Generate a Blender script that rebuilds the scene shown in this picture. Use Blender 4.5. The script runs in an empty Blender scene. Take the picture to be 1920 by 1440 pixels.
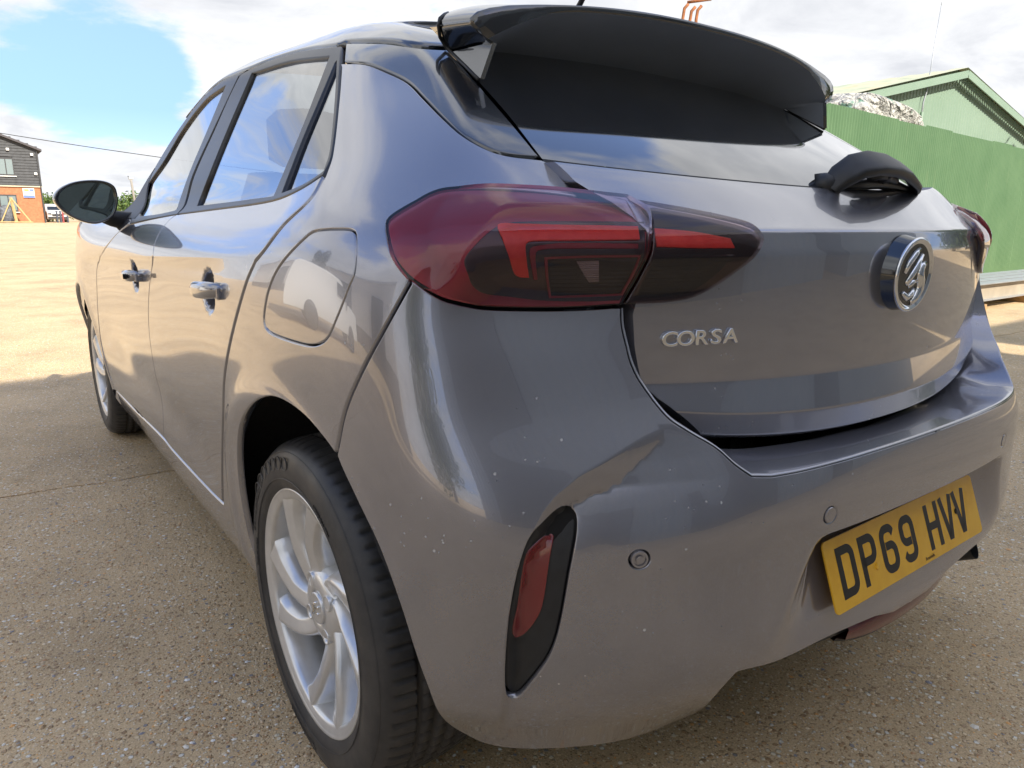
import bpy, bmesh, math, random, json
import numpy as np
from mathutils import Vector, Matrix, Euler
from mathutils.geometry import delaunay_2d_cdt
random.seed(7); rng = np.random.default_rng(7)
S = bpy.context.scene
COL = S.collection
R = math.radians

# ------------------------------------------------------------------ camera
cd = bpy.data.cameras.new('camera'); cam = bpy.data.objects.new('camera', cd); COL.objects.link(cam)
S.camera = cam
_yaw, _pitch, _roll = (0.639329, 0.229408, 0.008574)
_C = Vector((-1.23245, -0.44567, 0.98938))
_f = Vector((math.sin(_yaw)*math.cos(_pitch), math.cos(_yaw)*math.cos(_pitch), -math.sin(_pitch)))
_r0 = Vector((math.cos(_yaw), -math.sin(_yaw), 0)); _u0 = _r0.cross(_f)
_r = math.cos(_roll)*_r0 + math.sin(_roll)*_u0; _u = -math.sin(_roll)*_r0 + math.cos(_roll)*_u0
cam.matrix_world = Matrix((( _r.x,_u.x,-_f.x,_C.x),(_r.y,_u.y,-_f.y,_C.y),(_r.z,_u.z,-_f.z,_C.z),(0,0,0,1)))
cd.sensor_fit = 'HORIZONTAL'; cd.sensor_width = 36; cd.lens = 36*1339.805/1920
cd.clip_start = .02; cd.clip_end = 3000
S.view_settings.view_transform = 'Standard'; S.view_settings.look = 'None'
S.view_settings.gamma = 1; S.view_settings.use_curve_mapping = False
S.view_settings.exposure = EXPOSURE = 1.92

# ------------------------------------------------------------------ sky and sun
SUN_EL, SUN_AZ = R(38), R(172)          # azimuth clockwise from +Y: the sun stands behind the camera
w = bpy.data.worlds.new('World'); S.world = w; w.use_nodes = True
nt = w.node_tree; N = nt.nodes; L = nt.links; N.clear()
def nd(t, **k):
    n = N.new(t)
    for a, b in k.items(): setattr(n, a, b)
    return n
out = nd('ShaderNodeOutputWorld'); bg = nd('ShaderNodeBackground'); L.new(bg.outputs[0], out.inputs[0])
sky = nd('ShaderNodeTexSky', sky_type='NISHITA', sun_disc=False)
sky.sun_elevation = SUN_EL; sky.sun_rotation = SUN_AZ; sky.air_density = 1.0; sky.dust_density = .4; sky.ozone_density = 2.0
tc = nd('ShaderNodeTexCoord'); sep = nd('ShaderNodeSeparateXYZ'); L.new(tc.outputs['Generated'], sep.inputs[0])
def mth(op, a, b=None, c=None, clamp=False):
    n = nd('ShaderNodeMath', operation=op, use_clamp=clamp)
    for i, v in enumerate((a, b, c)):
        if v is None: continue
        if isinstance(v, (int, float)): n.inputs[i].default_value = v
        else: L.new(v, n.inputs[i])
    return n.outputs[0]
zc = mth('MAXIMUM', sep.outputs[2], 0.0); den = mth('ADD', zc, .22)
cx = mth('DIVIDE', sep.outputs[0], den); cy = mth('DIVIDE', sep.outputs[1], den)
cmb = nd('ShaderNodeCombineXYZ'); L.new(cx, cmb.inputs[0]); L.new(cy, cmb.inputs[1]); cmb.inputs[2].default_value = CLOUD_SEED = 3.1
def noise(sc, det, rough, vec, dist=0):
    n = nd('ShaderNodeTexNoise'); n.inputs['Scale'].default_value = sc; n.inputs['Detail'].default_value = det
    n.inputs['Roughness'].default_value = rough; n.inputs['Distortion'].default_value = dist; L.new(vec, n.inputs['Vector']); return n.outputs['Fac']
n1 = noise(1.35, 9, .58, cmb.outputs[0], .25)
n2 = noise(.45, 3, .5, cmb.outputs[0])
# open blue patches: directions of the gaps in the cloud cover
def gap(d, width, power):
    d = Vector(d).normalized()
    vm = nd('ShaderNodeVectorMath', operation='DOT_PRODUCT'); L.new(tc.outputs['Generated'], vm.inputs[0]); vm.inputs[1].default_value = d
    mr = nd('ShaderNodeMapRange', interpolation_type='SMOOTHSTEP'); mr.inputs[1].default_value = math.cos(width); mr.inputs[2].default_value = 1
    mr.inputs[3].default_value = 0; mr.inputs[4].default_value = power; L.new(vm.outputs['Value'], mr.inputs[0]); return mr.outputs[0]
GAPS = [((.10, .978, .175), R(6), .13), ((.15, .974, .165), R(6), .15), ((.205, .967, .145), R(5), .12), ((.11, .94, .31), R(8), -.10), ((.85, .45, .25), R(32), -.16), ((-.22, .25, .94), R(34), .26), ((-.50, .52, .66), R(16), .20), ((.56, .52, .64), R(15), .26)]
n4 = noise(5.5, 8, .62, cmb.outputs[0], .3)
dens = mth('ADD', mth('ADD', mth('MULTIPLY', n1, .75), mth('MULTIPLY', n2, .35)), mth('MULTIPLY', n4, .20))
for g in GAPS: dens = mth('SUBTRACT', dens, gap(*g))
mask = nd('ShaderNodeMapRange', interpolation_type='SMOOTHSTEP'); mask.inputs[1].default_value = .50; mask.inputs[2].default_value = .63; L.new(dens, mask.inputs[0])
n3 = noise(2.1, 8, .6, cmb.outputs[0], .5)
shade = nd('ShaderNodeMapRange'); shade.inputs[1].default_value = .35; shade.inputs[2].default_value = .68
L.new(mth('ADD', mth('MULTIPLY', n3, .62), mth('MULTIPLY', dens, .35)), shade.inputs[0])
cr = nd('ShaderNodeValToRGB'); L.new(shade.outputs[0], cr.inputs[0])
cr.color_ramp.elements[0].color = (2.45, 2.45, 2.44, 1); cr.color_ramp.elements[1].color = (1.30, 1.34, 1.44, 1)
dim = nd('ShaderNodeMix', data_type='RGBA', blend_type='MULTIPLY'); dim.inputs[0].default_value = 1; L.new(sky.outputs[0], dim.inputs[6]); dz_ = nd('ShaderNodeMapRange'); dz_.inputs[1].default_value = .12; dz_.inputs[2].default_value = .6; L.new(sep.outputs[2], dz_.inputs[0]); dc_ = nd('ShaderNodeMix', data_type='RGBA'); L.new(dz_.outputs[0], dc_.inputs[0]); dc_.inputs[6].default_value = (.21, .235, .335, 1); dc_.inputs[7].default_value = (.72, .64, .66, 1); L.new(dc_.outputs[2], dim.inputs[7])
mx = nd('ShaderNodeMix', data_type='RGBA'); L.new(mask.outputs[0], mx.inputs[0]); L.new(dim.outputs[2], mx.inputs[6]); L.new(cr.outputs[0], mx.inputs[7])
L.new(mx.outputs[2], bg.inputs[0]); bg.inputs[1].default_value = .15
ld = bpy.data.lights.new('sun', 'SUN'); sun = bpy.data.objects.new('sun', ld); COL.objects.link(sun)
ld.energy = 2.0; ld.angle = R(.53); ld.color = (1, .93, .80)
_sd = Vector((math.sin(SUN_AZ)*math.cos(SUN_EL), math.cos(SUN_AZ)*math.cos(SUN_EL), math.sin(SUN_EL)))
sun.rotation_euler = (-_sd).to_track_quat('-Z', 'Y').to_euler(); sun.location = (0, 0, 30)

# ------------------------------------------------------------------ materials
class M:
    def __init__(s, name):
        s.m = bpy.data.materials.new(name); s.m.use_nodes = True; s.nt = s.m.node_tree; s.N = s.nt.nodes; s.L = s.nt.links
        s.b = s.N['Principled BSDF']; s.o = s.N['Material Output']
    def set(s, **k):
        al = dict(color='Base Color', rough='Roughness', metal='Metallic', coat='Coat Weight', coatr='Coat Roughness', spec='Specular IOR Level', ior='IOR', alpha='Alpha', trans='Transmission Weight')
        for a, v in k.items():
            i = s.b.inputs[al[a]]
            if hasattr(v, 'is_linked') or hasattr(v, 'links'): s.L.new(v, i)
            else: i.default_value = (tuple(v)+(1,))[:4] if isinstance(v, (tuple, list)) else v
        return s
    def n(s, t, ins=None, **k):
        x = s.N.new(t)
        for a, b in k.items(): setattr(x, a, b)
        for a, v in (ins or {}).items():
            i = x.inputs[a]
            if hasattr(v, 'links'): s.L.new(v, i)
            else: i.default_value = (tuple(v)+(1,))[:len(i.default_value)] if isinstance(v, (tuple, list)) else v
        return x
    def co(s, kind='Object'): return s.n('ShaderNodeTexCoord').outputs[kind]
    def noise(s, scale, detail=4, rough=.55, vec=None, dist=0.):
        return s.n('ShaderNodeTexNoise', {'Scale': scale, 'Detail': detail, 'Roughness': rough, 'Distortion': dist, 'Vector': vec or s.co()}).outputs['Fac']
    def ramp(s, fac, stops, interp='LINEAR'):
        r = s.n('ShaderNodeValToRGB', {'Fac': fac}); e = r.color_ramp.elements; r.color_ramp.interpolation = interp
        while len(e) < len(stops): e.new(.5)
        for x, (p, c) in zip(e, stops): x.position = p; x.color = (tuple(c)+(1,))[:4] if isinstance(c, (tuple, list)) else (c, c, c, 1)
        return r.outputs['Color']
    def mix(s, f, a, b, mode='MIX'):
        return s.n('ShaderNodeMix', {0: f, 6: a, 7: b}, data_type='RGBA', blend_type=mode).outputs[2]
    def math(s, op, a, b=0., clamp=False): return s.n('ShaderNodeMath', {0: a, 1: b}, operation=op, use_clamp=clamp).outputs[0]
    def bump(s, h, strength=.3, dist=.01, prev=None):
        b = s.n('ShaderNodeBump', {'Height': h, 'Strength': strength, 'Distance': dist})
        s.L.new(b.outputs[0], s.b.inputs['Normal']); return s
def simple(name, color, rough=.5, metal=0., var=.12, scale=14., **k):
    m = M(name); f = m.noise(scale, 5)
    c0 = tuple(c*(1-var) for c in color); c1 = tuple(min(1, c*(1+var)) for c in color)
    m.set(color=m.ramp(f, [(.3, c0), (.7, c1)]), rough=rough, metal=metal, **k); return m
def paint(name, color, metal, rough, dirt=1.0):
    m = M(name); co = m.co()
    fl = m.n('ShaderNodeTexVoronoi', {'Scale': 1500., 'Vector': co}).outputs['Color']
    flk = m.ramp(m.n('ShaderNodeSeparateColor', {0: fl}).outputs[0], [(0, .90), (1, 1.10)])
    base = m.mix(1., color, flk, 'MULTIPLY')
    # road film: dusty veil, heavier low down, and dried splash marks on the tail
    z = m.n('ShaderNodeSeparateXYZ', {0: co}).outputs[2]
    low = m.n('ShaderNodeMapRange', {0: z, 1: .85, 2: .18, 3: 0., 4: 1.}).outputs[0]
    n1 = m.noise(5, 6, .6, co); n2 = m.noise(46, 3, .7, co)
    film = m.math('MULTIPLY', m.math('MULTIPLY', low, .30*dirt), m.ramp(n1, [(.3, .35), (.75, 1.)]), True)
    sp = m.n('ShaderNodeTexVoronoi', {'Scale': 95., 'Vector': co, 'Randomness': 1.}).outputs['Distance']
    spk = m.math('MULTIPLY', m.ramp(sp, [(.14, 1.), (.24, 0.)]), m.math('MULTIPLY', m.ramp(m.noise(6, 2, .5, co), [(.52, 0.), (.62, 1.)]), m.ramp(m.noise(60, 2, .5, co), [(.58, 0.), (.64, 1.)])))
    spk = m.math('MULTIPLY', m.math('MULTIPLY', spk, .75*dirt), m.n('ShaderNodeMapRange', {0: z, 1: 1.02, 2: .9, 3: 0., 4: 1.}).outputs[0])
    col = m.mix(film, base, (.30, .25, .20)); col = m.mix(spk, col, (.62, .60, .55))
    m.set(color=col, metal=m.math('MULTIPLY', m.math('SUBTRACT', 1., m.math('MAXIMUM', film, m.math('MULTIPLY', spk, 3., True))), metal), rough=rough, coat=m.math('SUBTRACT', 1., m.math('MULTIPLY', film, .55)), coatr=m.math('ADD', m.math('MULTIPLY', film, .22), .012))
    m.b.inputs['Coat IOR'].default_value = 1.85
    return m
def lens(name, tint, rough=.03, ior=1.5, boost=1.0):
    m = M(name); m.N.remove(m.b)
    fr = m.n('ShaderNodeFresnel', {'IOR': ior}).outputs[0]
    t = m.n('ShaderNodeBsdfTransparent', {'Color': tint}); g = m.n('ShaderNodeBsdfGlossy', {'Color': (1, 1, 1), 'Roughness': rough})
    f = m.math('MULTIPLY', fr, boost, True)
    x = m.n('ShaderNodeMixShader', {0: f, 1: t.outputs[0], 2: g.outputs[0]}); m.L.new(x.outputs[0], m.o.inputs[0]); return m
P_GREY = paint('silver_paint', (.29, .29, .325), .72, .26)
P_BLACK = paint('black_gloss_paint', (.006, .008, .012), .0, .25, .25)
RUB = simple('black_plastic', (.022, .023, .025), .45, var=.2, scale=60)
TRIM = simple('satin_black_trim', (.03, .031, .034), .32, var=.1, scale=30)
SPOIL = simple('spoiler_underside', (.30, .34, .40), .5, var=.05, scale=9)  # black plastic given a blue-grey that stands in for lens flare
VOID = simple('shut_line_dark', (.006, .006, .007), .8, var=.1)
LINER = simple('wheel_arch_felt', (.016, .016, .017), .9, var=.4, scale=120)
CHROME = M('chrome').set(color=(.78, .79, .80), metal=1., rough=.06)
BADGE = M('badge_dark_chrome').set(color=(.10, .105, .11), metal=1., rough=.10)
ALLOY = M('alloy_silver'); ALLOY.set(color=ALLOY.ramp(ALLOY.noise(30, 4), [(.3, (.66, .665, .67)), (.7, (.74, .745, .75))]), metal=.6, rough=.3, coat=.6, coatr=.08)
GLASS = lens('tinted_window_glass', (.20, .23, .235), .01, 1.8, 1.5)
DGLASS = lens('privacy_glass', (.035, .04, .045), .012, 1.75, 1.3)
BGLASS = paint('gloss_black_glass', (.004, .006, .010), .0, .06, .1); BGLASS.b.inputs['Coat IOR'].default_value = 2.5
CAB = simple('dark_cabin_fabric', (.035, .036, .04), .8, var=.2, scale=40)
TYRE = M('tyre_rubber')
_c = TYRE.co(); TYRE.set(color=TYRE.ramp(TYRE.noise(24, 6, .6, _c), [(.35, (.028, .028, .030)), (.75, (.060, .057, .054))]), rough=TYRE.ramp(TYRE.noise(9, 4, .5, _c), [(.3, .36), (.7, .6)]), spec=.5)
TYRE.bump(TYRE.noise(300, 2, .5, _c), .12, .001)
RED_DK = M('lamp_red_housing').set(color=(.30, .012, .032), rough=.35, coat=.4)
RED_BR = M('lamp_red_guide'); RED_BR.set(color=RED_BR.ramp(RED_BR.noise(60, 2), [(.3, (.85, .04, .03)), (.7, (.95, .08, .055))]), rough=.3)
BLK_RED = M('lamp_smoked_housing').set(color=(.018, .003, .004), rough=.25, coat=.5)
CLEAR_IN = M('reversing_lamp_reflector'); CLEAR_IN.set(color=(.07, .075, .075), metal=.8, rough=.25)
_b = CLEAR_IN.n('ShaderNodeTexWave', {'Scale': 60., 'Vector': CLEAR_IN.co()}, bands_direction='Z').outputs['Fac']; CLEAR_IN.bump(_b, .6, .002)
CLEAR_LT = M('reversing_lamp_bright'); CLEAR_LT.set(color=(.62, .64, .62), metal=.5, rough=.2)
_b = CLEAR_LT.n('ShaderNodeTexWave', {'Scale': 110., 'Vector': CLEAR_LT.co()}, bands_direction='Z').outputs['Fac']; CLEAR_LT.bump(_b, .8, .002)
LENS = lens('lamp_outer_lens', (.97, .80, .82), .012, 1.5, 1.0)
LENS_IN = lens('lamp_smoked_lens', (.92, .80, .80), .012, 1.5, .9)
REFL = M('reflector_red'); REFL.set(color=(.19, .008, .012), rough=.22, coat=1.)
_b = REFL.n('ShaderNodeTexVoronoi', {'Scale': 260., 'Vector': REFL.co()}).outputs['Distance']; REFL.bump(_b, .12, .001)
FOGR = M('fog_lamp_red').set(color=(.13, .008, .010), rough=.25, coat=.6)
PLATE = M('plate_yellow'); PLATE.set(color=PLATE.ramp(PLATE.noise(22, 5), [(.3, (.80, .41, .010)), (.75, (.90, .50, .02))]), rough=.22, coat=.5)
PLTXT = M('plate_black').set(color=(.010, .010, .010), rough=.35)
MIRR = M('mirror_glass').set(color=(.35, .42, .40), metal=1., rough=.02)

# ------------------------------------------------------------------ object helpers
def link(name, me, mat=None, parent=None, **props):
    o = bpy.data.objects.new(name, me); COL.objects.link(o)
    if mat is not None and me is not None: me.materials.append(mat.m if isinstance(mat, M) else mat)
    if parent: o.parent = parent
    for k, v in props.items(): o[k] = v
    return o
def empty(name, loc=(0, 0, 0), rz=0, parent=None, **props):
    o = link(name, None, None, parent, **props); o.location = loc; o.rotation_euler = (0, 0, rz); o.empty_display_size = .1; return o
def mesh(name, V, F, normals=None, smooth=True):
    me = bpy.data.meshes.new(name); me.from_pydata([tuple(map(float, v)) for v in V], [], [tuple(int(i) for i in f) for f in F]); me.update()
    if smooth: me.polygons.foreach_set('use_smooth', [True]*len(me.polygons))
    if normals is not None: me.normals_split_custom_set_from_vertices([tuple(map(float, n)) for n in normals])
    return me
def fix(me):
    b = bmesh.new(); b.from_mesh(me); bmesh.ops.remove_doubles(b, verts=b.verts, dist=1e-6); bmesh.ops.recalc_face_normals(b, faces=b.faces); b.to_mesh(me); b.free(); return me
def grid_mesh(name, G, close_u=False, close_v=False, flip=False, smooth=True):
    """G: rows x cols x 3"""
    G = np.asarray(G, float); r, c = G.shape[:2]; F = []
    for i in range(r if close_v else r-1):
        for j in range(c if close_u else c-1):
            a = i*c+j; b_ = i*c+(j+1) % c; d = ((i+1) % r)*c+j; e = ((i+1) % r)*c+(j+1) % c
            F.append((a, d, e, b_) if flip else (a, b_, e, d))
    return mesh(name, G.reshape(-1, 3), F, smooth=smooth)
class MB:
    def __init__(s): s.V = []; s.F = []
    def add(s, V, F):
        k = len(s.V); s.V += [tuple(v) for v in V]; s.F += [tuple(i+k for i in f) for f in F]; return s
    def box(s, c, d, rot=None):
        x, y, z = (a/2 for a in d); V = [Vector((i*x, j*y, k*z)) for i in (-1, 1) for j in (-1, 1) for k in (-1, 1)]
        if rot is not None: V = [rot @ v for v in V]
        return s.add([v+Vector(c) for v in V], [(0, 1, 3, 2), (4, 6, 7, 5), (0, 4, 5, 1), (2, 3, 7, 6), (0, 2, 6, 4), (1, 5, 7, 3)])
    def tube(s, pts, rad, n=10, cap=True):
        pts = [Vector(p) for p in pts]; rad = rad if hasattr(rad, '__len__') else [rad]*len(pts); rings = []
        for i, p in enumerate(pts):
            t = (pts[min(i+1, len(pts)-1)]-pts[max(i-1, 0)]).normalized()
            a = t.orthogonal() if i == 0 else (pa - t*pa.dot(t)); a.normalize(); pa = a; b = t.cross(a)
            rings.append([p+(a*math.cos(q)+b*math.sin(q))*rad[i] for q in [2*math.pi*k/n for k in range(n)]])
        V = [v for r_ in rings for v in r_]; F = [(i*n+k, i*n+(k+1) % n, (i+1)*n+(k+1) % n, (i+1)*n+k) for i in range(len(pts)-1) for k in range(n)]
        if cap: F += [tuple(range(n))[::-1], tuple((len(pts)-1)*n+k for k in range(n))]
        return s.add(V, F)
    def lathe(s, prof, n=48, axis='x'):
        """prof: list of (axial, radius)"""
        V = []; m_ = len(prof)
        for k in range(n):
            q = 2*math.pi*k/n; c, s_ = math.cos(q), math.sin(q)
            for a, r_ in prof: V.append((a, r_*c, r_*s_) if axis == 'x' else (r_*c, r_*s_, a) if axis == 'z' else (r_*c, a, r_*s_))
        F = [(k*m_+i, k*m_+i+1, ((k+1) % n)*m_+i+1, ((k+1) % n)*m_+i) for k in range(n) for i in range(m_-1)]
        return s.add(V, F)
    def prism(s, poly, z0, z1, fn):
        """poly: 2d outline; fn maps (a,b,depth)->xyz"""
        n = len(poly); V = [fn(a, b, z0) for a, b in poly]+[fn(a, b, z1) for a, b in poly]
        return s.add(V, [tuple(range(n))[::-1], tuple(range(n, 2*n))]+[(i, (i+1) % n, n+(i+1) % n, n+i) for i in range(n)])
    def build(s, name, mat, parent=None, smooth=False, bevel=0, **props):
        me = fix(mesh(name, s.V, s.F, smooth=smooth)); o = link(name, me, mat, parent, **props)
        if bevel:
            b = o.modifiers.new('bevel', 'BEVEL'); b.width = bevel; b.segments = 2; b.limit_method = 'ANGLE'; b.angle_limit = R(35)
        return o
def autosmooth(o, ang=35):
    b = bmesh.new(); b.from_mesh(o.data); 
    for e in b.edges:
        if len(e.link_faces) == 2 and e.calc_face_angle(0) > R(ang): e.smooth = False
    for f_ in b.faces: f_.smooth = True
    b.to_mesh(o.data); b.free(); return o
def ribbon(path, w, closed=False):
    """flat outline polygons (quads) of a stroke of width w with mitred joints"""
    P = [np.array(p, float) for p in path]; n = len(P); Lf = []; Rt = []
    for i in range(n):
        a = P[i-1] if (closed or i > 0) else None; b = P[(i+1) % n] if (closed or i < n-1) else None
        d1 = (P[i]-a) if a is not None else (b-P[i]); d2 = (b-P[i]) if b is not None else d1
        d1 = d1/np.linalg.norm(d1); d2 = d2/np.linalg.norm(d2); n1 = np.array([-d1[1], d1[0]]); n2 = np.array([-d2[1], d2[0]])
        m_ = n1+n2; m_ = m_/max(np.linalg.norm(m_), 1e-6); k = w/2/max(m_ @ n1, .35); Lf.append(P[i]+m_*k); Rt.append(P[i]-m_*k)
    return Lf, Rt


# ------------------------------------------------------------------ body surface

def spl_matrix(k):
    n=len(k); h=np.diff(k); A=np.zeros((n,n)); B=np.zeros((n,n)); A[0,0]=A[-1,-1]=1
    for i in range(1,n-1):
        A[i,i-1]=h[i-1]; A[i,i]=2*(h[i-1]+h[i]); A[i,i+1]=h[i]
        B[i,i-1]=6/h[i-1]; B[i,i]=-6/h[i-1]-6/h[i]; B[i,i+1]=6/h[i]
    return np.linalg.solve(A,B)
def spl_w(k,S,t):
    k=np.asarray(k,float); t=np.clip(np.asarray(t,float),k[0],k[-1])
    i=np.clip(np.searchsorted(k,t,side='right')-1,0,len(k)-2)
    h=k[i+1]-k[i]; a=(k[i+1]-t)/h; b=1-a
    I=np.eye(len(k))
    return a[:,None]*I[i]+b[:,None]*I[i+1]+((a**3-a)*h*h/6)[:,None]*S[i]+((b**3-b)*h*h/6)[:,None]*S[i+1]
def lerp_tab(x,xs,ys): return np.interp(x,xs,ys)
def sstep(x,a,b):
    t=np.clip((x-a)/(b-a),0,1); return t*t*(3-2*t)

# plan sections of the body shell (left half, stored as positive x).
# rear columns at fixed x: 0 .2 .4 .55 .66 ; two corner columns ; side columns
SECT=[
 # z, rear y*5, (c5),(c6), side list (x,y)
 (.17,[.22,.22,.225,.235,.28],(.71,.34),(.745,.40),[(.76,.53),(.79,.72),(.80,1.1),(.80,1.6),(.80,2.1),(.80,2.6),(.80,3.15),(.74,3.6),(.66,3.85)]),
 (.26,[.11,.11,.135,.178,.232],(.737,.30),(.783,.37),[(.805,.51),(.825,.72),(.833,1.1),(.833,1.6),(.833,2.1),(.833,2.6),(.83,3.15),(.78,3.6),(.70,3.87)]),
 (.33,[.048,.052,.082,.128,.185],(.765,.265),(.817,.35),[(.840,.50),(.850,.72),(.846,1.1),(.846,1.6),(.846,2.1),(.846,2.6),(.846,3.15),(.81,3.6),(.72,3.9)]),
 (.42,[.038,.042,.060,.102,.16],(.778,.25),(.832,.345),[(.854,.50),(.865,.72),(.855,1.1),(.853,1.6),(.853,2.1),(.855,2.6),(.862,3.15),(.825,3.6),(.74,3.93)]),
 (.52,[.035,.039,.06,.103,.158],(.782,.245),(.838,.345),[(.862,.50),(.874,.72),(.862,1.1),(.860,1.6),(.860,2.1),(.862,2.6),(.873,3.15),(.838,3.6),(.75,3.94)]),
 (.60,[.032,.036,.058,.105,.162],(.784,.25),(.841,.35),[(.866,.50),(.880,.72),(.868,1.1),(.866,1.6),(.866,2.1),(.868,2.6),(.880,3.15),(.845,3.6),(.75,3.93)]),
 (.67,[.045,.05,.078,.13,.185],(.785,.268),(.842,.36),[(.868,.51),(.882,.72),(.872,1.1),(.870,1.6),(.870,2.1),(.872,2.6),(.881,3.15),(.845,3.6),(.75,3.92)]),
 (.74,[.075,.082,.115,.172,.222],(.785,.295),(.841,.375),[(.868,.52),(.882,.72),(.876,1.1),(.874,1.6),(.874,2.1),(.875,2.6),(.879,3.15),(.84,3.6),(.74,3.91)]),
 (.82,[.105,.114,.15,.205,.25],(.783,.315),(.838,.388),[(.867,.53),(.880,.74),(.879,1.1),(.877,1.6),(.877,2.1),(.877,2.6),(.875,3.15),(.83,3.6),(.72,3.89)]),
 (.90,[.122,.134,.172,.221,.269],(.778,.33),(.831,.40),[(.862,.54),(.874,.75),(.875,1.1),(.874,1.6),(.874,2.1),(.872,2.6),(.867,3.15),(.81,3.58),(.69,3.85)]),
 (.97,[.131,.143,.181,.230,.281],(.764,.352),(.814,.433),[(.845,.57),(.843,.775),(.832,1.1),(.828,1.6),(.826,2.1),(.821,2.6),(.84,3.12),(.77,3.5),(.64,3.75)]),
 (1.01,[.19,.203,.240,.290,.335],(.742,.405),(.792,.485),[(.818,.61),(.808,.80),(.793,1.12),(.787,1.6),(.784,2.1),(.775,2.55),(.79,3.0),(.72,3.35),(.58,3.6)]),
 (1.07,[.29,.302,.337,.377,.413],(.700,.475),(.745,.56),[(.768,.69),(.768,.86),(.763,1.15),(.760,1.6),(.750,2.1),(.728,2.5),(.69,2.85),(.66,3.1),(.52,3.3)]),
 (1.14,[.42,.43,.457,.487,.515],(.653,.565),(.695,.65),[(.719,.77),(.726,.93),(.727,1.18),(.725,1.6),(.715,2.05),(.70,2.4),(.65,2.7),(.61,2.9),(.48,3.05)]),
 (1.22,[.58,.587,.605,.625,.645],(.604,.685),(.642,.76),[(.666,.87),(.678,1.01),(.684,1.23),(.687,1.6),(.679,1.98),(.665,2.27),(.62,2.5),(.55,2.65),(.43,2.75)]),
 (1.30,[.75,.752,.762,.772,.785],(.562,.82),(.59,.88),[(.61,.97),(.624,1.08),(.636,1.27),(.652,1.6),(.650,1.9),(.625,2.12),(.56,2.28),(.49,2.38),(.38,2.45)]),
 (1.36,[.90,.902,.91,.92,.928],(.50,.95),(.525,1.0),[(.55,1.07),(.566,1.16),(.588,1.33),(.612,1.6),(.608,1.83),(.562,1.98),(.50,2.08),(.44,2.14),(.34,2.18)]),
 (1.395,[1.03,1.03,1.033,1.037,1.042],(.44,1.045),(.47,1.075),[(.495,1.13),(.513,1.22),(.530,1.37),(.558,1.6),(.555,1.79),(.515,1.92),(.45,1.97),(.39,2.0),(.30,2.03)]),
]
RX_LOW=[0,.2,.4,.55,.66]
def rear_x(z):
    # rear column x shrink with height
    f=np.interp(z,[0,.96,1.07,1.14,1.22,1.30,1.36,1.395],[1,1,.965,.915,.86,.80,.70,.6])
    return [a*f for a in RX_LOW]
VZ=np.array([s[0] for s in SECT])
rows=[]
for z,ry,c5,c6,side in SECT:
    pts=[(x,y) for x,y in zip(rear_x(z),ry)]+[c5,c6]+side
    pts=[(-pts[2][0],pts[2][1]),(-pts[1][0],pts[1][1])]+pts
    rows.append([(a,b,z) for a,b in pts])
PG=np.array(rows)            # rows x cols x 3 (z constant per row for now)
# z rise of upper rear rows toward the sides (glass bottom edge etc.)
UK=np.array([-.4,-.2,0,.2,.4,.55,.67,.80,.92,1.10,1.32,1.70,2.2,2.7,3.2,3.75,4.2,4.55])
SU=spl_matrix(UK); SV=spl_matrix(VZ)
def crease_z(y): return .957-.046*y
def disp(P):
    """outward displacement of the shell: door crease and scallop, plate recess, bumper facets, arch flare"""
    x,y,z=P[:,0],P[:,1],P[:,2]
    d=np.zeros(len(P))
    side=sstep(x,.80,.84)
    s=z-crease_z(y)
    amp=sstep(y,.70,1.15)*(1-sstep(y,2.75,3.1))*.0085
    und=np.where(s<0,np.clip(-s/.03,0,1)*(2-np.clip(-s/.03,0,1))*np.exp(-np.maximum(-s-.03,0)/.10),0)
    d-=amp*side*und
    # lower door scallop
    q=np.exp(-((z-.46-.05*(y-1.6))/.075)**2)*sstep(y,.98,1.7)*(1-sstep(y,2.4,2.9))*side
    d-=.010*q
    # wheel arch flare
    for yc in(.686,3.224):
        r=np.hypot(y-yc,z-.31)
        d+=.007*side*np.exp(-((r-.385)/.03)**2)*(z>.2)
    # number plate recess
    w=np.interp(z,[.30,.40,.548],[.43,.40,.33])
    rec=1-sstep(x,w-.09,w)
    lip=1-sstep(z,.540,.550)
    d-=rec*lip*np.interp(z,[.345,.40,.548],[0,.012,.060])*(y<.3)
    # folded facet from the corner reflector up to the shelf
    m=(x>.43)&(y<.42)&(z>.24)&(z<.82)
    if m.any():
        sd,al=sdist(x[m],z[m]); zz=z[m]
        wd=np.interp(zz,[.30,.45,.55,.62,.66,.69,.72],[.010,.012,.014,.022,.030,.020,.008])
        A=np.interp(zz,[.27,.36,.50,.62,.66,.69,.712,.722],[0,.010,.017,.022,.019,.012,.004,0])*sstep(x[m],.43,.52)
        d[m]-=np.where(sd>0,A*np.clip(sd/wd,0,1)*np.exp(-np.maximum(sd-wd,0)/.06),0)
    # cups behind the door handles
    for hy,hz,hr in HCUP:
        r=np.hypot(y-hy,(z-hz)/.86)
        d-=.022*side*(1-sstep(r,.030,hr))
    return d
HCUP=[(1.03,.845,.056),(1.86,.815,.056)]
RIDGE=np.array([(.545,.722),(.574,.710),(.615,.692),(.659,.672),(.689,.650),(.705,.631),(.722,.597),(.735,.558),(.743,.498),(.746,.434),(.743,.35),(.73,.29)])
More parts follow.
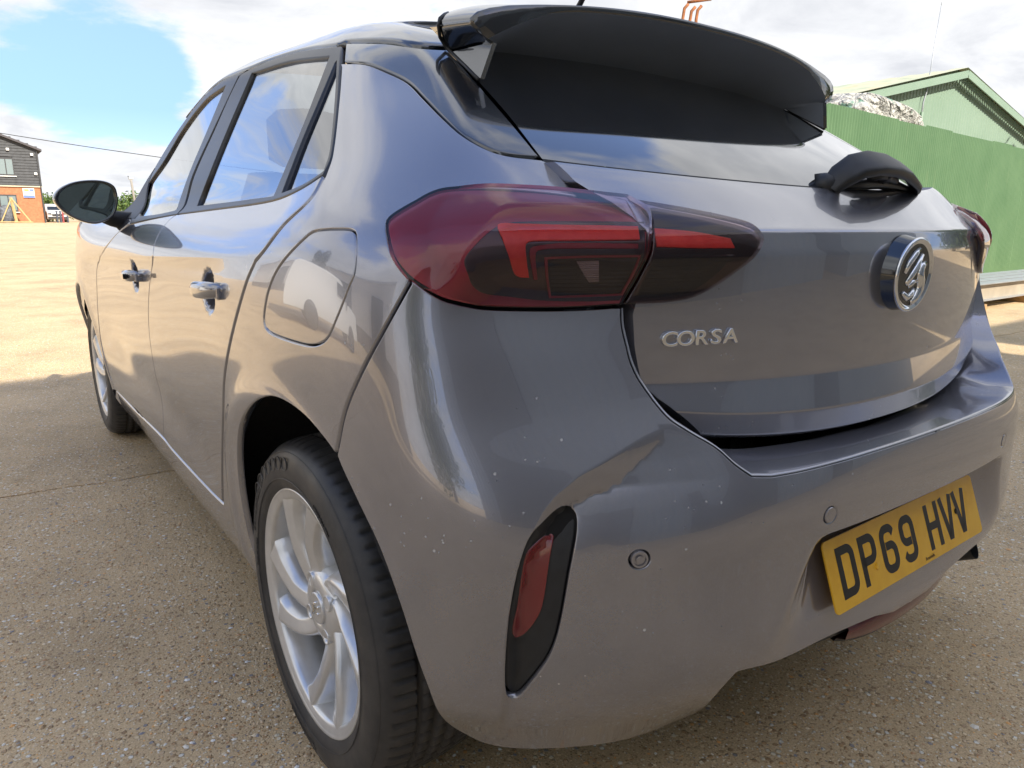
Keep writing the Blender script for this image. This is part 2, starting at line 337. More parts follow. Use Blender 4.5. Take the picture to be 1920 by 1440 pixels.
def sdist(x,z,R=RIDGE):
    """signed distance to the fold line (positive on its inner, lower side) and position 0..1 along it"""
    a=R[:-1];b=R[1:];ab=b-a;L2=(ab**2).sum(1);L=np.sqrt(L2);cum=np.r_[0,np.cumsum(L)]
    P=np.stack([x,z],1)[:,None]; t=np.clip(((P-a)*ab).sum(2)/L2,0,1); q=a+t[...,None]*ab
    dd=np.hypot(*(P-q).transpose(2,0,1)); i=dd.argmin(1); k=np.arange(len(x))
    W=np.vstack([R,[(.20,R[-1][1]),(.20,R[0][1])]]); c=np.zeros(len(x),bool)
    for j in range(len(W)):
        x1,y1=W[j]; x2,y2=W[(j+1)%len(W)]
        if y1==y2: continue
        c^=((y1>z)!=(y2>z))&(x<(x2-x1)*(z-y1)/(y2-y1)+x1)
    return np.where(c,1.,-1.)*dd[k,i],(cum[i]+t[k,i]*L[i])/cum[-1]
def base(u,v):
    Wu=spl_w(UK,SU,np.ravel(u)); Wv=spl_w(VZ,SV,np.ravel(v))
    return np.einsum('ij,jkc,ik->ic',Wv,PG,Wu)
def bnormal(u,v,f=None,e=1e-3):
    f=f or base
    u=np.ravel(u);v=np.ravel(v)
    du=f(u+e,v)-f(u-e,v); dv=f(u,v+e*.3)-f(u,v-e*.3)
    n=np.cross(du,dv); n/=np.linalg.norm(n,axis=1)[:,None]+1e-12
    return n
def shell(u,v):
    """point on the left half shell given as positive x; outward displaced"""
    P=base(u,v); n=bnormal(u,v)
    return P+n*disp(P)[:,None]
def left(P): P=np.array(P); P[...,0]*=-1; return P

# seams, cut-outs and lamp outlines as (u, v) positions on the body surface
K = {}
K['rear_door'] = [(2.1539,0.989),(2.1061,0.9908),(2.0595,0.9925),(2.0138,0.9941),(1.9688,0.9956),(1.9245,0.9971),(1.8807,0.9986),(1.8372,1.0),(1.7941,1.0013),(1.751,1.0025),(1.7078,1.0037),(1.6647,1.0048),(1.6218,1.0059),(1.5792,1.0069),(1.5373,1.008),(1.4962,1.0092),(1.4561,1.0104),(1.4223,1.0115),(1.3894,1.0128),(1.358,1.0142),(1.328,1.0159),(1.2999,1.0178),(1.2709,1.0204),(1.2438,1.0232),(1.2182,1.0263),(1.1942,1.0296),(1.1714,1.0329),(1.1519,1.0361),(1.1337,1.0396),(1.1164,1.0432),(1.0998,1.0469),(1.0834,1.0505),(1.0902,1.0433),(1.0962,1.036),(1.1025,1.0289),(1.11,1.0222),(1.1197,1.016),(1.1306,1.0107),(1.1426,1.0057),(1.1551,1.0008),(1.1678,0.9961),(1.1802,0.9913),(1.1921,0.9864),(1.203,0.9814),(1.2127,0.9761),(1.2214,0.9705),(1.2297,0.9647),(1.238,0.9588),(1.2466,0.9527),(1.2558,0.9466),(1.2657,0.9404),(1.2765,0.9342),(1.287,0.9288),(1.2981,0.9234),(1.3099,0.9179),(1.3173,0.9105),(1.3256,0.9031),(1.3342,0.8955),(1.3426,0.8878),(1.3506,0.8798),(1.3587,0.8714),(1.3674,0.8629),(1.3769,0.8541),(1.387,0.8452),(1.3979,0.8361),(1.4095,0.8267),(1.4215,0.8173),(1.4339,0.8077),(1.4464,0.7979),(1.4589,0.788),(1.4709,0.7783),(1.4829,0.7684),(1.4945,0.7583),(1.5059,0.748),(1.5168,0.7375),(1.5274,0.7268),(1.5376,0.7159),(1.5474,0.7048),(1.557,0.6936),(1.5656,0.6827),(1.5733,0.6718),(1.5804,0.6609),(1.587,0.65),(1.5934,0.639),(1.5999,0.6279),(1.607,0.6166),(1.6149,0.605),(1.6243,0.5925),(1.6344,0.5797),(1.6452,0.5665),(1.6563,0.5531),(1.6675,0.5395),(1.6786,0.5257),(1.6895,0.5118),(1.7002,0.4977),(1.7109,0.4835),(1.7215,0.4691),(1.7319,0.4546),(1.7414,0.4407),(1.7502,0.4268),(1.7582,0.4131),(1.7657,0.3994),(1.773,0.3856),(1.7805,0.3717),(1.7884,0.3574),(1.7973,0.3427),(1.8241,0.3402),(1.8512,0.3377),(1.8775,0.336),(1.9072,0.3346),(1.9372,0.3335),(1.9674,0.3326),(1.9979,0.3319),(2.0288,0.3313),(2.0602,0.3309),(2.0965,0.3305),(2.1339,0.3301),(2.1725,0.3298),(2.2121,0.3295),(2.2527,0.3293),(2.2944,0.3293),(2.3368,0.3296),(2.3673,0.331),(2.395,0.3338),(2.4236,0.3367),(2.4098,0.3556),(2.4003,0.3732),(2.3948,0.3895),(2.3924,0.4049),(2.3923,0.4196),(2.3936,0.4339),(2.3961,0.4475),(2.3989,0.461),(2.4001,0.475),(2.3979,0.4896),(2.3964,0.5037),(2.3959,0.5174),(2.3889,0.5325),(2.377,0.5488),(2.3679,0.5644),(2.3615,0.5793),(2.3571,0.5937),(2.3541,0.6078),(2.3518,0.6217),(2.3494,0.6355),(2.3466,0.6492),(2.3426,0.6636),(2.3371,0.6781),(2.3301,0.6927),(2.3221,0.7073),(2.3135,0.7219),(2.3046,0.7363),(2.2961,0.7493),(2.2868,0.7622),(2.2769,0.7751),(2.2664,0.7878),(2.2553,0.8004),(2.2438,0.8129),(2.2314,0.8249),(2.2179,0.8368),(2.2056,0.8487),(2.1903,0.8608),(2.165,0.8734),(2.1334,0.8871),(2.1375,0.8992),(2.1431,0.9109),(2.1483,0.9228),(2.1547,0.9344),(2.1614,0.9455),(2.1668,0.9561),(2.1709,0.9661),(2.1741,0.9756),(2.1672,0.9827)]
K['front_door'] = [(2.6457,0.9576),(2.5883,0.9615),(2.535,0.9653),(2.485,0.9689),(2.4375,0.9723),(2.3917,0.9754),(2.3423,0.9785),(2.2943,0.9813),(2.2478,0.984),(2.203,0.9865),(2.1597,0.989),(2.1696,0.9826),(2.1741,0.9756),(2.1703,0.9661),(2.1666,0.956),(2.1614,0.9455),(2.1547,0.9344),(2.1483,0.9228),(2.1431,0.9109),(2.1375,0.8992),(2.1334,0.8871),(2.165,0.8734),(2.1903,0.8608),(2.2056,0.8487),(2.2179,0.8368),(2.2314,0.8249),(2.2438,0.8129),(2.2553,0.8004),(2.2664,0.7878),(2.2769,0.7751),(2.2868,0.7622),(2.2961,0.7493),(2.3046,0.7363),(2.3135,0.7219),(2.3221,0.7073),(2.3301,0.6927),(2.3371,0.6781),(2.3426,0.6636),(2.3466,0.6492),(2.3494,0.6355),(2.3518,0.6217),(2.3541,0.6078),(2.3571,0.5937),(2.3615,0.5793),(2.3679,0.5644),(2.377,0.5488),(2.3889,0.5325),(2.3959,0.5174),(2.3964,0.5037),(2.3979,0.4896),(2.4001,0.475),(2.3989,0.461),(2.3961,0.4475),(2.3936,0.4339),(2.3923,0.4196),(2.3924,0.4049),(2.3948,0.3895),(2.4003,0.3732),(2.4098,0.3556),(2.4236,0.3367),(2.4778,0.3338),(2.5348,0.3306),(2.5947,0.3272),(2.6575,0.3236),(2.7166,0.32),(2.7788,0.3159),(2.8437,0.3118),(2.9103,0.3078),(2.9774,0.3044),(3.0557,0.3015),(3.134,0.2996),(3.2128,0.2985),(3.2933,0.2978),(3.3774,0.2972),(3.4003,0.312),(3.4102,0.33),(3.4125,0.3488),(3.4151,0.3676),(3.4179,0.3862),(3.4211,0.4048),(3.4249,0.4233),(3.4291,0.4418),(3.4331,0.4602),(3.436,0.4786),(3.4363,0.4974),(3.4323,0.5168),(3.4227,0.537),(3.41,0.5575),(3.3963,0.5778),(3.3814,0.5994),(3.3667,0.6207),(3.3526,0.6417),(3.339,0.6625),(3.326,0.6829),(3.3136,0.7031),(3.304,0.7206),(3.2956,0.7379),(3.2872,0.755),(3.2771,0.772),(3.2634,0.789),(3.2273,0.81),(3.1178,0.8338),(3.0168,0.8531),(2.9499,0.8691),(2.8915,0.8837),(2.844,0.897),(2.8071,0.9095),(2.7771,0.921),(2.7502,0.9316),(2.717,0.9411),(2.6789,0.9495)]
K['quarter_a'] = [(1.061,1.269),(1.0306,1.2656),(1.0031,1.2628),(0.9787,1.2603),(0.9574,1.2577),(0.9389,1.2544),(0.923,1.2505),(0.9092,1.2459),(0.8968,1.241),(0.8855,1.236),(0.8748,1.2311),(0.8639,1.2261),(0.8532,1.2212),(0.8429,1.2161),(0.8331,1.2106),(0.8241,1.2046),(0.8165,1.1983),(0.8098,1.1914),(0.8033,1.1843),(0.7968,1.1772),(0.7899,1.1705),(0.7817,1.1633),(0.7735,1.1562),(0.7653,1.1493),(0.7572,1.1426),(0.7492,1.1362),(0.7411,1.13),(0.7334,1.1241),(0.726,1.1183),(0.7187,1.1128),(0.7114,1.1077),(0.704,1.103),(0.6972,1.099),(0.6904,1.0953),(0.6837,1.0918),(0.6773,1.0885),(0.6709,1.0855),(0.6647,1.0826),(0.6581,1.0799),(0.6513,1.0777),(0.6443,1.0759),(0.6372,1.0745),(0.6298,1.0735),(0.6223,1.0726),(0.6149,1.072),(0.6074,1.0715),(0.5999,1.071),(0.5925,1.0705),(0.5852,1.0699),(0.5809,1.068),(0.5777,1.0654),(0.5762,1.0603),(0.5751,1.0551),(0.5742,1.0498),(0.5735,1.0445),(0.573,1.0392),(0.5727,1.034),(0.5724,1.0288),(0.5722,1.0237),(0.5721,1.0207),(0.5721,1.0178),(0.5781,1.0185),(0.5842,1.0192),(0.5902,1.0199),(0.5963,1.0206),(0.6024,1.0212),(0.6087,1.0218),(0.6154,1.0224),(0.6222,1.0229),(0.6291,1.0233),(0.636,1.0238),(0.643,1.0242),(0.65,1.0246),(0.6571,1.0249),(0.6642,1.0253),(0.6714,1.0256),(0.6787,1.0259),(0.6861,1.0261),(0.6935,1.0263),(0.7013,1.0264),(0.7092,1.0264),(0.7172,1.0264),(0.7253,1.0262),(0.7336,1.026),(0.7412,1.0256),(0.7489,1.0253),(0.7567,1.0247),(0.7645,1.024),(0.7722,1.0229),(0.7809,1.0211),(0.7894,1.0186),(0.7978,1.0158),(0.8054,1.0127),(0.8129,1.0093),(0.8205,1.0059),(0.8274,1.0032),(0.8344,1.0005),(0.8416,0.9977),(0.8488,0.9948),(0.8572,0.9915),(0.8657,0.988),(0.8736,0.984),(0.8784,0.9796),(0.8813,0.9747),(0.8817,0.9708),(0.8811,0.9669),(0.8807,0.9621),(0.8801,0.9574),(0.8788,0.9528),(0.8767,0.948),(0.874,0.9433),(0.8707,0.9388),(0.8663,0.934),(0.8613,0.9294),(0.856,0.925),(0.8506,0.9212),(0.8449,0.9175),(0.8393,0.9138),(0.8391,0.9086),(0.8433,0.9029),(0.8478,0.8973),(0.8524,0.8916),(0.8573,0.8859),(0.8623,0.8802),(0.8675,0.8744),(0.8729,0.8687),(0.8784,0.8628),(0.884,0.8569),(0.8898,0.851),(0.8955,0.8451),(0.9014,0.8391),(0.9075,0.8331),(0.9136,0.827),(0.9198,0.8208),(0.9261,0.8146),(0.9325,0.8082),(0.9389,0.8018),(0.9453,0.7953),(0.9518,0.7887),(0.9583,0.782),(0.965,0.7752),(0.9717,0.7684),(0.9785,0.7614),(0.9852,0.7543),(0.9918,0.7471),(0.9982,0.7398),(1.0044,0.7324),(1.0097,0.7254),(1.0147,0.7183),(1.0193,0.7112),(1.0237,0.704),(1.028,0.6968),(1.0322,0.6895),(1.0364,0.6822),(1.0405,0.6749),(1.0434,0.6707),(1.046,0.6665),(1.0541,0.6705),(1.0623,0.6746),(1.0707,0.6786),(1.0797,0.6823),(1.0886,0.6858),(1.0978,0.6894),(1.1072,0.6928),(1.117,0.6962),(1.1273,0.6993),(1.1383,0.7021),(1.1515,0.7049),(1.1656,0.7073),(1.1806,0.7094),(1.1965,0.711),(1.2133,0.7119),(1.2276,0.712),(1.2433,0.7112),(1.2598,0.7094),(1.2764,0.7065),(1.2972,0.701),(1.32,0.693),(1.343,0.6831),(1.3643,0.6727),(1.3866,0.6611),(1.4084,0.6489),(1.4285,0.6366),(1.4461,0.6244),(1.4629,0.6112),(1.4781,0.5978),(1.492,0.5844),(1.5047,0.5709),(1.5162,0.5575),(1.5268,0.5444),(1.5364,0.5312),(1.5448,0.5183),(1.5517,0.5056),(1.5574,0.4932),(1.5621,0.481),(1.5659,0.4689),(1.5689,0.4571),(1.5714,0.4454),(1.5734,0.4342),(1.5749,0.4231),(1.5761,0.412),(1.5771,0.401),(1.5779,0.3899),(1.5786,0.3789),(1.5792,0.3678),(1.58,0.3566),(1.5809,0.3454),(1.5806,0.3339),(1.5784,0.3232),(1.5755,0.3128),(1.5734,0.3021),(1.5733,0.2904)]
K['quarter_b'] = [(3.393,0.2873),(3.3132,0.287),(3.2324,0.2877),(3.1532,0.2889),(3.074,0.2911),(2.9944,0.2944),(2.9254,0.2983),(2.8565,0.3029),(2.7898,0.3076),(2.7266,0.312),(2.6677,0.3155),(2.6035,0.3189),(2.543,0.3218),(2.4867,0.3239),(2.4352,0.3251),(2.4034,0.324),(2.3756,0.3217),(2.3459,0.3204),(2.3026,0.3205),(2.2603,0.3208),(2.2191,0.3211),(2.1792,0.3215),(2.1404,0.322),(2.1027,0.3225),(2.0661,0.3231),(2.0344,0.3236),(2.0033,0.3243),(1.9726,0.3251),(1.9423,0.3261),(1.9122,0.3273),(1.8823,0.3287),(1.851,0.3309),(1.819,0.3337),(1.7875,0.3367),(1.7771,0.3532),(1.7679,0.369),(1.7593,0.3845),(1.7508,0.3997),(1.7422,0.4148),(1.7331,0.43),(1.7232,0.4452),(1.7126,0.4605),(1.7021,0.4749),(1.6914,0.4892),(1.6805,0.5034),(1.6693,0.5174),(1.6577,0.5314),(1.6459,0.5453),(1.6341,0.559),(1.6229,0.5723),(1.6127,0.5851),(1.6036,0.5976),(1.5955,0.6096),(1.5887,0.6208),(1.5828,0.6317),(1.577,0.6426),(1.5713,0.6533),(1.5652,0.664),(1.5586,0.6747),(1.5513,0.6855),(1.5432,0.6962),(1.534,0.7073),(1.5245,0.7182),(1.5146,0.7289),(1.5044,0.7395),(1.4936,0.7498),(1.4825,0.76),(1.471,0.77),(1.4593,0.7798),(1.4474,0.7894),(1.4351,0.7992),(1.4229,0.8089),(1.4109,0.8184),(1.3992,0.8278),(1.3881,0.837),(1.3775,0.8461),(1.3677,0.8549),(1.3585,0.8636),(1.3499,0.8721),(1.3418,0.8804),(1.3341,0.888),(1.3258,0.8953),(1.3171,0.9026),(1.3087,0.9096),(1.3012,0.9166),(1.2895,0.9221),(1.2784,0.9275),(1.2678,0.9329),(1.2568,0.939),(1.2466,0.945),(1.2371,0.951),(1.228,0.9569),(1.2193,0.9627),(1.2105,0.9684),(1.2016,0.9738),(1.1917,0.9791),(1.1808,0.9843),(1.1693,0.9892),(1.1572,0.9941),(1.1449,0.999),(1.1328,1.0039),(1.1211,1.0089),(1.1102,1.0142),(1.1007,1.0201),(1.093,1.0265),(1.0864,1.0331),(1.08,1.04),(1.0731,1.0467),(1.0706,1.0533),(1.0676,1.06),(1.0648,1.0667),(1.0627,1.0736),(1.0622,1.0808),(1.0629,1.0898),(1.0637,1.0989),(1.0645,1.1081),(1.0652,1.1175),(1.0658,1.1272),(1.0662,1.137),(1.0663,1.147),(1.066,1.1572),(1.0654,1.1676),(1.0646,1.1783),(1.0636,1.1891),(1.0628,1.1997),(1.0624,1.2106),(1.0627,1.2216),(1.0635,1.2329),(1.0647,1.2444),(1.0663,1.2562),(1.0679,1.2684)]
K['lens_outer'] = [(0.881,0.976),(0.8783,0.9803),(0.8736,0.984),(0.8656,0.9879),(0.8572,0.9915),(0.8488,0.9948),(0.8416,0.9977),(0.8344,1.0005),(0.8274,1.0032),(0.8205,1.0059),(0.8129,1.0093),(0.8054,1.0127),(0.7978,1.0158),(0.7894,1.0186),(0.7809,1.0211),(0.7722,1.0229),(0.7645,1.024),(0.7567,1.0247),(0.7489,1.0253),(0.7412,1.0256),(0.7336,1.026),(0.7253,1.0262),(0.7172,1.0264),(0.7092,1.0264),(0.7013,1.0264),(0.6935,1.0263),(0.6861,1.0261),(0.6787,1.0259),(0.6714,1.0256),(0.6642,1.0253),(0.6571,1.0249),(0.65,1.0246),(0.643,1.0242),(0.636,1.0238),(0.6291,1.0234),(0.6222,1.0229),(0.6154,1.0224),(0.6087,1.0218),(0.6025,1.0212),(0.5963,1.0205),(0.5903,1.0198),(0.5843,1.0191),(0.5783,1.0183),(0.5724,1.0175),(0.5657,1.0166),(0.5591,1.0157),(0.5525,1.0148),(0.546,1.0138),(0.5395,1.0128),(0.533,1.0119),(0.5266,1.0109),(0.5201,1.0099),(0.5137,1.009),(0.5121,1.0048),(0.5106,1.0007),(0.5096,0.9963),(0.5087,0.9921),(0.5082,0.9876),(0.5095,0.9826),(0.5135,0.9763),(0.5184,0.9694),(0.5222,0.9626),(0.5243,0.9563),(0.5259,0.9501),(0.5276,0.944),(0.5298,0.9384),(0.532,0.933),(0.5343,0.9276),(0.5365,0.9222),(0.5385,0.9167),(0.5407,0.9112),(0.543,0.9056),(0.5457,0.9001),(0.5485,0.8946),(0.5515,0.8889),(0.5547,0.8833),(0.5581,0.8776),(0.5655,0.8772),(0.5729,0.8768),(0.5802,0.8764),(0.5876,0.876),(0.595,0.8757),(0.6025,0.8755),(0.6099,0.8753),(0.6173,0.8751),(0.6246,0.875),(0.6319,0.875),(0.639,0.875),(0.6461,0.875),(0.6531,0.8751),(0.6599,0.8752),(0.6667,0.8753),(0.6733,0.8755),(0.6799,0.8756),(0.6863,0.8758),(0.6927,0.8761),(0.6984,0.8763),(0.7041,0.8765),(0.7098,0.8767),(0.7154,0.8769),(0.721,0.8772),(0.7266,0.8776),(0.7322,0.878),(0.7378,0.8785),(0.7428,0.8791),(0.7479,0.88),(0.753,0.881),(0.758,0.8821),(0.7632,0.8832),(0.7692,0.8846),(0.7753,0.886),(0.7814,0.8877),(0.7875,0.8898),(0.7929,0.892),(0.7983,0.8945),(0.8037,0.8971),(0.8093,0.8999),(0.8151,0.9026),(0.8221,0.9057),(0.8292,0.909),(0.8363,0.9126),(0.8431,0.9164),(0.8497,0.9206),(0.856,0.925),(0.8622,0.9298),(0.8681,0.9348),(0.8728,0.9401),(0.8757,0.9449),(0.8777,0.95),(0.8791,0.9552),(0.8803,0.9604),(0.8813,0.9656),(0.8818,0.9708)]
K['lens_inner'] = [(0.5122,1.0087),(0.5063,1.0077),(0.5005,1.0067),(0.4946,1.0058),(0.4888,1.0048),(0.4829,1.0038),(0.4771,1.0028),(0.4713,1.0018),(0.4655,1.0007),(0.4597,0.9996),(0.4541,0.9985),(0.4484,0.9974),(0.4428,0.9963),(0.4371,0.9951),(0.4314,0.9939),(0.4258,0.9926),(0.4201,0.9914),(0.4144,0.9901),(0.4086,0.9888),(0.4025,0.9873),(0.3964,0.9859),(0.3902,0.9843),(0.384,0.9827),(0.3779,0.981),(0.3719,0.9791),(0.3665,0.9772),(0.3616,0.975),(0.3575,0.9721),(0.3544,0.9676),(0.353,0.9622),(0.3543,0.958),(0.3571,0.9537),(0.3622,0.9477),(0.3672,0.942),(0.3724,0.9368),(0.3776,0.9325),(0.3831,0.9284),(0.3886,0.9246),(0.3941,0.9208),(0.3995,0.917),(0.4051,0.9129),(0.4108,0.9089),(0.4165,0.9049),(0.4225,0.901),(0.4287,0.8975),(0.4346,0.8943),(0.4406,0.8914),(0.4468,0.8886),(0.4531,0.8861),(0.4595,0.884),(0.4655,0.8825),(0.4716,0.8814),(0.4777,0.8805),(0.4839,0.8799),(0.49,0.8793),(0.4966,0.8787),(0.5032,0.8784),(0.5097,0.8782),(0.5163,0.878),(0.5229,0.8779),(0.5294,0.8778),(0.536,0.8778),(0.5425,0.8778),(0.5491,0.8779),(0.5557,0.8779),(0.5524,0.8832),(0.5493,0.8886),(0.5463,0.894),(0.5435,0.8995),(0.5409,0.905),(0.5385,0.9106),(0.5363,0.9162),(0.5343,0.9216),(0.5321,0.927),(0.5299,0.9324),(0.5277,0.9379),(0.5256,0.9434),(0.5239,0.9497),(0.5223,0.9562),(0.5201,0.9626),(0.5163,0.9694),(0.5115,0.9763),(0.5074,0.9826),(0.506,0.9879),(0.5063,0.9925),(0.5071,0.9969),(0.5083,1.001),(0.5102,1.0048)]
K['guide_outer'] = [(0.713,0.978),(0.7083,0.9794),(0.7024,0.9798),(0.696,0.9796),(0.6894,0.9792),(0.6831,0.9789),(0.6764,0.9789),(0.6697,0.9788),(0.663,0.9787),(0.6562,0.9786),(0.6494,0.9784),(0.6426,0.9782),(0.6357,0.9781),(0.6288,0.978),(0.6218,0.9779),(0.6147,0.9778),(0.6077,0.9778),(0.6006,0.9777),(0.5934,0.9777),(0.5863,0.9776),(0.5791,0.9776),(0.5719,0.9775),(0.5648,0.9774),(0.5576,0.9773),(0.5505,0.9771),(0.5433,0.9769),(0.5361,0.9768),(0.529,0.9766),(0.532,0.9715),(0.5343,0.9664),(0.5358,0.9613),(0.5424,0.9612),(0.549,0.9611),(0.5555,0.9609),(0.562,0.9608),(0.5685,0.9607),(0.575,0.9606),(0.5815,0.9605),(0.5886,0.9604),(0.5957,0.9603),(0.6028,0.9602),(0.6098,0.9602),(0.6168,0.9601),(0.6238,0.96),(0.6307,0.9599),(0.6375,0.9599),(0.6443,0.9598),(0.6511,0.9599),(0.6578,0.9599),(0.6645,0.9598),(0.6711,0.9596),(0.6777,0.9592),(0.6822,0.9582),(0.6856,0.9559),(0.6871,0.9516),(0.6874,0.9467),(0.6872,0.9417),(0.6866,0.9352),(0.6857,0.9286),(0.6844,0.922),(0.6832,0.9154),(0.6891,0.9154),(0.6947,0.916),(0.6985,0.9178),(0.7013,0.9208),(0.7035,0.9258),(0.7051,0.9311),(0.7065,0.9365),(0.7079,0.9417),(0.7095,0.9469),(0.711,0.952),(0.7122,0.957),(0.7131,0.9621),(0.7143,0.9681),(0.715,0.9741)]
K['guide_outer2'] = [(0.6737,0.9533),(0.6679,0.9541),(0.6621,0.9549),(0.6562,0.9556),(0.6503,0.9561),(0.6443,0.9565),(0.6384,0.9568),(0.6315,0.9569),(0.6246,0.9569),(0.6177,0.957),(0.6108,0.957),(0.6038,0.9569),(0.5968,0.9569),(0.5898,0.9568),(0.5827,0.9567),(0.5756,0.9565),(0.5685,0.9564),(0.5614,0.9563),(0.5542,0.9562),(0.547,0.9561),(0.5398,0.956),(0.5409,0.9507),(0.5481,0.9507),(0.5553,0.9508),(0.5625,0.9508),(0.5697,0.9508),(0.5768,0.9509),(0.5839,0.9509),(0.591,0.9509),(0.598,0.9509),(0.605,0.951),(0.612,0.951),(0.619,0.9509),(0.6259,0.9509),(0.6327,0.9509),(0.6395,0.9508),(0.6463,0.9507),(0.6531,0.9506),(0.6598,0.9502),(0.6664,0.9495),(0.6717,0.9484),(0.6751,0.9456),(0.676,0.9396),(0.6757,0.9331),(0.6748,0.9263),(0.6736,0.9194),(0.6726,0.9126),(0.6771,0.9126),(0.6784,0.9185),(0.6797,0.9244),(0.681,0.9302),(0.682,0.936),(0.6826,0.9417),(0.6826,0.9466),(0.6813,0.9507),(0.6779,0.9526)]
K['guide_inner'] = [(0.5099,0.9727),(0.5028,0.9723),(0.4957,0.9719),(0.4885,0.9715),(0.4812,0.9711),(0.474,0.9706),(0.4668,0.97),(0.4596,0.9693),(0.4531,0.9685),(0.4467,0.9676),(0.4402,0.9666),(0.4337,0.9655),(0.4271,0.9644),(0.4204,0.9632),(0.4136,0.9621),(0.4067,0.961),(0.4054,0.9555),(0.4032,0.9499),(0.4115,0.9499),(0.4197,0.95),(0.4278,0.95),(0.4358,0.95),(0.4437,0.9501),(0.4516,0.9501),(0.4593,0.9502),(0.467,0.9504),(0.4741,0.9505),(0.4812,0.9507),(0.4883,0.951),(0.4953,0.9512),(0.5022,0.9515),(0.5091,0.9517),(0.516,0.952),(0.5155,0.9572),(0.5144,0.9623),(0.5126,0.9675)]
K['reverse_frame'] = [(0.665,0.9404),(0.6587,0.9406),(0.6523,0.9409),(0.6458,0.9411),(0.6393,0.9414),(0.6328,0.9416),(0.6262,0.9418),(0.6195,0.942),(0.6129,0.9422),(0.6062,0.9423),(0.5995,0.9424),(0.5928,0.9424),(0.586,0.9425),(0.5792,0.9425),(0.5724,0.9426),(0.5656,0.9426),(0.5588,0.9426),(0.5519,0.9426),(0.545,0.9427),(0.5381,0.9427),(0.5399,0.9376),(0.5413,0.9325),(0.5425,0.9274),(0.5439,0.9223),(0.5457,0.917),(0.5476,0.9117),(0.5497,0.9064),(0.552,0.9011),(0.5545,0.8959),(0.5572,0.8906),(0.5646,0.8905),(0.5721,0.8903),(0.5796,0.8902),(0.587,0.89),(0.5944,0.8899),(0.6018,0.8897),(0.6092,0.8896),(0.6163,0.8894),(0.6233,0.8893),(0.6303,0.8892),(0.6372,0.8891),(0.6441,0.889),(0.6508,0.8888),(0.6575,0.8887),(0.6584,0.8953),(0.6596,0.9019),(0.6609,0.9086),(0.6622,0.9152),(0.6633,0.9215),(0.6641,0.9279),(0.6646,0.9342)]
K['reverse'] = [(0.6614,0.9378),(0.6555,0.938),(0.6495,0.9382),(0.6435,0.9385),(0.6375,0.9387),(0.6314,0.939),(0.6253,0.9392),(0.6191,0.9394),(0.6129,0.9395),(0.6059,0.9396),(0.5988,0.9397),(0.5916,0.9398),(0.5845,0.9399),(0.5773,0.9399),(0.5701,0.9399),(0.5628,0.9399),(0.5556,0.94),(0.5483,0.94),(0.541,0.94),(0.5432,0.9341),(0.545,0.9282),(0.5469,0.9224),(0.549,0.9165),(0.5513,0.9106),(0.5537,0.9048),(0.5564,0.899),(0.5594,0.8931),(0.5665,0.893),(0.5737,0.8928),(0.5808,0.8926),(0.588,0.8925),(0.5951,0.8923),(0.6021,0.8922),(0.6092,0.892),(0.6159,0.8919),(0.6226,0.8918),(0.6293,0.8917),(0.6359,0.8916),(0.6424,0.8915),(0.6489,0.8915),(0.6552,0.8914),(0.656,0.8973),(0.6571,0.9033),(0.6582,0.9092),(0.6593,0.9152),(0.6601,0.9209),(0.6607,0.9265),(0.6611,0.9322)]
K['reverse_lit'] = [(0.624,0.9356),(0.6182,0.9357),(0.6123,0.9358),(0.6064,0.936),(0.6005,0.9361),(0.5946,0.9363),(0.5941,0.9296),(0.5934,0.9228),(0.5924,0.916),(0.5915,0.9091),(0.5983,0.9089),(0.6051,0.9087),(0.6088,0.9134),(0.6126,0.9182),(0.6162,0.9229),(0.619,0.9271),(0.6216,0.9314)]
K['inner_clear'] = [(0.5183,0.9426),(0.5112,0.9427),(0.504,0.9429),(0.4968,0.9431),(0.4896,0.9433),(0.4823,0.9434),(0.4749,0.9435),(0.4675,0.9435),(0.4598,0.9435),(0.4521,0.9434),(0.4442,0.9432),(0.4363,0.9431),(0.4283,0.9429),(0.4202,0.9427),(0.412,0.9425),(0.4037,0.9423),(0.4083,0.9375),(0.4125,0.9326),(0.4166,0.9278),(0.4209,0.9232),(0.425,0.9192),(0.4293,0.9151),(0.4337,0.9112),(0.4382,0.9075),(0.443,0.904),(0.4482,0.9008),(0.4542,0.8977),(0.4606,0.8948),(0.4672,0.8923),(0.474,0.8903),(0.481,0.8889),(0.4881,0.8879),(0.4954,0.8873),(0.5026,0.8869),(0.51,0.8867),(0.5173,0.8866),(0.5246,0.8865),(0.5319,0.8864),(0.5392,0.8861),(0.5368,0.8916),(0.5347,0.8972),(0.5328,0.9027),(0.531,0.9083),(0.5292,0.9139),(0.5273,0.9194),(0.5253,0.9249),(0.5233,0.9304),(0.521,0.9365)]
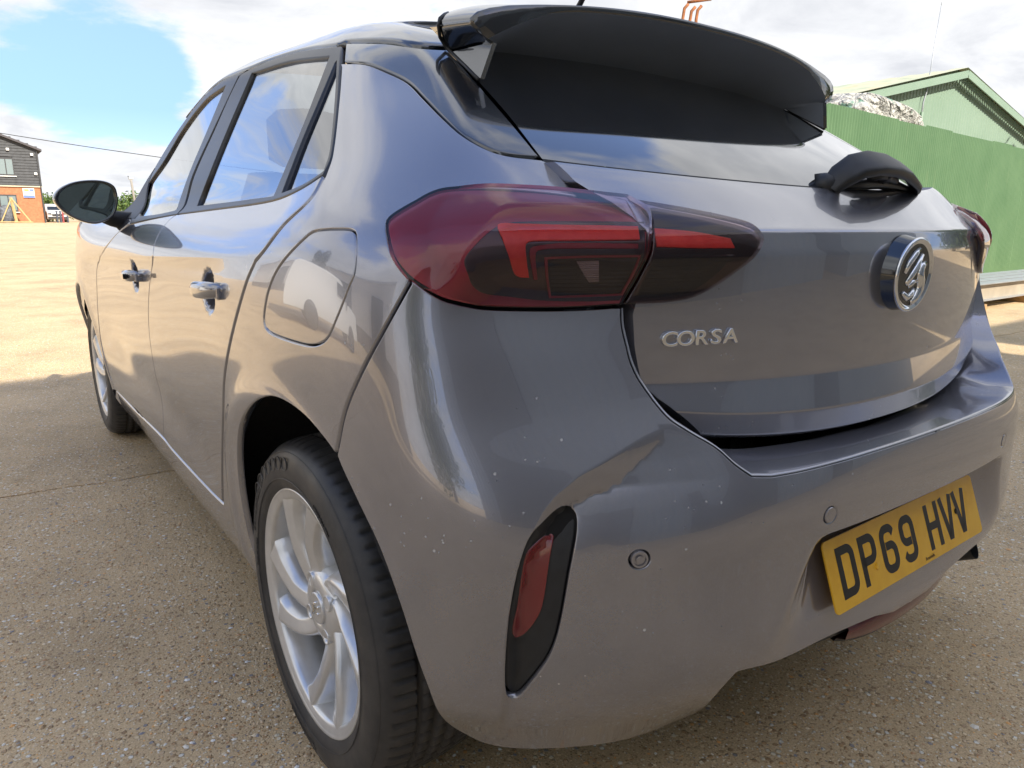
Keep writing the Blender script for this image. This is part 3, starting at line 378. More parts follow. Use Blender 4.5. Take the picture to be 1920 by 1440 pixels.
K['lens_crease'] = [(0.8393,0.9133),(0.8323,0.9105),(0.8254,0.9073),(0.8189,0.904),(0.8126,0.9011),(0.8065,0.899),(0.8008,0.898),(0.795,0.8991),(0.7894,0.9023),(0.7842,0.9064),(0.7795,0.9106),(0.7751,0.9153),(0.7714,0.9207),(0.768,0.9262),(0.7669,0.9301),(0.7657,0.9339),(0.7621,0.9392),(0.758,0.9444),(0.7536,0.9493),(0.7488,0.9539),(0.7437,0.9583),(0.7383,0.9627),(0.7326,0.9671),(0.7277,0.9708),(0.7226,0.9746),(0.7172,0.9782),(0.7114,0.9813),(0.705,0.984),(0.6984,0.986),(0.692,0.9872),(0.6848,0.9878),(0.6777,0.9882),(0.6707,0.9883),(0.6636,0.9883),(0.6566,0.9883),(0.6495,0.9883),(0.6423,0.9884),(0.6351,0.9885),(0.6279,0.9886),(0.6206,0.9887),(0.6133,0.9887),(0.606,0.9888),(0.5987,0.9888),(0.5914,0.9888),(0.5845,0.9888),(0.5775,0.9888),(0.5705,0.9888),(0.5635,0.9888),(0.5565,0.9888),(0.5495,0.9887),(0.5425,0.9887),(0.5356,0.9886),(0.5286,0.9886),(0.5217,0.9884),(0.5148,0.9883),(0.508,0.9881),(0.5011,0.9878),(0.4943,0.9874),(0.4875,0.987),(0.4808,0.9865),(0.4741,0.986),(0.4673,0.9854),(0.4605,0.9849),(0.4537,0.9843),(0.4468,0.9838),(0.4398,0.9833),(0.4329,0.9827),(0.4258,0.9822),(0.4187,0.9817),(0.4115,0.9811),(0.4042,0.9805),(0.3968,0.98),(0.3894,0.9794),(0.3818,0.9788),(0.3741,0.9783),(0.3663,0.9777)]
K['reflector_spot'] = [(0.7276,0.9183),(0.7226,0.9196),(0.7177,0.9171),(0.7129,0.914),(0.708,0.9108),(0.7032,0.9076),(0.7069,0.9049),(0.712,0.9077),(0.7172,0.9111),(0.7224,0.9148)]
K['dark_zone'] = [(0.7617,0.9365),(0.7598,0.9412),(0.7564,0.9458),(0.7522,0.9502),(0.7479,0.9544),(0.7435,0.9585),(0.7388,0.9625),(0.7338,0.9663),(0.7284,0.9701),(0.7227,0.9735),(0.7165,0.9768),(0.7099,0.9794),(0.7033,0.9814),(0.6975,0.9825),(0.6917,0.9833),(0.686,0.9837),(0.6803,0.9839),(0.6733,0.9841),(0.6663,0.9843),(0.6593,0.9845),(0.6522,0.9846),(0.6451,0.9847),(0.638,0.9848),(0.6309,0.9848),(0.6237,0.9849),(0.6165,0.9849),(0.6093,0.985),(0.602,0.985),(0.5948,0.985),(0.5879,0.985),(0.581,0.985),(0.5741,0.985),(0.5672,0.985),(0.5603,0.9849),(0.5534,0.9849),(0.5465,0.9848),(0.5396,0.9847),(0.5327,0.9847),(0.5258,0.9846),(0.5188,0.9845),(0.5119,0.9845),(0.5172,0.9785),(0.5216,0.9726),(0.5249,0.9667),(0.5273,0.9608),(0.5291,0.9549),(0.5304,0.9492),(0.5317,0.9435),(0.5334,0.9379),(0.5356,0.9326),(0.5382,0.9274),(0.5407,0.9221),(0.5429,0.9168),(0.5448,0.9116),(0.5468,0.9063),(0.549,0.9012),(0.5516,0.896),(0.5541,0.8919),(0.557,0.8878),(0.5601,0.8837),(0.5671,0.8837),(0.5742,0.8836),(0.5813,0.8834),(0.5883,0.8833),(0.5954,0.8832),(0.6024,0.8832),(0.6094,0.8833),(0.6167,0.8834),(0.624,0.8836),(0.6312,0.8838),(0.6383,0.884),(0.6453,0.8843),(0.6523,0.8847),(0.6591,0.8851),(0.6658,0.8856),(0.6718,0.8862),(0.6777,0.8869),(0.6835,0.8876),(0.6893,0.8884),(0.695,0.8892),(0.7007,0.8901),(0.7063,0.8909),(0.712,0.8918),(0.7171,0.8924),(0.7222,0.893),(0.7273,0.8937),(0.7323,0.8946),(0.7371,0.896),(0.7418,0.8983),(0.7462,0.9015),(0.75,0.9053),(0.7524,0.9093),(0.7542,0.9138),(0.7558,0.9184),(0.7586,0.9246),(0.7612,0.9307)]
K['strip'] = [(1.0527,1.3223),(1.0152,1.318),(0.982,1.3142),(0.9527,1.3109),(0.9269,1.3081),(0.9041,1.3056),(0.8831,1.3032),(0.8632,1.3007),(0.8437,1.2981),(0.8247,1.2953),(0.8051,1.292),(0.7838,1.2885),(0.7603,1.285),(0.7359,1.2819),(0.7126,1.2796),(0.6916,1.2782),(0.6723,1.2778),(0.6553,1.2781),(0.6399,1.2789),(0.6254,1.2799),(0.6116,1.2809),(0.6098,1.2714),(0.6081,1.2623),(0.6066,1.2535),(0.6053,1.2449),(0.6044,1.2368),(0.6038,1.2288),(0.6032,1.2209),(0.6027,1.2132),(0.6025,1.205),(0.6023,1.197),(0.6021,1.1891),(0.6017,1.1814),(0.6012,1.1738),(0.6005,1.1661),(0.5996,1.1586),(0.5985,1.1512),(0.5973,1.144),(0.596,1.1369),(0.5947,1.1299),(0.5934,1.1229),(0.5922,1.1166),(0.5911,1.1103),(0.59,1.1042),(0.5889,1.0981),(0.5879,1.0921),(0.587,1.0862),(0.586,1.0804),(0.5851,1.0747),(0.5922,1.0751),(0.5993,1.0753),(0.6065,1.0756),(0.6137,1.0759),(0.6209,1.0763),(0.6281,1.0769),(0.6351,1.0778),(0.6423,1.0791),(0.6493,1.0809),(0.6561,1.0832),(0.6628,1.0859),(0.669,1.0888),(0.6753,1.0919),(0.6818,1.0951),(0.6885,1.0987),(0.6953,1.1024),(0.7022,1.1065),(0.7095,1.1112),(0.7168,1.1164),(0.7241,1.1219),(0.7315,1.1277),(0.7392,1.1337),(0.7472,1.1399),(0.7553,1.1464),(0.7634,1.1532),(0.7716,1.1601),(0.7798,1.1673),(0.788,1.1745),(0.795,1.1814),(0.8015,1.1885),(0.8079,1.1957),(0.8147,1.2026),(0.8222,1.209),(0.8313,1.2151),(0.8411,1.2206),(0.8514,1.2258),(0.8622,1.2308),(0.8732,1.2357),(0.884,1.2405),(0.8956,1.2453),(0.9082,1.2499),(0.9222,1.2543),(0.9383,1.2582),(0.9557,1.2612),(0.9756,1.2637),(0.9981,1.2661),(1.0233,1.2687),(1.0512,1.2719),(1.0516,1.2834),(1.0517,1.2954),(1.0516,1.3083)]
K['flap'] = [(1.1833,0.9232),(1.1709,0.9296),(1.1582,0.9358),(1.1454,0.9418),(1.1325,0.9475),(1.1196,0.9531),(1.1068,0.9583),(1.0942,0.9634),(1.0803,0.9675),(1.0642,0.9697),(1.0475,0.9707),(1.0311,0.9715),(1.0152,0.972),(0.9999,0.9723),(0.9853,0.9724),(0.9714,0.9723),(0.9628,0.9714),(0.9566,0.9691),(0.9539,0.9641),(0.9539,0.9584),(0.9544,0.9526),(0.9549,0.9469),(0.9554,0.9411),(0.9561,0.9353),(0.9569,0.9295),(0.9581,0.9238),(0.9597,0.9181),(0.9623,0.913),(0.9663,0.9079),(0.9708,0.9029),(0.9752,0.8978),(0.9803,0.8914),(0.9854,0.8849),(0.9907,0.8783),(0.9961,0.8718),(1.0017,0.8651),(1.0077,0.8584),(1.0136,0.8519),(1.0195,0.8451),(1.026,0.8383),(1.0333,0.8317),(1.0421,0.8254),(1.0524,0.8203),(1.0655,0.8159),(1.0795,0.8125),(1.0943,0.8102),(1.1099,0.809),(1.1254,0.8085),(1.1427,0.8083),(1.1604,0.8081),(1.1784,0.8081),(1.1968,0.8083),(1.2153,0.8087),(1.2338,0.8094),(1.2532,0.8114),(1.2659,0.8162),(1.2691,0.8234),(1.2681,0.8318),(1.2644,0.8405),(1.2601,0.8484),(1.2556,0.8564),(1.2506,0.8644),(1.2452,0.8722),(1.2392,0.8799),(1.2325,0.8874),(1.2246,0.895),(1.2157,0.9025),(1.2057,0.9097),(1.1948,0.9167)]
K['glass_rear'] = [(1.9464,1.327),(1.8961,1.3262),(1.8474,1.3257),(1.7993,1.3254),(1.7512,1.325),(1.7024,1.3245),(1.652,1.3238),(1.5998,1.3225),(1.5458,1.3208),(1.493,1.3184),(1.4395,1.3156),(1.3867,1.3124),(1.3363,1.3092),(1.2895,1.306),(1.2463,1.303),(1.206,1.3002),(1.1679,1.2978),(1.1746,1.2861),(1.1803,1.2747),(1.1856,1.2637),(1.1907,1.253),(1.1957,1.2424),(1.201,1.2321),(1.2067,1.2219),(1.2129,1.2118),(1.2197,1.2019),(1.2267,1.1921),(1.234,1.1825),(1.2415,1.1729),(1.249,1.1636),(1.2564,1.1543),(1.2638,1.1451),(1.271,1.136),(1.278,1.1269),(1.285,1.1179),(1.292,1.1091),(1.2991,1.1002),(1.3065,1.0915),(1.3142,1.0828),(1.3226,1.0742),(1.3316,1.0657),(1.341,1.0573),(1.3504,1.0489),(1.3589,1.0404),(1.3657,1.032),(1.3699,1.0236),(1.4076,1.023),(1.4461,1.0224),(1.4855,1.0218),(1.5256,1.0211),(1.5662,1.0203),(1.6074,1.0195),(1.649,1.0187),(1.6909,1.0179),(1.7313,1.0171),(1.772,1.0163),(1.813,1.0154),(1.8545,1.0146),(1.8964,1.0137),(1.9388,1.0127),(1.9818,1.0117),(2.0254,1.0107),(2.0348,1.0213),(2.0364,1.0318),(2.0325,1.0423),(2.0257,1.0526),(2.018,1.0629),(2.0119,1.0731),(2.0084,1.0835),(2.0072,1.0939),(2.0075,1.1044),(2.0089,1.1158),(2.0106,1.1272),(2.0115,1.1387),(2.011,1.1501),(2.0089,1.1614),(2.0057,1.1727),(2.0017,1.184),(1.9972,1.1952),(1.9929,1.206),(1.9891,1.2169),(1.9862,1.2278),(1.984,1.2388),(1.9822,1.2499),(1.9801,1.2609),(1.9774,1.2719),(1.9736,1.2829),(1.9682,1.2938),(1.9606,1.3046),(1.9522,1.3155)]
K['glass_quarter'] = [(1.1088,1.2793),(1.1053,1.2673),(1.1017,1.2556),(1.0985,1.2443),(1.0957,1.2333),(1.0935,1.2225),(1.0921,1.212),(1.0913,1.2016),(1.0911,1.1915),(1.0911,1.1813),(1.0911,1.1712),(1.0908,1.1614),(1.0904,1.1517),(1.0897,1.1422),(1.0887,1.133),(1.0875,1.1239),(1.0862,1.115),(1.0849,1.1062),(1.0836,1.0976),(1.0824,1.0891),(1.0827,1.0807),(1.0851,1.0726),(1.0882,1.0647),(1.0906,1.0568),(1.1068,1.0534),(1.1233,1.0498),(1.1404,1.0464),(1.1585,1.0431),(1.1782,1.0401),(1.2015,1.0373),(1.2268,1.0349),(1.2539,1.0327),(1.2823,1.0305),(1.3113,1.0281),(1.307,1.0364),(1.301,1.0448),(1.294,1.0532),(1.2867,1.0616),(1.2795,1.0701),(1.2728,1.0787),(1.2664,1.0874),(1.2603,1.0961),(1.2542,1.1049),(1.248,1.1137),(1.2416,1.1226),(1.2353,1.1308),(1.2286,1.1391),(1.2214,1.1474),(1.2138,1.1558),(1.2059,1.1642),(1.1978,1.1727),(1.1896,1.1813),(1.1815,1.1901),(1.1734,1.1989),(1.165,1.2084),(1.1569,1.2181),(1.149,1.2279),(1.1414,1.2378),(1.1337,1.2479),(1.1259,1.2581),(1.1177,1.2685)]
K['glass_front'] = [(2.2362,1.3213),(2.2841,1.3182),(2.3386,1.3157),(2.3973,1.3133),(2.4566,1.3102),(2.5107,1.3059),(2.5627,1.2997),(2.611,1.2927),(2.6545,1.285),(2.6933,1.2766),(2.728,1.2676),(2.7598,1.2581),(2.7896,1.2483),(2.8143,1.2384),(2.8332,1.2279),(2.8457,1.2167),(2.8519,1.2049),(2.8535,1.1927),(2.8527,1.1803),(2.8516,1.1679),(2.852,1.1555),(2.8565,1.1442),(2.8651,1.1331),(2.876,1.1221),(2.8877,1.1108),(2.8982,1.0992),(2.9058,1.0869),(2.9085,1.0748),(2.9075,1.0619),(2.8999,1.0484),(2.8787,1.0347),(2.8379,1.0215),(2.7744,1.0082),(2.6987,0.9954),(2.6275,0.9833),(2.5547,0.9854),(2.487,0.9873),(2.425,0.9892),(2.3687,0.9915),(2.3282,0.9937),(2.2908,0.9962),(2.255,0.9988),(2.2193,1.0012),(2.2458,1.0143),(2.2579,1.0275),(2.2593,1.0405),(2.2549,1.0535),(2.2494,1.0663),(2.2469,1.0791),(2.2486,1.092),(2.2531,1.1051),(2.2587,1.1178),(2.2643,1.1305),(2.2687,1.1431),(2.271,1.1556),(2.2716,1.1679),(2.2709,1.1801),(2.2694,1.1923),(2.2675,1.2044),(2.2654,1.2163),(2.2631,1.2281),(2.2606,1.2399),(2.2578,1.2516),(2.2547,1.2633),(2.2512,1.275),(2.2473,1.2866),(2.2427,1.2981),(2.2379,1.3095)]
K['frame_rear'] = [(2.0109,1.3421),(1.9693,1.3431),(1.9299,1.3444),(1.8916,1.3459),(1.8534,1.3472),(1.8141,1.3482),(1.7726,1.3484),(1.7251,1.348),(1.6765,1.3474),(1.6267,1.3465),(1.5758,1.3453),(1.5239,1.3437),(1.4714,1.3418),(1.4186,1.3395),(1.363,1.3366),(1.3082,1.3331),(1.256,1.3295),(1.2072,1.326),(1.1618,1.3226),(1.1191,1.3196),(1.0786,1.3168),(1.0794,1.3044),(1.0804,1.2928),(1.0797,1.2816),(1.0774,1.2689),(1.0746,1.2567),(1.0719,1.2448),(1.0695,1.2332),(1.0677,1.2219),(1.0666,1.2108),(1.0662,1.2),(1.0666,1.1894),(1.0673,1.1785),(1.0678,1.1678),(1.0681,1.1573),(1.0682,1.147),(1.0679,1.137),(1.0675,1.1271),(1.0669,1.1175),(1.0662,1.1081),(1.0656,1.0989),(1.0651,1.0898),(1.0648,1.0809),(1.0669,1.0731),(1.072,1.0657),(1.0784,1.0585),(1.0841,1.0513),(1.1004,1.0478),(1.1171,1.0441),(1.1345,1.0405),(1.1527,1.037),(1.1723,1.0338),(1.1951,1.0305),(1.2193,1.0272),(1.245,1.0241),(1.2723,1.0213),(1.3015,1.0188),(1.3298,1.0168),(1.3599,1.0151),(1.3915,1.0137),(1.4245,1.0125),(1.4585,1.0114),(1.4988,1.0102),(1.54,1.0091),(1.5821,1.008),(1.6248,1.0069),(1.6679,1.0059),(1.7112,1.0048),(1.7545,1.0037),(1.7978,1.0025),(1.8411,1.0012),(1.8841,0.9998),(1.9275,0.9984),(1.9713,0.9969),(2.0158,0.9954),(2.0609,0.9938),(2.107,0.9921),(2.1541,0.9904),(2.1519,0.9971),(2.1473,1.0038),(2.1508,1.0116),(2.1618,1.0232),(2.1679,1.0353),(2.1699,1.0475),(2.1698,1.0598),(2.1693,1.072),(2.1693,1.0839),(2.1694,1.0953),(2.1709,1.1068),(2.173,1.1183),(2.1749,1.1298),(2.1756,1.1412),(2.1747,1.1524),(2.1723,1.1636),(2.1687,1.1747),(2.1643,1.1857),(2.1596,1.1966),(2.1549,1.2081),(2.1507,1.2196),(2.147,1.2313),(2.1436,1.2429),(2.14,1.2546),(2.1358,1.2662),(2.1306,1.2776),(2.1239,1.2888),(2.1152,1.2997),(2.1047,1.3104),(2.0945,1.3211),(2.0883,1.3321),(2.0733,1.3376),(2.0415,1.3398)]
K['frame_front'] = [(2.0191,1.3429),(2.0458,1.3396),(2.0742,1.3365),(2.1041,1.3335),(2.1048,1.3214),(2.1125,1.3102),(2.1221,1.2992),(2.1307,1.2882),(2.1384,1.2771),(2.1453,1.266),(2.1518,1.2548),(2.1579,1.2435),(2.1639,1.2322),(2.1699,1.2209),(2.1759,1.2096),(2.1816,1.1982),(2.1869,1.1872),(2.192,1.1762),(2.1963,1.1652),(2.1995,1.154),(2.2011,1.1427),(2.2009,1.1312),(2.1993,1.1197),(2.1972,1.1081),(2.1954,1.0965),(2.1948,1.0849),(2.1941,1.0729),(2.1935,1.0606),(2.1926,1.0482),(2.1894,1.0358),(2.1818,1.0236),(2.1686,1.0118),(2.1623,1.004),(2.1623,0.9972),(2.1599,0.9903),(2.2045,0.9879),(2.2508,0.9854),(2.2986,0.9827),(2.3481,0.9799),(2.3992,0.9768),(2.4467,0.9737),(2.496,0.9703),(2.5479,0.9667),(2.6034,0.9629),(2.6634,0.959),(2.7136,0.9707),(2.7795,0.9829),(2.8545,0.9956),(2.9239,1.0087),(2.9727,1.0227),(2.997,1.0364),(3.0023,1.0498),(2.996,1.0629),(2.9885,1.0764),(2.9867,1.0899),(2.9899,1.1032),(2.9967,1.1165),(3.0055,1.1295),(3.0153,1.1425),(3.0251,1.1552),(3.036,1.1694),(3.0465,1.1834),(3.0533,1.1971),(3.0525,1.2103),(3.0404,1.2228),(3.0168,1.2345),(2.9866,1.2455),(2.9533,1.256),(2.9224,1.2654),(2.8928,1.2747),(2.8638,1.2837),(2.8334,1.2925),(2.7989,1.3007),(2.7568,1.3082),(2.7063,1.315),(2.6509,1.3211),(2.5893,1.3271),(2.5281,1.3327),(2.4682,1.3378),(2.4086,1.342),(2.3473,1.3451),(2.2805,1.3464),(2.209,1.3458),(2.1396,1.3446),(2.0758,1.3433)]
K['roof_seam'] = [(0.6054,1.2876),(0.6173,1.2866),(0.6295,1.2855),(0.6422,1.2846),(0.6556,1.2839),(0.67,1.2837),(0.686,1.2841),(0.7061,1.2854),(0.7287,1.2878),(0.7529,1.2911),(0.777,1.2949),(0.7995,1.2989),(0.8201,1.3025),(0.84,1.3057),(0.8603,1.3086),(0.8811,1.3114),(0.9031,1.3143),(0.9271,1.3172),(0.9541,1.3202),(0.9845,1.3233),(1.0186,1.3265),(1.0561,1.3297),(1.0806,1.322),(1.1206,1.3239),(1.1636,1.3267),(1.2103,1.3302),(1.2614,1.3342),(1.3166,1.3386),(1.3744,1.3426),(1.4321,1.346),(1.4863,1.3485),(1.54,1.3505),(1.5929,1.3522),(1.645,1.3535),(1.6961,1.3545),(1.7461,1.3553),(1.7954,1.3559),(1.8462,1.3558),(1.8935,1.3547),(1.9399,1.3532),(1.9878,1.3518),(2.0394,1.3509),(2.0991,1.3512),(2.1683,1.3524),(2.2455,1.3538),(2.3269,1.3545),(2.403,1.3534),(2.4681,1.3502),(2.5307,1.3459),(2.5957,1.3409),(2.6694,1.3358),(2.7692,1.3315),(2.8106,1.3244),(2.8089,1.3151),(2.8549,1.3076),(2.9218,1.3008),(2.9334,1.2912),(2.9522,1.2817),(2.9755,1.2721),(3.0025,1.2624),(3.0269,1.2526),(3.0449,1.242),(3.0561,1.2309),(3.0589,1.2191),(3.0528,1.2067),(3.0422,1.194),(3.0318,1.1813)]
K['ridge'] = [(0.4395,0.6569),(0.4441,0.6608),(0.4486,0.6647),(0.4529,0.6685),(0.4569,0.6726),(0.4606,0.677),(0.4639,0.6817),(0.4672,0.6863),(0.4706,0.6908),(0.4744,0.6949),(0.4783,0.6984),(0.4825,0.7017),(0.4868,0.7049),(0.4913,0.7079),(0.4958,0.711),(0.5003,0.7141),(0.5048,0.7172),(0.5097,0.7207),(0.5145,0.7241),(0.519,0.7278),(0.523,0.7318),(0.5265,0.7362),(0.5293,0.7406),(0.532,0.7452),(0.5346,0.7499),(0.5372,0.7547),(0.5397,0.7597),(0.5421,0.7647),(0.5446,0.7698),(0.547,0.775),(0.5495,0.7801),(0.5518,0.7858),(0.5537,0.7918),(0.5552,0.7979),(0.5566,0.804),(0.5573,0.809),(0.5577,0.8141),(0.5579,0.8193),(0.5581,0.8244),(0.5585,0.8298),(0.5589,0.8352),(0.5592,0.8407),(0.5595,0.8462),(0.5595,0.8517),(0.5592,0.8571),(0.5586,0.8626),(0.558,0.8681),(0.5576,0.8737)]
K['bump_a'] = [(0.5619,0.875),(0.5686,0.8747),(0.5752,0.8743),(0.5819,0.874),(0.5885,0.8737),(0.5952,0.8735),(0.6026,0.8733),(0.6101,0.8731),(0.6175,0.873),(0.6248,0.8729),(0.6321,0.8728),(0.6393,0.8728),(0.6463,0.8729),(0.6533,0.8729),(0.6602,0.873),(0.6669,0.8732),(0.6736,0.8733),(0.6801,0.8735),(0.6866,0.8737),(0.6929,0.874),(0.6986,0.8742),(0.7043,0.8744),(0.7099,0.8746),(0.7156,0.8748),(0.7212,0.8751),(0.7268,0.8755),(0.7323,0.8759),(0.7379,0.8764),(0.743,0.877),(0.748,0.8779),(0.7531,0.8789),(0.7582,0.88),(0.7633,0.8811),(0.7693,0.8825),(0.7753,0.884),(0.7815,0.8856),(0.7876,0.8877),(0.7929,0.8899),(0.7983,0.8924),(0.8037,0.895),(0.8093,0.8977),(0.815,0.9005),(0.8219,0.9042),(0.8289,0.9082),(0.8355,0.911),(0.8362,0.9073),(0.8404,0.9017),(0.8449,0.896),(0.8495,0.8904),(0.8543,0.8847),(0.8593,0.879),(0.8644,0.8732),(0.8697,0.8675),(0.8752,0.8616),(0.8807,0.8558),(0.8864,0.8498),(0.8921,0.8439),(0.898,0.838),(0.904,0.832),(0.9101,0.8259),(0.9163,0.8197),(0.9225,0.8135),(0.9288,0.8072),(0.9351,0.8008),(0.9415,0.7943),(0.9479,0.7877),(0.9542,0.7811),(0.9606,0.7744),(0.9671,0.7675),(0.9736,0.7606),(0.98,0.7536),(0.9863,0.7464),(0.9924,0.7392),(0.9983,0.7319),(1.0035,0.7249),(1.0084,0.7179),(1.0129,0.7108),(1.0172,0.7037),(1.0215,0.6965),(1.0257,0.6892),(1.03,0.6819),(1.0342,0.6747),(1.0379,0.6687),(1.0387,0.6635),(1.0345,0.6583),(1.0299,0.6531),(1.0251,0.6481),(1.0201,0.6431),(1.015,0.6381),(1.0098,0.6332),(1.0047,0.6283),(0.9996,0.6233),(0.9947,0.6184),(0.9896,0.6131),(0.9845,0.6079),(0.9793,0.6027),(0.9742,0.5974),(0.9692,0.5922),(0.9643,0.587),(0.9596,0.5817),(0.955,0.5763),(0.9507,0.5709),(0.9466,0.5654),(0.9427,0.5598),(0.9389,0.554),(0.9353,0.5481),(0.9319,0.5421),(0.9286,0.5361),(0.9254,0.53),(0.9224,0.5239),(0.9194,0.5176),(0.9166,0.5113),(0.9138,0.5049),(0.9111,0.4985),(0.9085,0.492),(0.9059,0.4854),(0.9034,0.4786),(0.901,0.4716),(0.8988,0.4645),(0.8966,0.4573),(0.8945,0.4501),(0.8925,0.4427),(0.8905,0.4353),(0.8885,0.4278),(0.8864,0.4203),(0.8843,0.4129),(0.8823,0.4055),(0.8802,0.3981),(0.8781,0.3906),(0.876,0.3829),(0.8741,0.3749),(0.8724,0.3666),(0.8711,0.3584),(0.8702,0.3495),(0.8695,0.34),(0.869,0.33),(0.8685,0.3194),(0.8681,0.3079),(0.8664,0.2955),(0.8626,0.2844),(0.8573,0.2746),(0.8514,0.267),(0.8443,0.2606),(0.8364,0.2549),(0.8281,0.2496),(0.8186,0.2438),(0.8085,0.2383),(0.7977,0.2339),(0.7862,0.2311),(0.7748,0.2295),(0.7634,0.2283),(0.752,0.2274),(0.7408,0.2269),(0.7299,0.2268),(0.7195,0.227),(0.7098,0.2274),(0.7004,0.2276),(0.6913,0.2278),(0.6824,0.2278),(0.6738,0.2277),(0.6654,0.2275),(0.6573,0.2271),(0.6493,0.2267),(0.6415,0.2262),(0.6337,0.2255),(0.6261,0.2249),(0.6184,0.2241),(0.6107,0.2231),(0.603,0.2221),(0.5953,0.221),(0.5875,0.2198),(0.5797,0.2187),(0.5719,0.2175),(0.564,0.2163),(0.556,0.2152),(0.5479,0.2142),(0.5397,0.2133),(0.5311,0.2124),(0.5224,0.2116),(0.5134,0.2109),(0.5043,0.2102),(0.4949,0.2095),(0.4852,0.2085),(0.4749,0.2071),(0.4634,0.2048),(0.4451,0.1957),(0.4078,0.1673),(0.397,0.1639),(0.3861,0.1645),(0.375,0.1381),(0.366,0.1672),(0.4066,0.2154),(0.4141,0.2319),(0.4259,0.2524),(0.4323,0.2676),(0.438,0.2813),(0.4436,0.2949),(0.4481,0.3076),(0.451,0.3187),(0.4523,0.3284),(0.452,0.3364),(0.4504,0.3445),(0.4481,0.352),(0.4452,0.3589),(0.4419,0.3654),(0.434,0.3651),(0.4258,0.3645),(0.4174,0.3637),(0.4088,0.3629),(0.3998,0.3617),(0.3905,0.3605),(0.381,0.3593),(0.3716,0.3583),(0.3623,0.3578),(0.3529,0.3577),(0.3436,0.3578),(0.3342,0.3582),(0.325,0.3588),(0.3158,0.3596),(0.3064,0.3604),(0.2968,0.3612),(0.2869,0.362),(0.2769,0.3626),(0.2665,0.3631),(0.2558,0.3633),(0.2449,0.3634),(0.2328,0.3633),(0.2203,0.363),(0.2076,0.3625),(0.1945,0.3619),(0.181,0.3611),(0.1672,0.3602),(0.1531,0.3591),(0.1385,0.3579),(0.1235,0.3566),(0.1082,0.3552),(0.0924,0.3536)]
K['bezel'] = [(0.687,0.6356),(0.6825,0.6336),(0.6795,0.6304),(0.6782,0.6254),(0.6782,0.6197),(0.6788,0.6139),(0.6797,0.608),(0.6807,0.6021),(0.6818,0.5961),(0.6831,0.5895),(0.6844,0.5829),(0.6857,0.5762),(0.6869,0.5695),(0.6881,0.5627),(0.6892,0.556),(0.6903,0.5492),(0.6913,0.5423),(0.6921,0.5356),(0.6929,0.5289),(0.6937,0.5223),(0.6945,0.5156),(0.6953,0.5088),(0.6962,0.5021),(0.6971,0.4953),(0.698,0.4885),(0.699,0.482),(0.6999,0.4755),(0.701,0.4689),(0.702,0.4623),(0.7032,0.4557),(0.7046,0.4492),(0.7063,0.4417),(0.7082,0.4341),(0.7104,0.4267),(0.7129,0.4194),(0.7155,0.4129),(0.7182,0.4064),(0.7211,0.3999),(0.7241,0.3933),(0.7271,0.3867),(0.7301,0.3799),(0.7331,0.3729),(0.7363,0.3658),(0.7399,0.3593),(0.7437,0.3552),(0.7479,0.3534),(0.7519,0.3582),(0.7547,0.3668),(0.756,0.3762),(0.7569,0.3849),(0.7573,0.3931),(0.7576,0.4009),(0.7577,0.4083),(0.7578,0.416),(0.7577,0.4235),(0.7576,0.431),(0.7575,0.4386),(0.7572,0.4463),(0.757,0.454),(0.7566,0.4614),(0.7563,0.4688),(0.7558,0.4761),(0.7554,0.4833),(0.7549,0.4904),(0.7543,0.4974),(0.7537,0.5045),(0.753,0.5113),(0.7523,0.5182),(0.7514,0.5249),(0.7504,0.5315),(0.7494,0.5381),(0.7482,0.5446),(0.747,0.551),(0.7456,0.5574),(0.7441,0.5636),(0.7426,0.5698),(0.7408,0.5761),(0.739,0.5823),(0.7369,0.5883),(0.7346,0.5942),(0.7319,0.5997),(0.7288,0.6046),(0.7251,0.609),(0.7211,0.6128),(0.7169,0.6165),(0.7124,0.6207),(0.7076,0.6249),(0.7028,0.6292),(0.6977,0.633),(0.6925,0.6352)]
K['reflector'] = [(0.707,0.5981),(0.7047,0.5947),(0.7057,0.5884),(0.707,0.5819),(0.7083,0.5753),(0.7096,0.5686),(0.7108,0.562),(0.7117,0.5552),(0.7126,0.5482),(0.7134,0.541),(0.7141,0.5339),(0.7149,0.5267),(0.7157,0.5196),(0.7166,0.5124),(0.7176,0.5053),(0.7187,0.4981),(0.72,0.4923),(0.7218,0.4865),(0.7239,0.4809),(0.7263,0.4754),(0.729,0.4698),(0.732,0.4643),(0.7353,0.459),(0.7388,0.454),(0.7436,0.4493),(0.7482,0.4503),(0.7503,0.4569),(0.751,0.4644),(0.7503,0.4717),(0.7491,0.4786),(0.7478,0.4853),(0.7464,0.492),(0.7453,0.4989),(0.7445,0.5066),(0.7437,0.5144),(0.7431,0.5222),(0.7424,0.5299),(0.7417,0.5374),(0.7407,0.5447),(0.7397,0.552),(0.7387,0.5598),(0.7372,0.5675),(0.7351,0.5741),(0.7327,0.5783),(0.7297,0.5817),(0.7262,0.5847),(0.7227,0.5874),(0.7189,0.5902),(0.7149,0.5929),(0.7108,0.5954)]
K['sensor1'] = [(0.5887,0.5615),(0.5891,0.5574),(0.5906,0.5536),(0.593,0.5505),(0.5961,0.5481),(0.5998,0.5468),(0.6039,0.5464),(0.6079,0.5473),(0.6117,0.5491),(0.615,0.5519),(0.6175,0.5553),(0.6191,0.5593),(0.6197,0.5634),(0.6192,0.5675),(0.6177,0.5712),(0.6153,0.5743),(0.6121,0.5766),(0.6084,0.578),(0.6044,0.5783),(0.6004,0.5775),(0.5966,0.5757),(0.5934,0.573),(0.5909,0.5696),(0.5893,0.5657)]

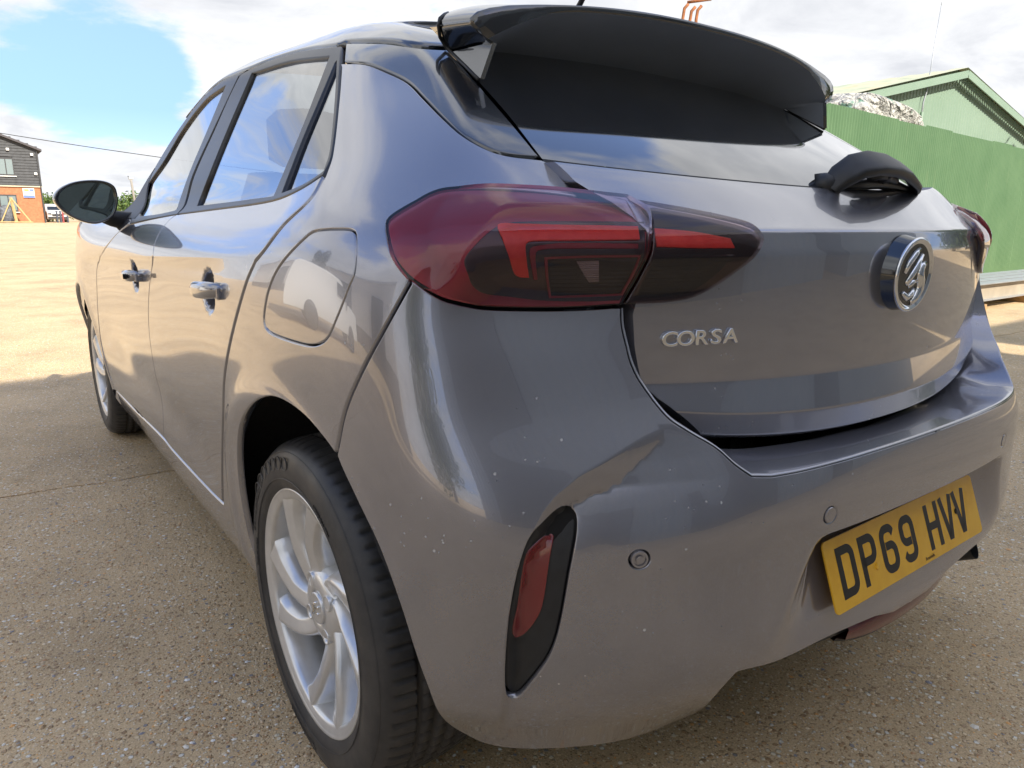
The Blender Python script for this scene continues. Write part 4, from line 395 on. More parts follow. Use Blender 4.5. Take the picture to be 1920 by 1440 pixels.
# ------------------------------------------------------------------ panel builder
def resample(L, step, closed):
    P = [np.array(p, float) for p in L]; out = []; n = len(P)
    for i in range(n if closed else n-1):
        a, b = P[i], P[(i+1) % n]; d = np.hypot(*(b-a))
        if d < 1e-5: continue
        k = max(1, int(math.ceil(d/step)))
        for j in range(k): out.append(a+(b-a)*j/k)
    if not closed: out.append(P[-1])
    # drop points that crowd their neighbour
    res = [out[0]]
    for p in out[1:]:
        if np.hypot(*(p-res[-1])) > step*.12: res.append(p)
    if closed and len(res) > 3 and np.hypot(*(res[-1]-res[0])) < step*.12: res.pop()
    return np.array(res)
def area(P): x, y = P[:, 0], P[:, 1]; return .5*np.sum(x*np.roll(y, -1)-np.roll(x, -1)*y)
def inside(Q, P):
    c = np.zeros(len(Q), bool); n = len(P)
    for i in range(n):
        x1, y1 = P[i]; x2, y2 = P[(i+1) % n]
        if y1 == y2: continue
        m_ = ((y1 > Q[:, 1]) != (y2 > Q[:, 1])) & (Q[:, 0] < (x2-x1)*(Q[:, 1]-y1)/(y2-y1)+x1); c ^= m_
    return c
def segdist(Q, A, B):
    D = np.full(len(Q), 9.)
    for a, b in zip(A, B):
        ab = b-a; L2 = max(ab @ ab, 1e-12); t = np.clip(((Q-a) @ ab)/L2, 0, 1); D = np.minimum(D, np.hypot(*(Q-a-t[:, None]*ab).T))
    return D
def panel_data(outline, holes=(), cons=(), off=0., gap=.0018, lip=.012, sp=.012, free=None, rnd=.0016):
    loops = [resample(outline, sp*1.1, True)]+[resample(h, sp*.9, True) for h in holes]
    if area(loops[0]) < 0: loops[0] = loops[0][::-1]
    for i in range(1, len(loops)):
        if area(loops[i]) > 0: loops[i] = loops[i][::-1]
    pts = []; edges = []; A = []; B = []
    for lp in loops:
        k = len(pts); n = len(lp); pts += list(lp); edges += [(k+i, k+(i+1) % n) for i in range(n)]; A += list(lp); B += list(np.roll(lp, -1, 0))
    nb = len(pts)
    inn = lambda Q: np.logical_and.reduce([inside(Q, loops[0])]+[~inside(Q, h) for h in loops[1:]])
    for c in cons:
        c = resample(c, sp*1.1, False); ok = inn(c) & (segdist(c, np.array(A[:nb]), np.array(B[:nb])) > sp*.3); run = []
        for i, p in enumerate(c):
            if ok[i]:
                run.append(len(pts)); pts.append(p)
                if len(run) > 1: edges.append((run[-2], run[-1])); A.append(pts[run[-2]]); B.append(pts[run[-1]])
            else: run = []
    lo = loops[0].min(0); hi = loops[0].max(0)
    gx, gy = np.meshgrid(np.arange(lo[0], hi[0], sp), np.arange(lo[1], hi[1], sp*.9)); Q = np.stack([gx.ravel(), gy.ravel()], 1)
    Q = Q[inn(Q)]; Q = Q[segdist(Q, np.array(A), np.array(B)) > sp*.5]
    pts = np.array(pts+list(Q))
    vs, es, fs, ov, oe, of_ = delaunay_2d_cdt([Vector(p) for p in pts], edges, [], 0, 1e-6)
    V = np.array([tuple(v) for v in vs]); Fc = np.array([tuple(f) for f in fs if len(f) == 3]); cen = V[Fc].mean(1); Fc = Fc[inn(cen)]
    a = V[Fc]; ar = (a[:, 1, 0]-a[:, 0, 0])*(a[:, 2, 1]-a[:, 0, 1])-(a[:, 2, 0]-a[:, 0, 0])*(a[:, 1, 1]-a[:, 0, 1]); Fc[ar < 0] = Fc[ar < 0][:, ::-1]
    inv = {}
    for i, o in enumerate(ov):
        for q in o: inv[q] = i
    offf = off if callable(off) else (lambda u, v: np.full(len(u), off))
    def f(u, v):
        P = shell(u, v); 
        return P+bnormal(u, v)*offf(np.ravel(u), np.ravel(v))[:, None]
    P = f(V[:, 0], V[:, 1]); n = bnormal(V[:, 0], V[:, 1], f)
    rings = []
    k = 0
    for lp in loops:
        idx = np.array([inv[k+i] for i in range(len(lp))]); k += len(lp)
        B0 = P[idx]; nn = n[idx]; t = np.roll(B0, -1, 0)-np.roll(B0, 1, 0); t /= np.linalg.norm(t, axis=1)[:, None]+1e-9
        inw = np.cross(nn, t); fr = np.ones(len(idx)) if free is None else np.array([0. if free(*V[i]) else 1. for i in idx]); rings.append((idx, B0, nn, inw, fr))
    Vn = list(P); Nn = list(n); Fl = [tuple(x) for x in Fc]
    for idx, B0, nn, inw, fr in rings:
        m_ = len(idx); g = fr[:, None]
        # the seam u = 0 is left open so that the mirrored half joins it
        seam = np.abs(V[idx, 0]) < 1e-6
        P0 = B0+inw*g*(gap+rnd); P0[seam, 0] = B0[seam, 0]
        for j, i in enumerate(idx): Vn[i] = P0[j]
        k1 = len(Vn); R1 = B0+inw*g*gap-nn*g*rnd*.7; R1[seam, 0] = B0[seam, 0]; no1 = nn-inw*.9; no1 /= np.linalg.norm(no1, axis=1)[:, None]; Vn += list(R1); Nn += list(no1)
        k2 = len(Vn); R2 = R1-nn*lip*g; Vn += list(R2); Nn += list(-inw)
        for j in range(m_):
            q = (j+1) % m_
            if (seam[j] and seam[q]) or fr[j] == 0 or fr[q] == 0: continue
            Fl.append((idx[j], k1+j, k1+q, idx[q])); Fl.append((k1+j, k2+j, k2+q, k1+q))
    return np.array(Vn), np.array(Nn), Fl
def to_mesh(name, D, side=-1):
    """side -1: left half; +1: right half; 0: both joined across the centre line"""
    V, Nr, F = D
    if side == 1: return mesh(name, V, F, Nr)
    VL = V*[-1, 1, 1]; NL = Nr*[-1, 1, 1]; FL = [tuple(f[::-1]) for f in F]
    if side == -1: return mesh(name, VL, FL, NL)
    k = len(V); return mesh(name, np.vstack([VL, V]), FL+[tuple(i+k for i in f) for f in F], np.vstack([NL, Nr]))
def panel(name, parent, mat, outline, side=-1, **k):
    return link(name, to_mesh(name, panel_data(outline, **k), side), mat, parent)
def mirrored(o, parent=None):
    """the right-hand twin of a left-hand piece (a true mirrored mesh)"""
    me = o.data.copy(); V = np.zeros(len(me.vertices)*3, np.float32); me.vertices.foreach_get('co', V); V = V.reshape(-1, 3); V[:, 0] *= -1
    Nl = [Vector(l.vector) for l in me.corner_normals]
    me.vertices.foreach_set('co', V.ravel()); me.flip_normals()
    # corner normals follow the reversed winding
    nn = [None]*len(Nl)
    for p in me.polygons:
        a = list(range(p.loop_start, p.loop_start+p.loop_total)); b = [a[0]]+a[1:][::-1]
        for i, j in zip(a, b): v = Nl[j]; nn[i] = (-v.x, v.y, v.z)
    me.normals_split_custom_set(nn)
    c = bpy.data.objects.new(o.name, me); COL.objects.link(c); c.parent = parent or o.parent; c.matrix_local = o.matrix_local
    for m_ in o.modifiers:
        q = c.modifiers.new(m_.name, m_.type)
        if m_.type == 'BEVEL': q.width = m_.width; q.segments = m_.segments; q.limit_method = m_.limit_method; q.angle_limit = m_.angle_limit
    return c
_yu = np.linspace(1.35, 3.7, 60)
CREASE = []
for _k in (.0015, -.003, -.03):
    _v = np.full(60, .88)
    for _ in range(4):
        _y = shell(_yu, _v)[:, 1]; _v = crease_z(_y)+_k
    CREASE.append(np.stack([_yu, _v], 1))
def uvline(u0, u1, v): return np.array([(u0, v), (u1, v)])
def uv_of(xz):
    """surface position of points given by x and z on the tail (Newton from a coarse guess)"""
    uv = np.array([(x, z) for x, z in xz]); 
    gu_, gv_ = np.meshgrid(np.linspace(.35, .95, 90), np.linspace(.22, .80, 90)); gp = base(gu_.ravel(), gv_.ravel())
    for i, (x, z) in enumerate(xz): j = ((gp[:, 0]-x)**2+(gp[:, 2]-z)**2+(gp[:, 1] > .45)*9).argmin(); uv[i] = gu_.ravel()[j], gv_.ravel()[j]
    for _ in range(8):
        P = base(uv[:, 0], uv[:, 1])[:, [0, 2]]; e = 1e-4; Pu = (base(uv[:, 0]+e, uv[:, 1])[:, [0, 2]]-P)/e; Pv = (base(uv[:, 0], uv[:, 1]+e)[:, [0, 2]]-P)/e; r__ = np.array(xz)-P
        det = Pu[:, 0]*Pv[:, 1]-Pu[:, 1]*Pv[:, 0]; uv[:, 0] += np.clip((r__[:, 0]*Pv[:, 1]-r__[:, 1]*Pv[:, 0])/det, -.02, .02); uv[:, 1] += np.clip((Pu[:, 0]*r__[:, 1]-Pu[:, 1]*r__[:, 0])/det, -.02, .02)
    return uv
_rd = resample(RIDGE, .008, False); _t = np.gradient(_rd, axis=0); _t /= np.hypot(*_t.T)[:, None]; _nr = np.stack([_t[:, 1], -_t[:, 0]], 1)
_ok, _ = sdist(*( _rd+_nr*.004).T); _nr *= np.sign(np.median(_ok))
_wd = np.interp(_rd[:, 1], [.30, .45, .55, .62, .66, .69, .72], [.010, .012, .014, .022, .030, .020, .008])
FOLD = [uv_of(_rd+_nr*o[:, None]) for o in (0*_wd-.0025, 0*_wd, 0*_wd+.0025, _wd-.0025, _wd, _wd+.0035)]

# ------------------------------------------------------------------ the car
car = empty('hatchback_car', (0, 0, 0), label='silver grey five-door hatchback with black roof and yellow rear number plate parked across the foreground', category='car')
front_door = panel('front_door', car, P_GREY, K['front_door'], cons=CREASE, sp=.010)
rear_door = panel('rear_door', car, P_GREY, K['rear_door'], cons=CREASE, sp=.009)
q_out = K['quarter_a']+[(1.590, .27), (1.605, .215)]+[(a, .20) for a in (1.63, 1.9, 2.2, 2.5, 2.8, 3.1, 3.4)]+[(3.46, .24)]+K['quarter_b']
flap = K['flap']
quarter = panel('quarter_panel', car, P_GREY, q_out, holes=[flap], cons=CREASE)
fuel = panel('fuel_flap', car, P_GREY, flap, gap=.0016, off=-.0012)
# front wing: arch, bonnet edge, front corner
fr = []
for a in np.linspace(R(205), R(-22), 34): fr.append((3.224+.385*math.cos(a), .31+.385*math.sin(a)))
y2u = lambda y, v: float(np.interp(y, shell(np.linspace(2., 4.5, 80), np.full(80, v))[:, 1], np.linspace(2., 4.5, 80)))
fw = [(y2u(y, max(z, .2)), max(z, .2)) for y, z in fr][::-1]
fd = [p for p in K['front_door']]
edge = [p for p in fd if p[0] > 2.72 and p[1] > .31]
edge = sorted(edge, key=lambda p: p[1]); edge = [(p[0]+.006, p[1]) for p in edge if p[0] > 2.74]
wing = [(4.3, .30), (4.42, .5), (4.42, .8), (4.3, .93), (3.9, .985), (3.4, 1.0), (2.95, 1.0), (2.70, .968)]
wing_out = wing+[e_ for e_ in edge[::-1]]+[(3.43, .285), (y2u(2.862, .2)+.03, .22)]
arch = [p for p in fw if True]
fen = wing_out+[p for p in arch[::-1]]
fender = panel('front_wing', car, P_GREY, fen, cons=CREASE[:2], sp=.02)
# rear bumper: half outline, mirrored and joined on the centre line
top = [(0., .655), (.1, .655), (.2, .655), (.3, .654), (.37, .653), (.41, .653)]+K['ridge']
bo = top+K['bump_a'][1:-2]+[(.06, .343), (0., .3425)]
fr_top = lambda u, v: (u < .4 and .64 < v < .67)
bump_cons = [uvline(.0, .40, .5375), uvline(.0, .40, .5455), uvline(.0, .40, .552)]+FOLD
BZ = K['bezel']
sens_c = [(.6058, .5642, .0125), (.3045, .5813, .0125)]
sens = [[(u_+r_*math.cos(a)*1.12, v_+r_*math.sin(a)) for a in np.linspace(0, 2*math.pi, 21)[:-1]] for u_, v_, r_ in sens_c]
bumper = panel('rear_bumper', car, P_GREY, bo, side=0, holes=[BZ]+sens, cons=bump_cons, sp=.008, free=lambda u, v: (abs(u) < 1e-6), gap=.0010)
# parking sensors
for (u_, v_, r_), sl in zip(sens_c, sens):
    p = shell([u_], [v_])[0]; n_ = bnormal([u_], [v_])[0]
    for sx in (-1, 1):
        q = Vector((sx*p[0], p[1], p[2])); nv = Vector((sx*n_[0], n_[1], n_[2])); rot = nv.to_track_quat('X', 'Z').to_matrix().to_4x4(); rot.translation = q
        big = u_ > .5
        prof = [(-.012, .0), (-.012, .0118), (-.001, .0118), (.0008, .0112), (.0008, .0086), (-.0015, .0080), (-.0015, .0058), (.0012, .0052), (.0016, .0)] if big else [(-.012, .0), (-.012, .0119), (-.0006, .0119), (.0004, .011), (.0006, .0)]
        s_ = MB().lathe(prof, 28).build('parking_sensor', P_GREY, bumper, smooth=True); s_.matrix_world = rot; autosmooth(s_, 30)
bez = panel('reflector_bezel', bumper, RUB, BZ, off=-.009, gap=.0004, lip=.02, sp=.01)
refl = panel('reflector', bez, REFL, K['reflector'], off=lambda u, v: np.full(len(u), -.0055), gap=0, lip=.003, sp=.008, rnd=.001)
bez2 = mirrored(bez, bumper); mirrored(refl, bez2)
bpy.context.view_layer.update()

# tail surface under the rear window
def hprof():
    pts = np.array([(.640, .185), (.652, .150), (.6555, .134), (.662, .1235), (.700, .1165), (.755, .1275), (.760, .1277), (.942, .1235), (.9725, .1300), (.977, .1345), (1.041, .2395)])
    s_ = np.r_[0, np.cumsum(np.hypot(*np.diff(pts, axis=0).T))]; t = np.arange(0, s_[-1], .0008); z = np.interp(t, s_, pts[:, 0]); y = np.interp(t, s_, pts[:, 1])
    k = np.exp(-np.linspace(-3, 3, 17)**2/2); k /= k.sum(); zz = np.r_[z[:8][::-1]*0+z[0], z, z[-8:]*0+z[-1]]
    def sm(a): return np.convolve(np.r_[2*a[0]-a[8:0:-1], a, 2*a[-1]-a[-2:-10:-1]], k, 'valid')
    return sm(z), sm(y)
HZ, HY = hprof()
XE = lambda z: np.interp(z, [.65, .675, .70, .725, .76, .82, .865, .89, .95, .99, 1.003, 1.013, 1.02, 1.05, 1.09], [.415, .447, .480, .503, .522, .536, .541, .535, .520, .520, .532, .552, .563, .572, .578])
def hsurf(x, z0, y0):
    x = abs(x); bow = np.interp(z0, [.65, .95, 1.041], [.30, .318, .357])
    lift = .026*(x/.42)**2.6*(1-sstep(np.array([z0]), .66, .80)[0]) if x > 0 else 0.
    rise = .026*(x/.58)**2*sstep(np.array([z0]), .98, 1.041)[0]
    return y0+bow*x*x, z0+lift+rise
rowsH = []; step = []; last = -1
for i, (z, y) in enumerate(zip(HZ, HY)):
    if i % 4 == 0 or abs(z-.7) < .006 or abs(z-.757) < .006 or abs(z-.975) < .008 or z < .67: step.append(i)
for i in step:
    xe = float(XE(HZ[i])); rowsH.append([(x,)+tuple(hsurf(x, HZ[i], HY[i])) for x in np.linspace(-1, 1, 81)*xe])
hm = grid_mesh('tailgate', rowsH, flip=False)
# turned-in side flanges
tailgate = link('tailgate', hm, P_GREY, car)
fl = np.array(rowsH); 
for s_ in (0, -1):
    e0 = fl[:, s_]; 
    b = MB(); n_ = len(e0); sx = -1 if s_ == 0 else 1
    V = [tuple(p) for p in e0]+[(p[0]-sx*.003, p[1]+.028, p[2]) for p in e0]
    b.add(V, [(i, i+1, n_+i+1, n_+i) for i in range(n_-1)]); b.build('tailgate_flange', P_GREY, tailgate, smooth=True)
def hy(x, z):   # depth of the tail surface at x, z
    i = np.searchsorted(HZ, z) if False else int(np.abs(HZ-z).argmin()); return hsurf(x, HZ[i], HY[i])[0]

# ledge between the bumper fold and the tailgate
Ek = np.array(top); Ek = resample(Ek, .012, False)
EP = shell(Ek[:, 0], Ek[:, 1]); EN = bnormal(Ek[:, 0], Ek[:, 1])
ek = [0., .20, .37, .43, .4576, .4758, .5262, .5583, .5619]
gk = np.array([(0., .1240, .648), (.20, .137, .650), (.355, .160, .657), (.412, .172, .6655), (.440, .180, .676), (.466, .188, .690), (.512, .212, .745), (.533, .235, .820), (.541, .245, .880)])
# parameter by length along the fold
sl_ = np.r_[0, np.cumsum(np.linalg.norm(np.diff(EP, axis=0), axis=1))]; kn = []
for uu_ in ek: kn.append(sl_[int(np.abs(Ek[:, 0]-uu_).argmin())] if uu_ < .555 else (sl_[int(np.abs(Ek[:, 1]-.8245).argmin())] if uu_ < .56 else sl_[-1]))
G_ = np.stack([np.interp(sl_, kn, gk[:, i]) for i in range(3)], 1)
kk = np.ones(9)/9
for i in range(3): G_[4:-4, i] = np.convolve(G_[:, i], kk, 'valid')
rowsS = []; nS = []
D_ = G_-EP; Dn = D_/np.linalg.norm(D_, axis=1)[:, None]; Ln = np.linalg.norm(D_, axis=1)[:, None]
tE = np.gradient(EP, axis=0); upn = np.cross(tE, Dn); upn /= np.linalg.norm(upn, axis=1)[:, None]; upn *= np.sign((upn*[0, -.4, 1]).sum(1))[:, None]
E0 = EP - 0*EN
rowsS.append(E0); nS.append(EN)
mid = EN+upn; mid /= np.linalg.norm(mid, axis=1)[:, None]
rowsS.append(E0+Dn*.0012+upn*.0022); nS.append(mid)
rowsS.append(E0+Dn*.0045+upn*.0030); nS.append(upn)
for t in (.10, .25, .45, .65, .85, 1.0):
    q = E0+Dn*(.0045*(1-t))+D_*t+upn*(.003*(1-t)**2)-upn*.006*math.sin(math.pi*t); rowsS.append(q); nS.append(upn)
rowsS.append(rowsS[-1]+[0, .03, -.012]); nS.append(upn)
RS = np.array(rowsS); NS = np.array(nS); r_, c_ = RS.shape[:2]
Fs = [(i*c_+j, i*c_+j+1, (i+1)*c_+j+1, (i+1)*c_+j) for i in range(r_-1) for j in range(c_-1)]
Vr = RS.reshape(-1, 3); Nr = NS.reshape(-1, 3); VL = Vr*[-1, 1, 1]
me = mesh('bumper_ledge', np.vstack([VL, Vr]), [f[::-1] for f in Fs]+[tuple(i+len(Vr) for i in f) for f in Fs], np.vstack([Nr*[-1, 1, 1], Nr]))
ledge = link('bumper_ledge', me, P_GREY, bumper)

# black roof pillar strips, window frames, glass
strip = panel('roof_pillar_trim', car, P_BLACK, K['strip'], gap=.0012)
fr_r = panel('window_frame', rear_door, TRIM, K['frame_rear'], holes=[K['glass_rear'], K['glass_quarter']], gap=.0012, lip=.014)
fr_f = panel('window_frame', front_door, TRIM, K['frame_front'], holes=[K['glass_front']], gap=.0012, lip=.014)
def pane(nm, par, k, m_): return panel(nm, par, m_, K[k], off=-.007, gap=-.004, lip=.0, sp=.011, rnd=.0001)
g1 = pane('window_pane', rear_door, 'glass_rear', GLASS); g2 = pane('window_pane', rear_door, 'glass_quarter', GLASS); g3 = pane('window_pane', front_door, 'glass_front', GLASS)
# hatch glass from the crown of the tailgate up under the spoiler
rowsG = []
for t in np.linspace(0, 1, 60):
    row = []
    for s_ in np.linspace(-1, 1, 81):
        ub = .585*abs(s_)
        vb = 1.0425+.0285*abs(s_)**2; v = vb+(1.325-vb)*t
        ub = abs(s_)*np.interp(v, [1.04, 1.07, 1.213, 1.283, 1.33], [.583, .583, .598, .606, .606])
        row.append((ub, v, s_))
    row = np.array(row); P_ = shell(row[:, 0], row[:, 1]); P_[:, 0] *= np.sign(row[:, 2]); rowsG.append(P_)
rowsG = np.array(rowsG); rear_glass = link('rear_window', grid_mesh('rear_window', rowsG), BGLASS, tailgate)
e0 = rowsG[0]; b = MB(); n_ = len(e0)      # rubber line under the glass
b.add([tuple(p+np.array([0, -.0035, -.0065])) for p in e0]+[tuple(p+np.array([0, -.001, -.0005])) for p in e0]+[tuple(p+np.array([0, .006, -.004])) for p in e0], [(i, i+1, n_+i+1, n_+i) for i in range(n_-1)]+[(n_+i, n_+i+1, 2*n_+i+1, 2*n_+i) for i in range(n_-1)])
b.build('window_seal', RUB, tailgate, smooth=True)

# roof
rs = np.array(K['roof_seam']); 
us = np.r_[np.linspace(.606, 1.06, 12), np.linspace(1.1, 2.95, 60)]; o_ = np.argsort(rs[:, 0]); vs_ = np.interp(us, rs[o_, 0], rs[o_, 1])
vs_ = np.array([min(v, 1.385) for v in vs_]); rows_ = []
for t in np.linspace(0, 1, 8):
    v = vs_+(1.395-vs_)*t; rows_.append(shell(us, v)) if t > 0 else rows_.extend([shell(us, vs_)-bnormal(us, vs_)*.02, shell(us, vs_)])
last = rows_[-1]; prev = rows_[-2]
for t in np.linspace(0, 1, 14)[1:]:
    tgt = np.stack([np.zeros(len(us)), np.maximum(last[:, 1], .85), np.interp(last[:, 1], [.8, 1.2, 1.7, 2.1], [1.408, 1.430, 1.435, 1.405])], 1)
    c1 = last+np.array([-.10, 0, .022]); c1[:, 0] = np.maximum(c1[:, 0], 0); c2 = tgt+np.array([.25, 0, 0])
    rows_.append((1-t)**3*last+3*(1-t)**2*t*c1+3*(1-t)*t*t*c2+t**3*tgt)
Rf = np.array(rows_); Rl = Rf*[-1, 1, 1]; full = np.concatenate([Rl, Rf[::-1][1:]], 0)
roof = link('roof', grid_mesh('roof', full, flip=True), P_BLACK, car)
b = MB().tube([(0, 1.02, 1.43), (0, .985, 1.452), (0, .88, 1.56), (0, .80, 1.64)], [.016, .008, .0045, .003], 10); b.add([], []); b.build('aerial', RUB, roof, smooth=True)

# tail lamps
LC = np.array(K['lens_crease'])
def lens_off(base, tent):
    def f(u, v):
        Q = np.stack([u, v], 1); d = segdist(Q, LC[:-1], LC[1:]); return base+tent*np.maximum(0, 1-d/.055)**1.15
    return f
def lamp(side_par, mk):
    pass
lamp_o = panel('tail_light', car, RED_DK, K['lens_outer'], off=.0, gap=.003, lip=.02, sp=.012)
dz_in = panel('lamp_housing', lamp_o, BLK_RED, K['dark_zone'], off=.0012, gap=0, lip=.001, sp=.012)
go = panel('light_guide', lamp_o, RED_BR, K['guide_outer'], off=.0040, gap=0, lip=.003, sp=.01, rnd=.001)
go2 = panel('light_guide', lamp_o, RED_DK, K['guide_outer2'], off=.0036, gap=0, lip=.003, sp=.01, rnd=.001)
rf = panel('lamp_bezel', lamp_o, RED_DK, K['reverse_frame'], holes=[K['reverse']], off=.0040, gap=0, lip=.003, sp=.01, rnd=.0006)
rv = panel('reversing_lamp', lamp_o, CLEAR_IN, K['reverse'], off=.0022, gap=0, lip=.002, sp=.01)
rl = panel('reflector_insert', lamp_o, CLEAR_LT, K['reverse_lit'], off=.0034, gap=0, lip=.002, sp=.008, rnd=.0005)
ls = panel('lens', lamp_o, LENS, K['lens_outer'], off=lens_off(.0065, .015), gap=.0012, lip=.008, sp=.009, cons=[LC, LC+[0, .004], LC-[0, .004]], rnd=.0015)
lamp_i = panel('tail_light', tailgate, BLK_RED, K['lens_inner'], off=.0035, gap=.003, lip=.016, sp=.012)
gi = panel('light_guide', lamp_i, RED_BR, K['guide_inner'], off=.0062, gap=0, lip=.003, sp=.01, rnd=.001)
ic = panel('indicator_lamp', lamp_i, CLEAR_IN, K['inner_clear'], off=.005, gap=0, lip=.002, sp=.01)
li = panel('lens', lamp_i, LENS_IN, K['lens_inner'], off=lens_off(.0062, .006), gap=.0012, lip=.010, sp=.009, cons=[LC, LC+[0, .004], LC-[0, .004]], rnd=.0015)

# roof spoiler: top skin wraps down over its ends, fins run down to the glass
ty = lambda x: .56+.045*(abs(x)/.54)**2.2
tz = lambda x: 1.362-.046*(abs(x)/.54)**2.4
trail = [(x, ty(x), tz(x)) for x in np.linspace(0, .43, 22)]+[(.470, .5905, 1.3285), (.505, .596, 1.3205), (.527, .601, 1.3125), (.5385, .605, 1.302), (.537, .606, 1.292), (.524, .603, 1.281), (.502, .598, 1.2705)]
front = [(x, .90-.17*(x/.54)**2.5, 1.404-.060*(x/.54)**2.4) for x in np.linspace(0, .43, 22)]+[(.470, .765, 1.358), (.498, .742, 1.345), (.518, .724, 1.333), (.5325, .712, 1.320), (.531, .716, 1.308), (.520, .726, 1.295), (.506, .722, 1.277)]
trail = np.array(trail); front = np.array(front)
def sym(a): return np.concatenate([(a*[-1, 1, 1])[::-1], a[1:]], 0)
tr, fr2 = sym(trail), sym(front); rows_ = []
for t in np.linspace(0, 1, 16):
    c = fr2+(tr-fr2)*t; k_ = np.clip(1-np.abs(c[:, 0])/.53, 0, 1)**.5; c = c+np.array([0, 0, .012])*(math.sin(math.pi*t)*k_)[:, None]; rows_.append(c)
kx = (1-sstep(np.abs(fr2[:, 0]), .40, .49))[:, None]; skin = np.array([fr2*[.96, 1, 1]+np.array([0, .24, -.016])*kx-np.array([0, 0, .006]), fr2*[.985, 1, 1]+np.array([0, .05, -.006])*kx]+rows_)
lipw = np.interp(np.abs(tr[:, 0]), [0, .38, .43, .50, .54], [1, 1, 1, 1, 1])
# lower edge of the trailing lip: thin at the centre, deeper toward the ends
low = trail.copy(); xa = trail[:22, 0]; low[:22, 2] -= np.interp(xa, [0, .34, .39, .43], [.010, .010, .013, .022]); low[22:, 2] -= [.030, .036, .036, .028, .020, .012, .003]; low[22:, 0] -= [.006, .014, .022, .030, .030, .020, .002]; low[:, 1] += .002
lowS = sym(low)
spoiler = link('roof_spoiler', grid_mesh('roof_spoiler', np.concatenate([skin, (tr*.5+lowS*.5+[0, -.001, 0])[None], lowS[None]], 0), flip=True), P_BLACK, tailgate)
for p_ in spoiler.data.polygons: p_.use_smooth = True
back = low.copy(); ub = np.linspace(0, 1, len(low)); vb = np.interp(ub, [0, .7, 1], [1.318, 1.305, 1.276]); Pb = shell(np.interp(ub, [0, .75, 1], [0, .50, .585]), vb); back = Pb+[0, .012, -.012]
bkS = sym(back); un = []
for t in np.linspace(0, 1, 12): un.append(lowS+(bkS-lowS)*t+np.array([0, 0, .012])*math.sin(math.pi*t)*np.clip(1-np.abs(lowS[:, 0])/.5, 0, 1)[:, None])
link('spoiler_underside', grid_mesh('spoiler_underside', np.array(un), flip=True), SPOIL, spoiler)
for sx in (-1, 1):
    Fp, Np_, Bp = np.array((.507, .716, 1.2735)), np.array((.5015, .5985, 1.2700)), np.array((.5230, .6035, 1.2125)); mid_ = np.array((.5145, .657, 1.2400))
    G_ = []
    for t in np.linspace(0, 1, 8):
        lo_ = (1-t)**2*Fp+2*(1-t)*t*mid_+t*t*Bp; hi_ = Fp+(Np_-Fp)*t; G_.append([lo_+(hi_-lo_)*q for q in np.linspace(0, 1, 6)])
    G_ = np.array(G_)*[sx, 1, 1]; inner_ = G_-np.array([sx*.010, -.003, 0])
    b = MB().add(G_.reshape(-1, 3), [(i*6+j, i*6+j+1, (i+1)*6+j+1, (i+1)*6+j) for i in range(7) for j in range(5)])
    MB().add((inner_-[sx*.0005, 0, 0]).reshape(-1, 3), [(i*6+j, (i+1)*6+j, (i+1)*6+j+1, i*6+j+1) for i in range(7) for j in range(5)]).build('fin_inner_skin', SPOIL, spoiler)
    b.add(list(G_[-1])+list(inner_[-1]), [(j, j+1, 7+j, 6+j) for j in range(5)]); b.build('spoiler_fin', P_BLACK, spoiler)
    jt = [(.497, .744, 1.343), (.514, .730, 1.335), (.531, .716, 1.324), (.535, .715, 1.312), (.524, .729, 1.298), (.506, .737, 1.284), (.509, .700, 1.262), (.515, .655, 1.237), (.523, .609, 1.211)]
    MB().tube([(sx*x, y, z) for x, y, z in jt], .0034, 8).build('spoiler_seal', RUB, spoiler, smooth=True)

# number plate
pm = Matrix.Translation((0, .0588, .4594)) @ Matrix.Rotation(-.35, 4, 'X')   # local: x right, z up, -y out
def rrect(w_, h_, r_, n=6):
    o_ = []
    for cx_, cy_, a0 in ((w_/2-r_, h_/2-r_, 0), (-w_/2+r_, h_/2-r_, 90), (-w_/2+r_, -h_/2+r_, 180), (w_/2-r_, -h_/2+r_, 270)):
        for k in range(n+1): a = R(a0+90*k/n); o_.append((cx_+r_*math.cos(a), cy_+r_*math.sin(a)))
    return o_
plate = MB().prism(rrect(.520, .111, .009), 0, .003, lambda a, b_, d: (a, -d, b_)).build('number_plate', PLATE, car, bevel=.0006); plate.matrix_world = pm
def arcp(cx_, cy_, rx, ry, a0, a1, n=8): return [(cx_+rx*math.cos(R(a0+(a1-a0)*k/n)), cy_+ry*math.sin(R(a0+(a1-a0)*k/n))) for k in range(n+1)]
W_, H_, T_ = .050, .079, .0135; hw, hh = W_/2-T_/2, H_/2-T_/2
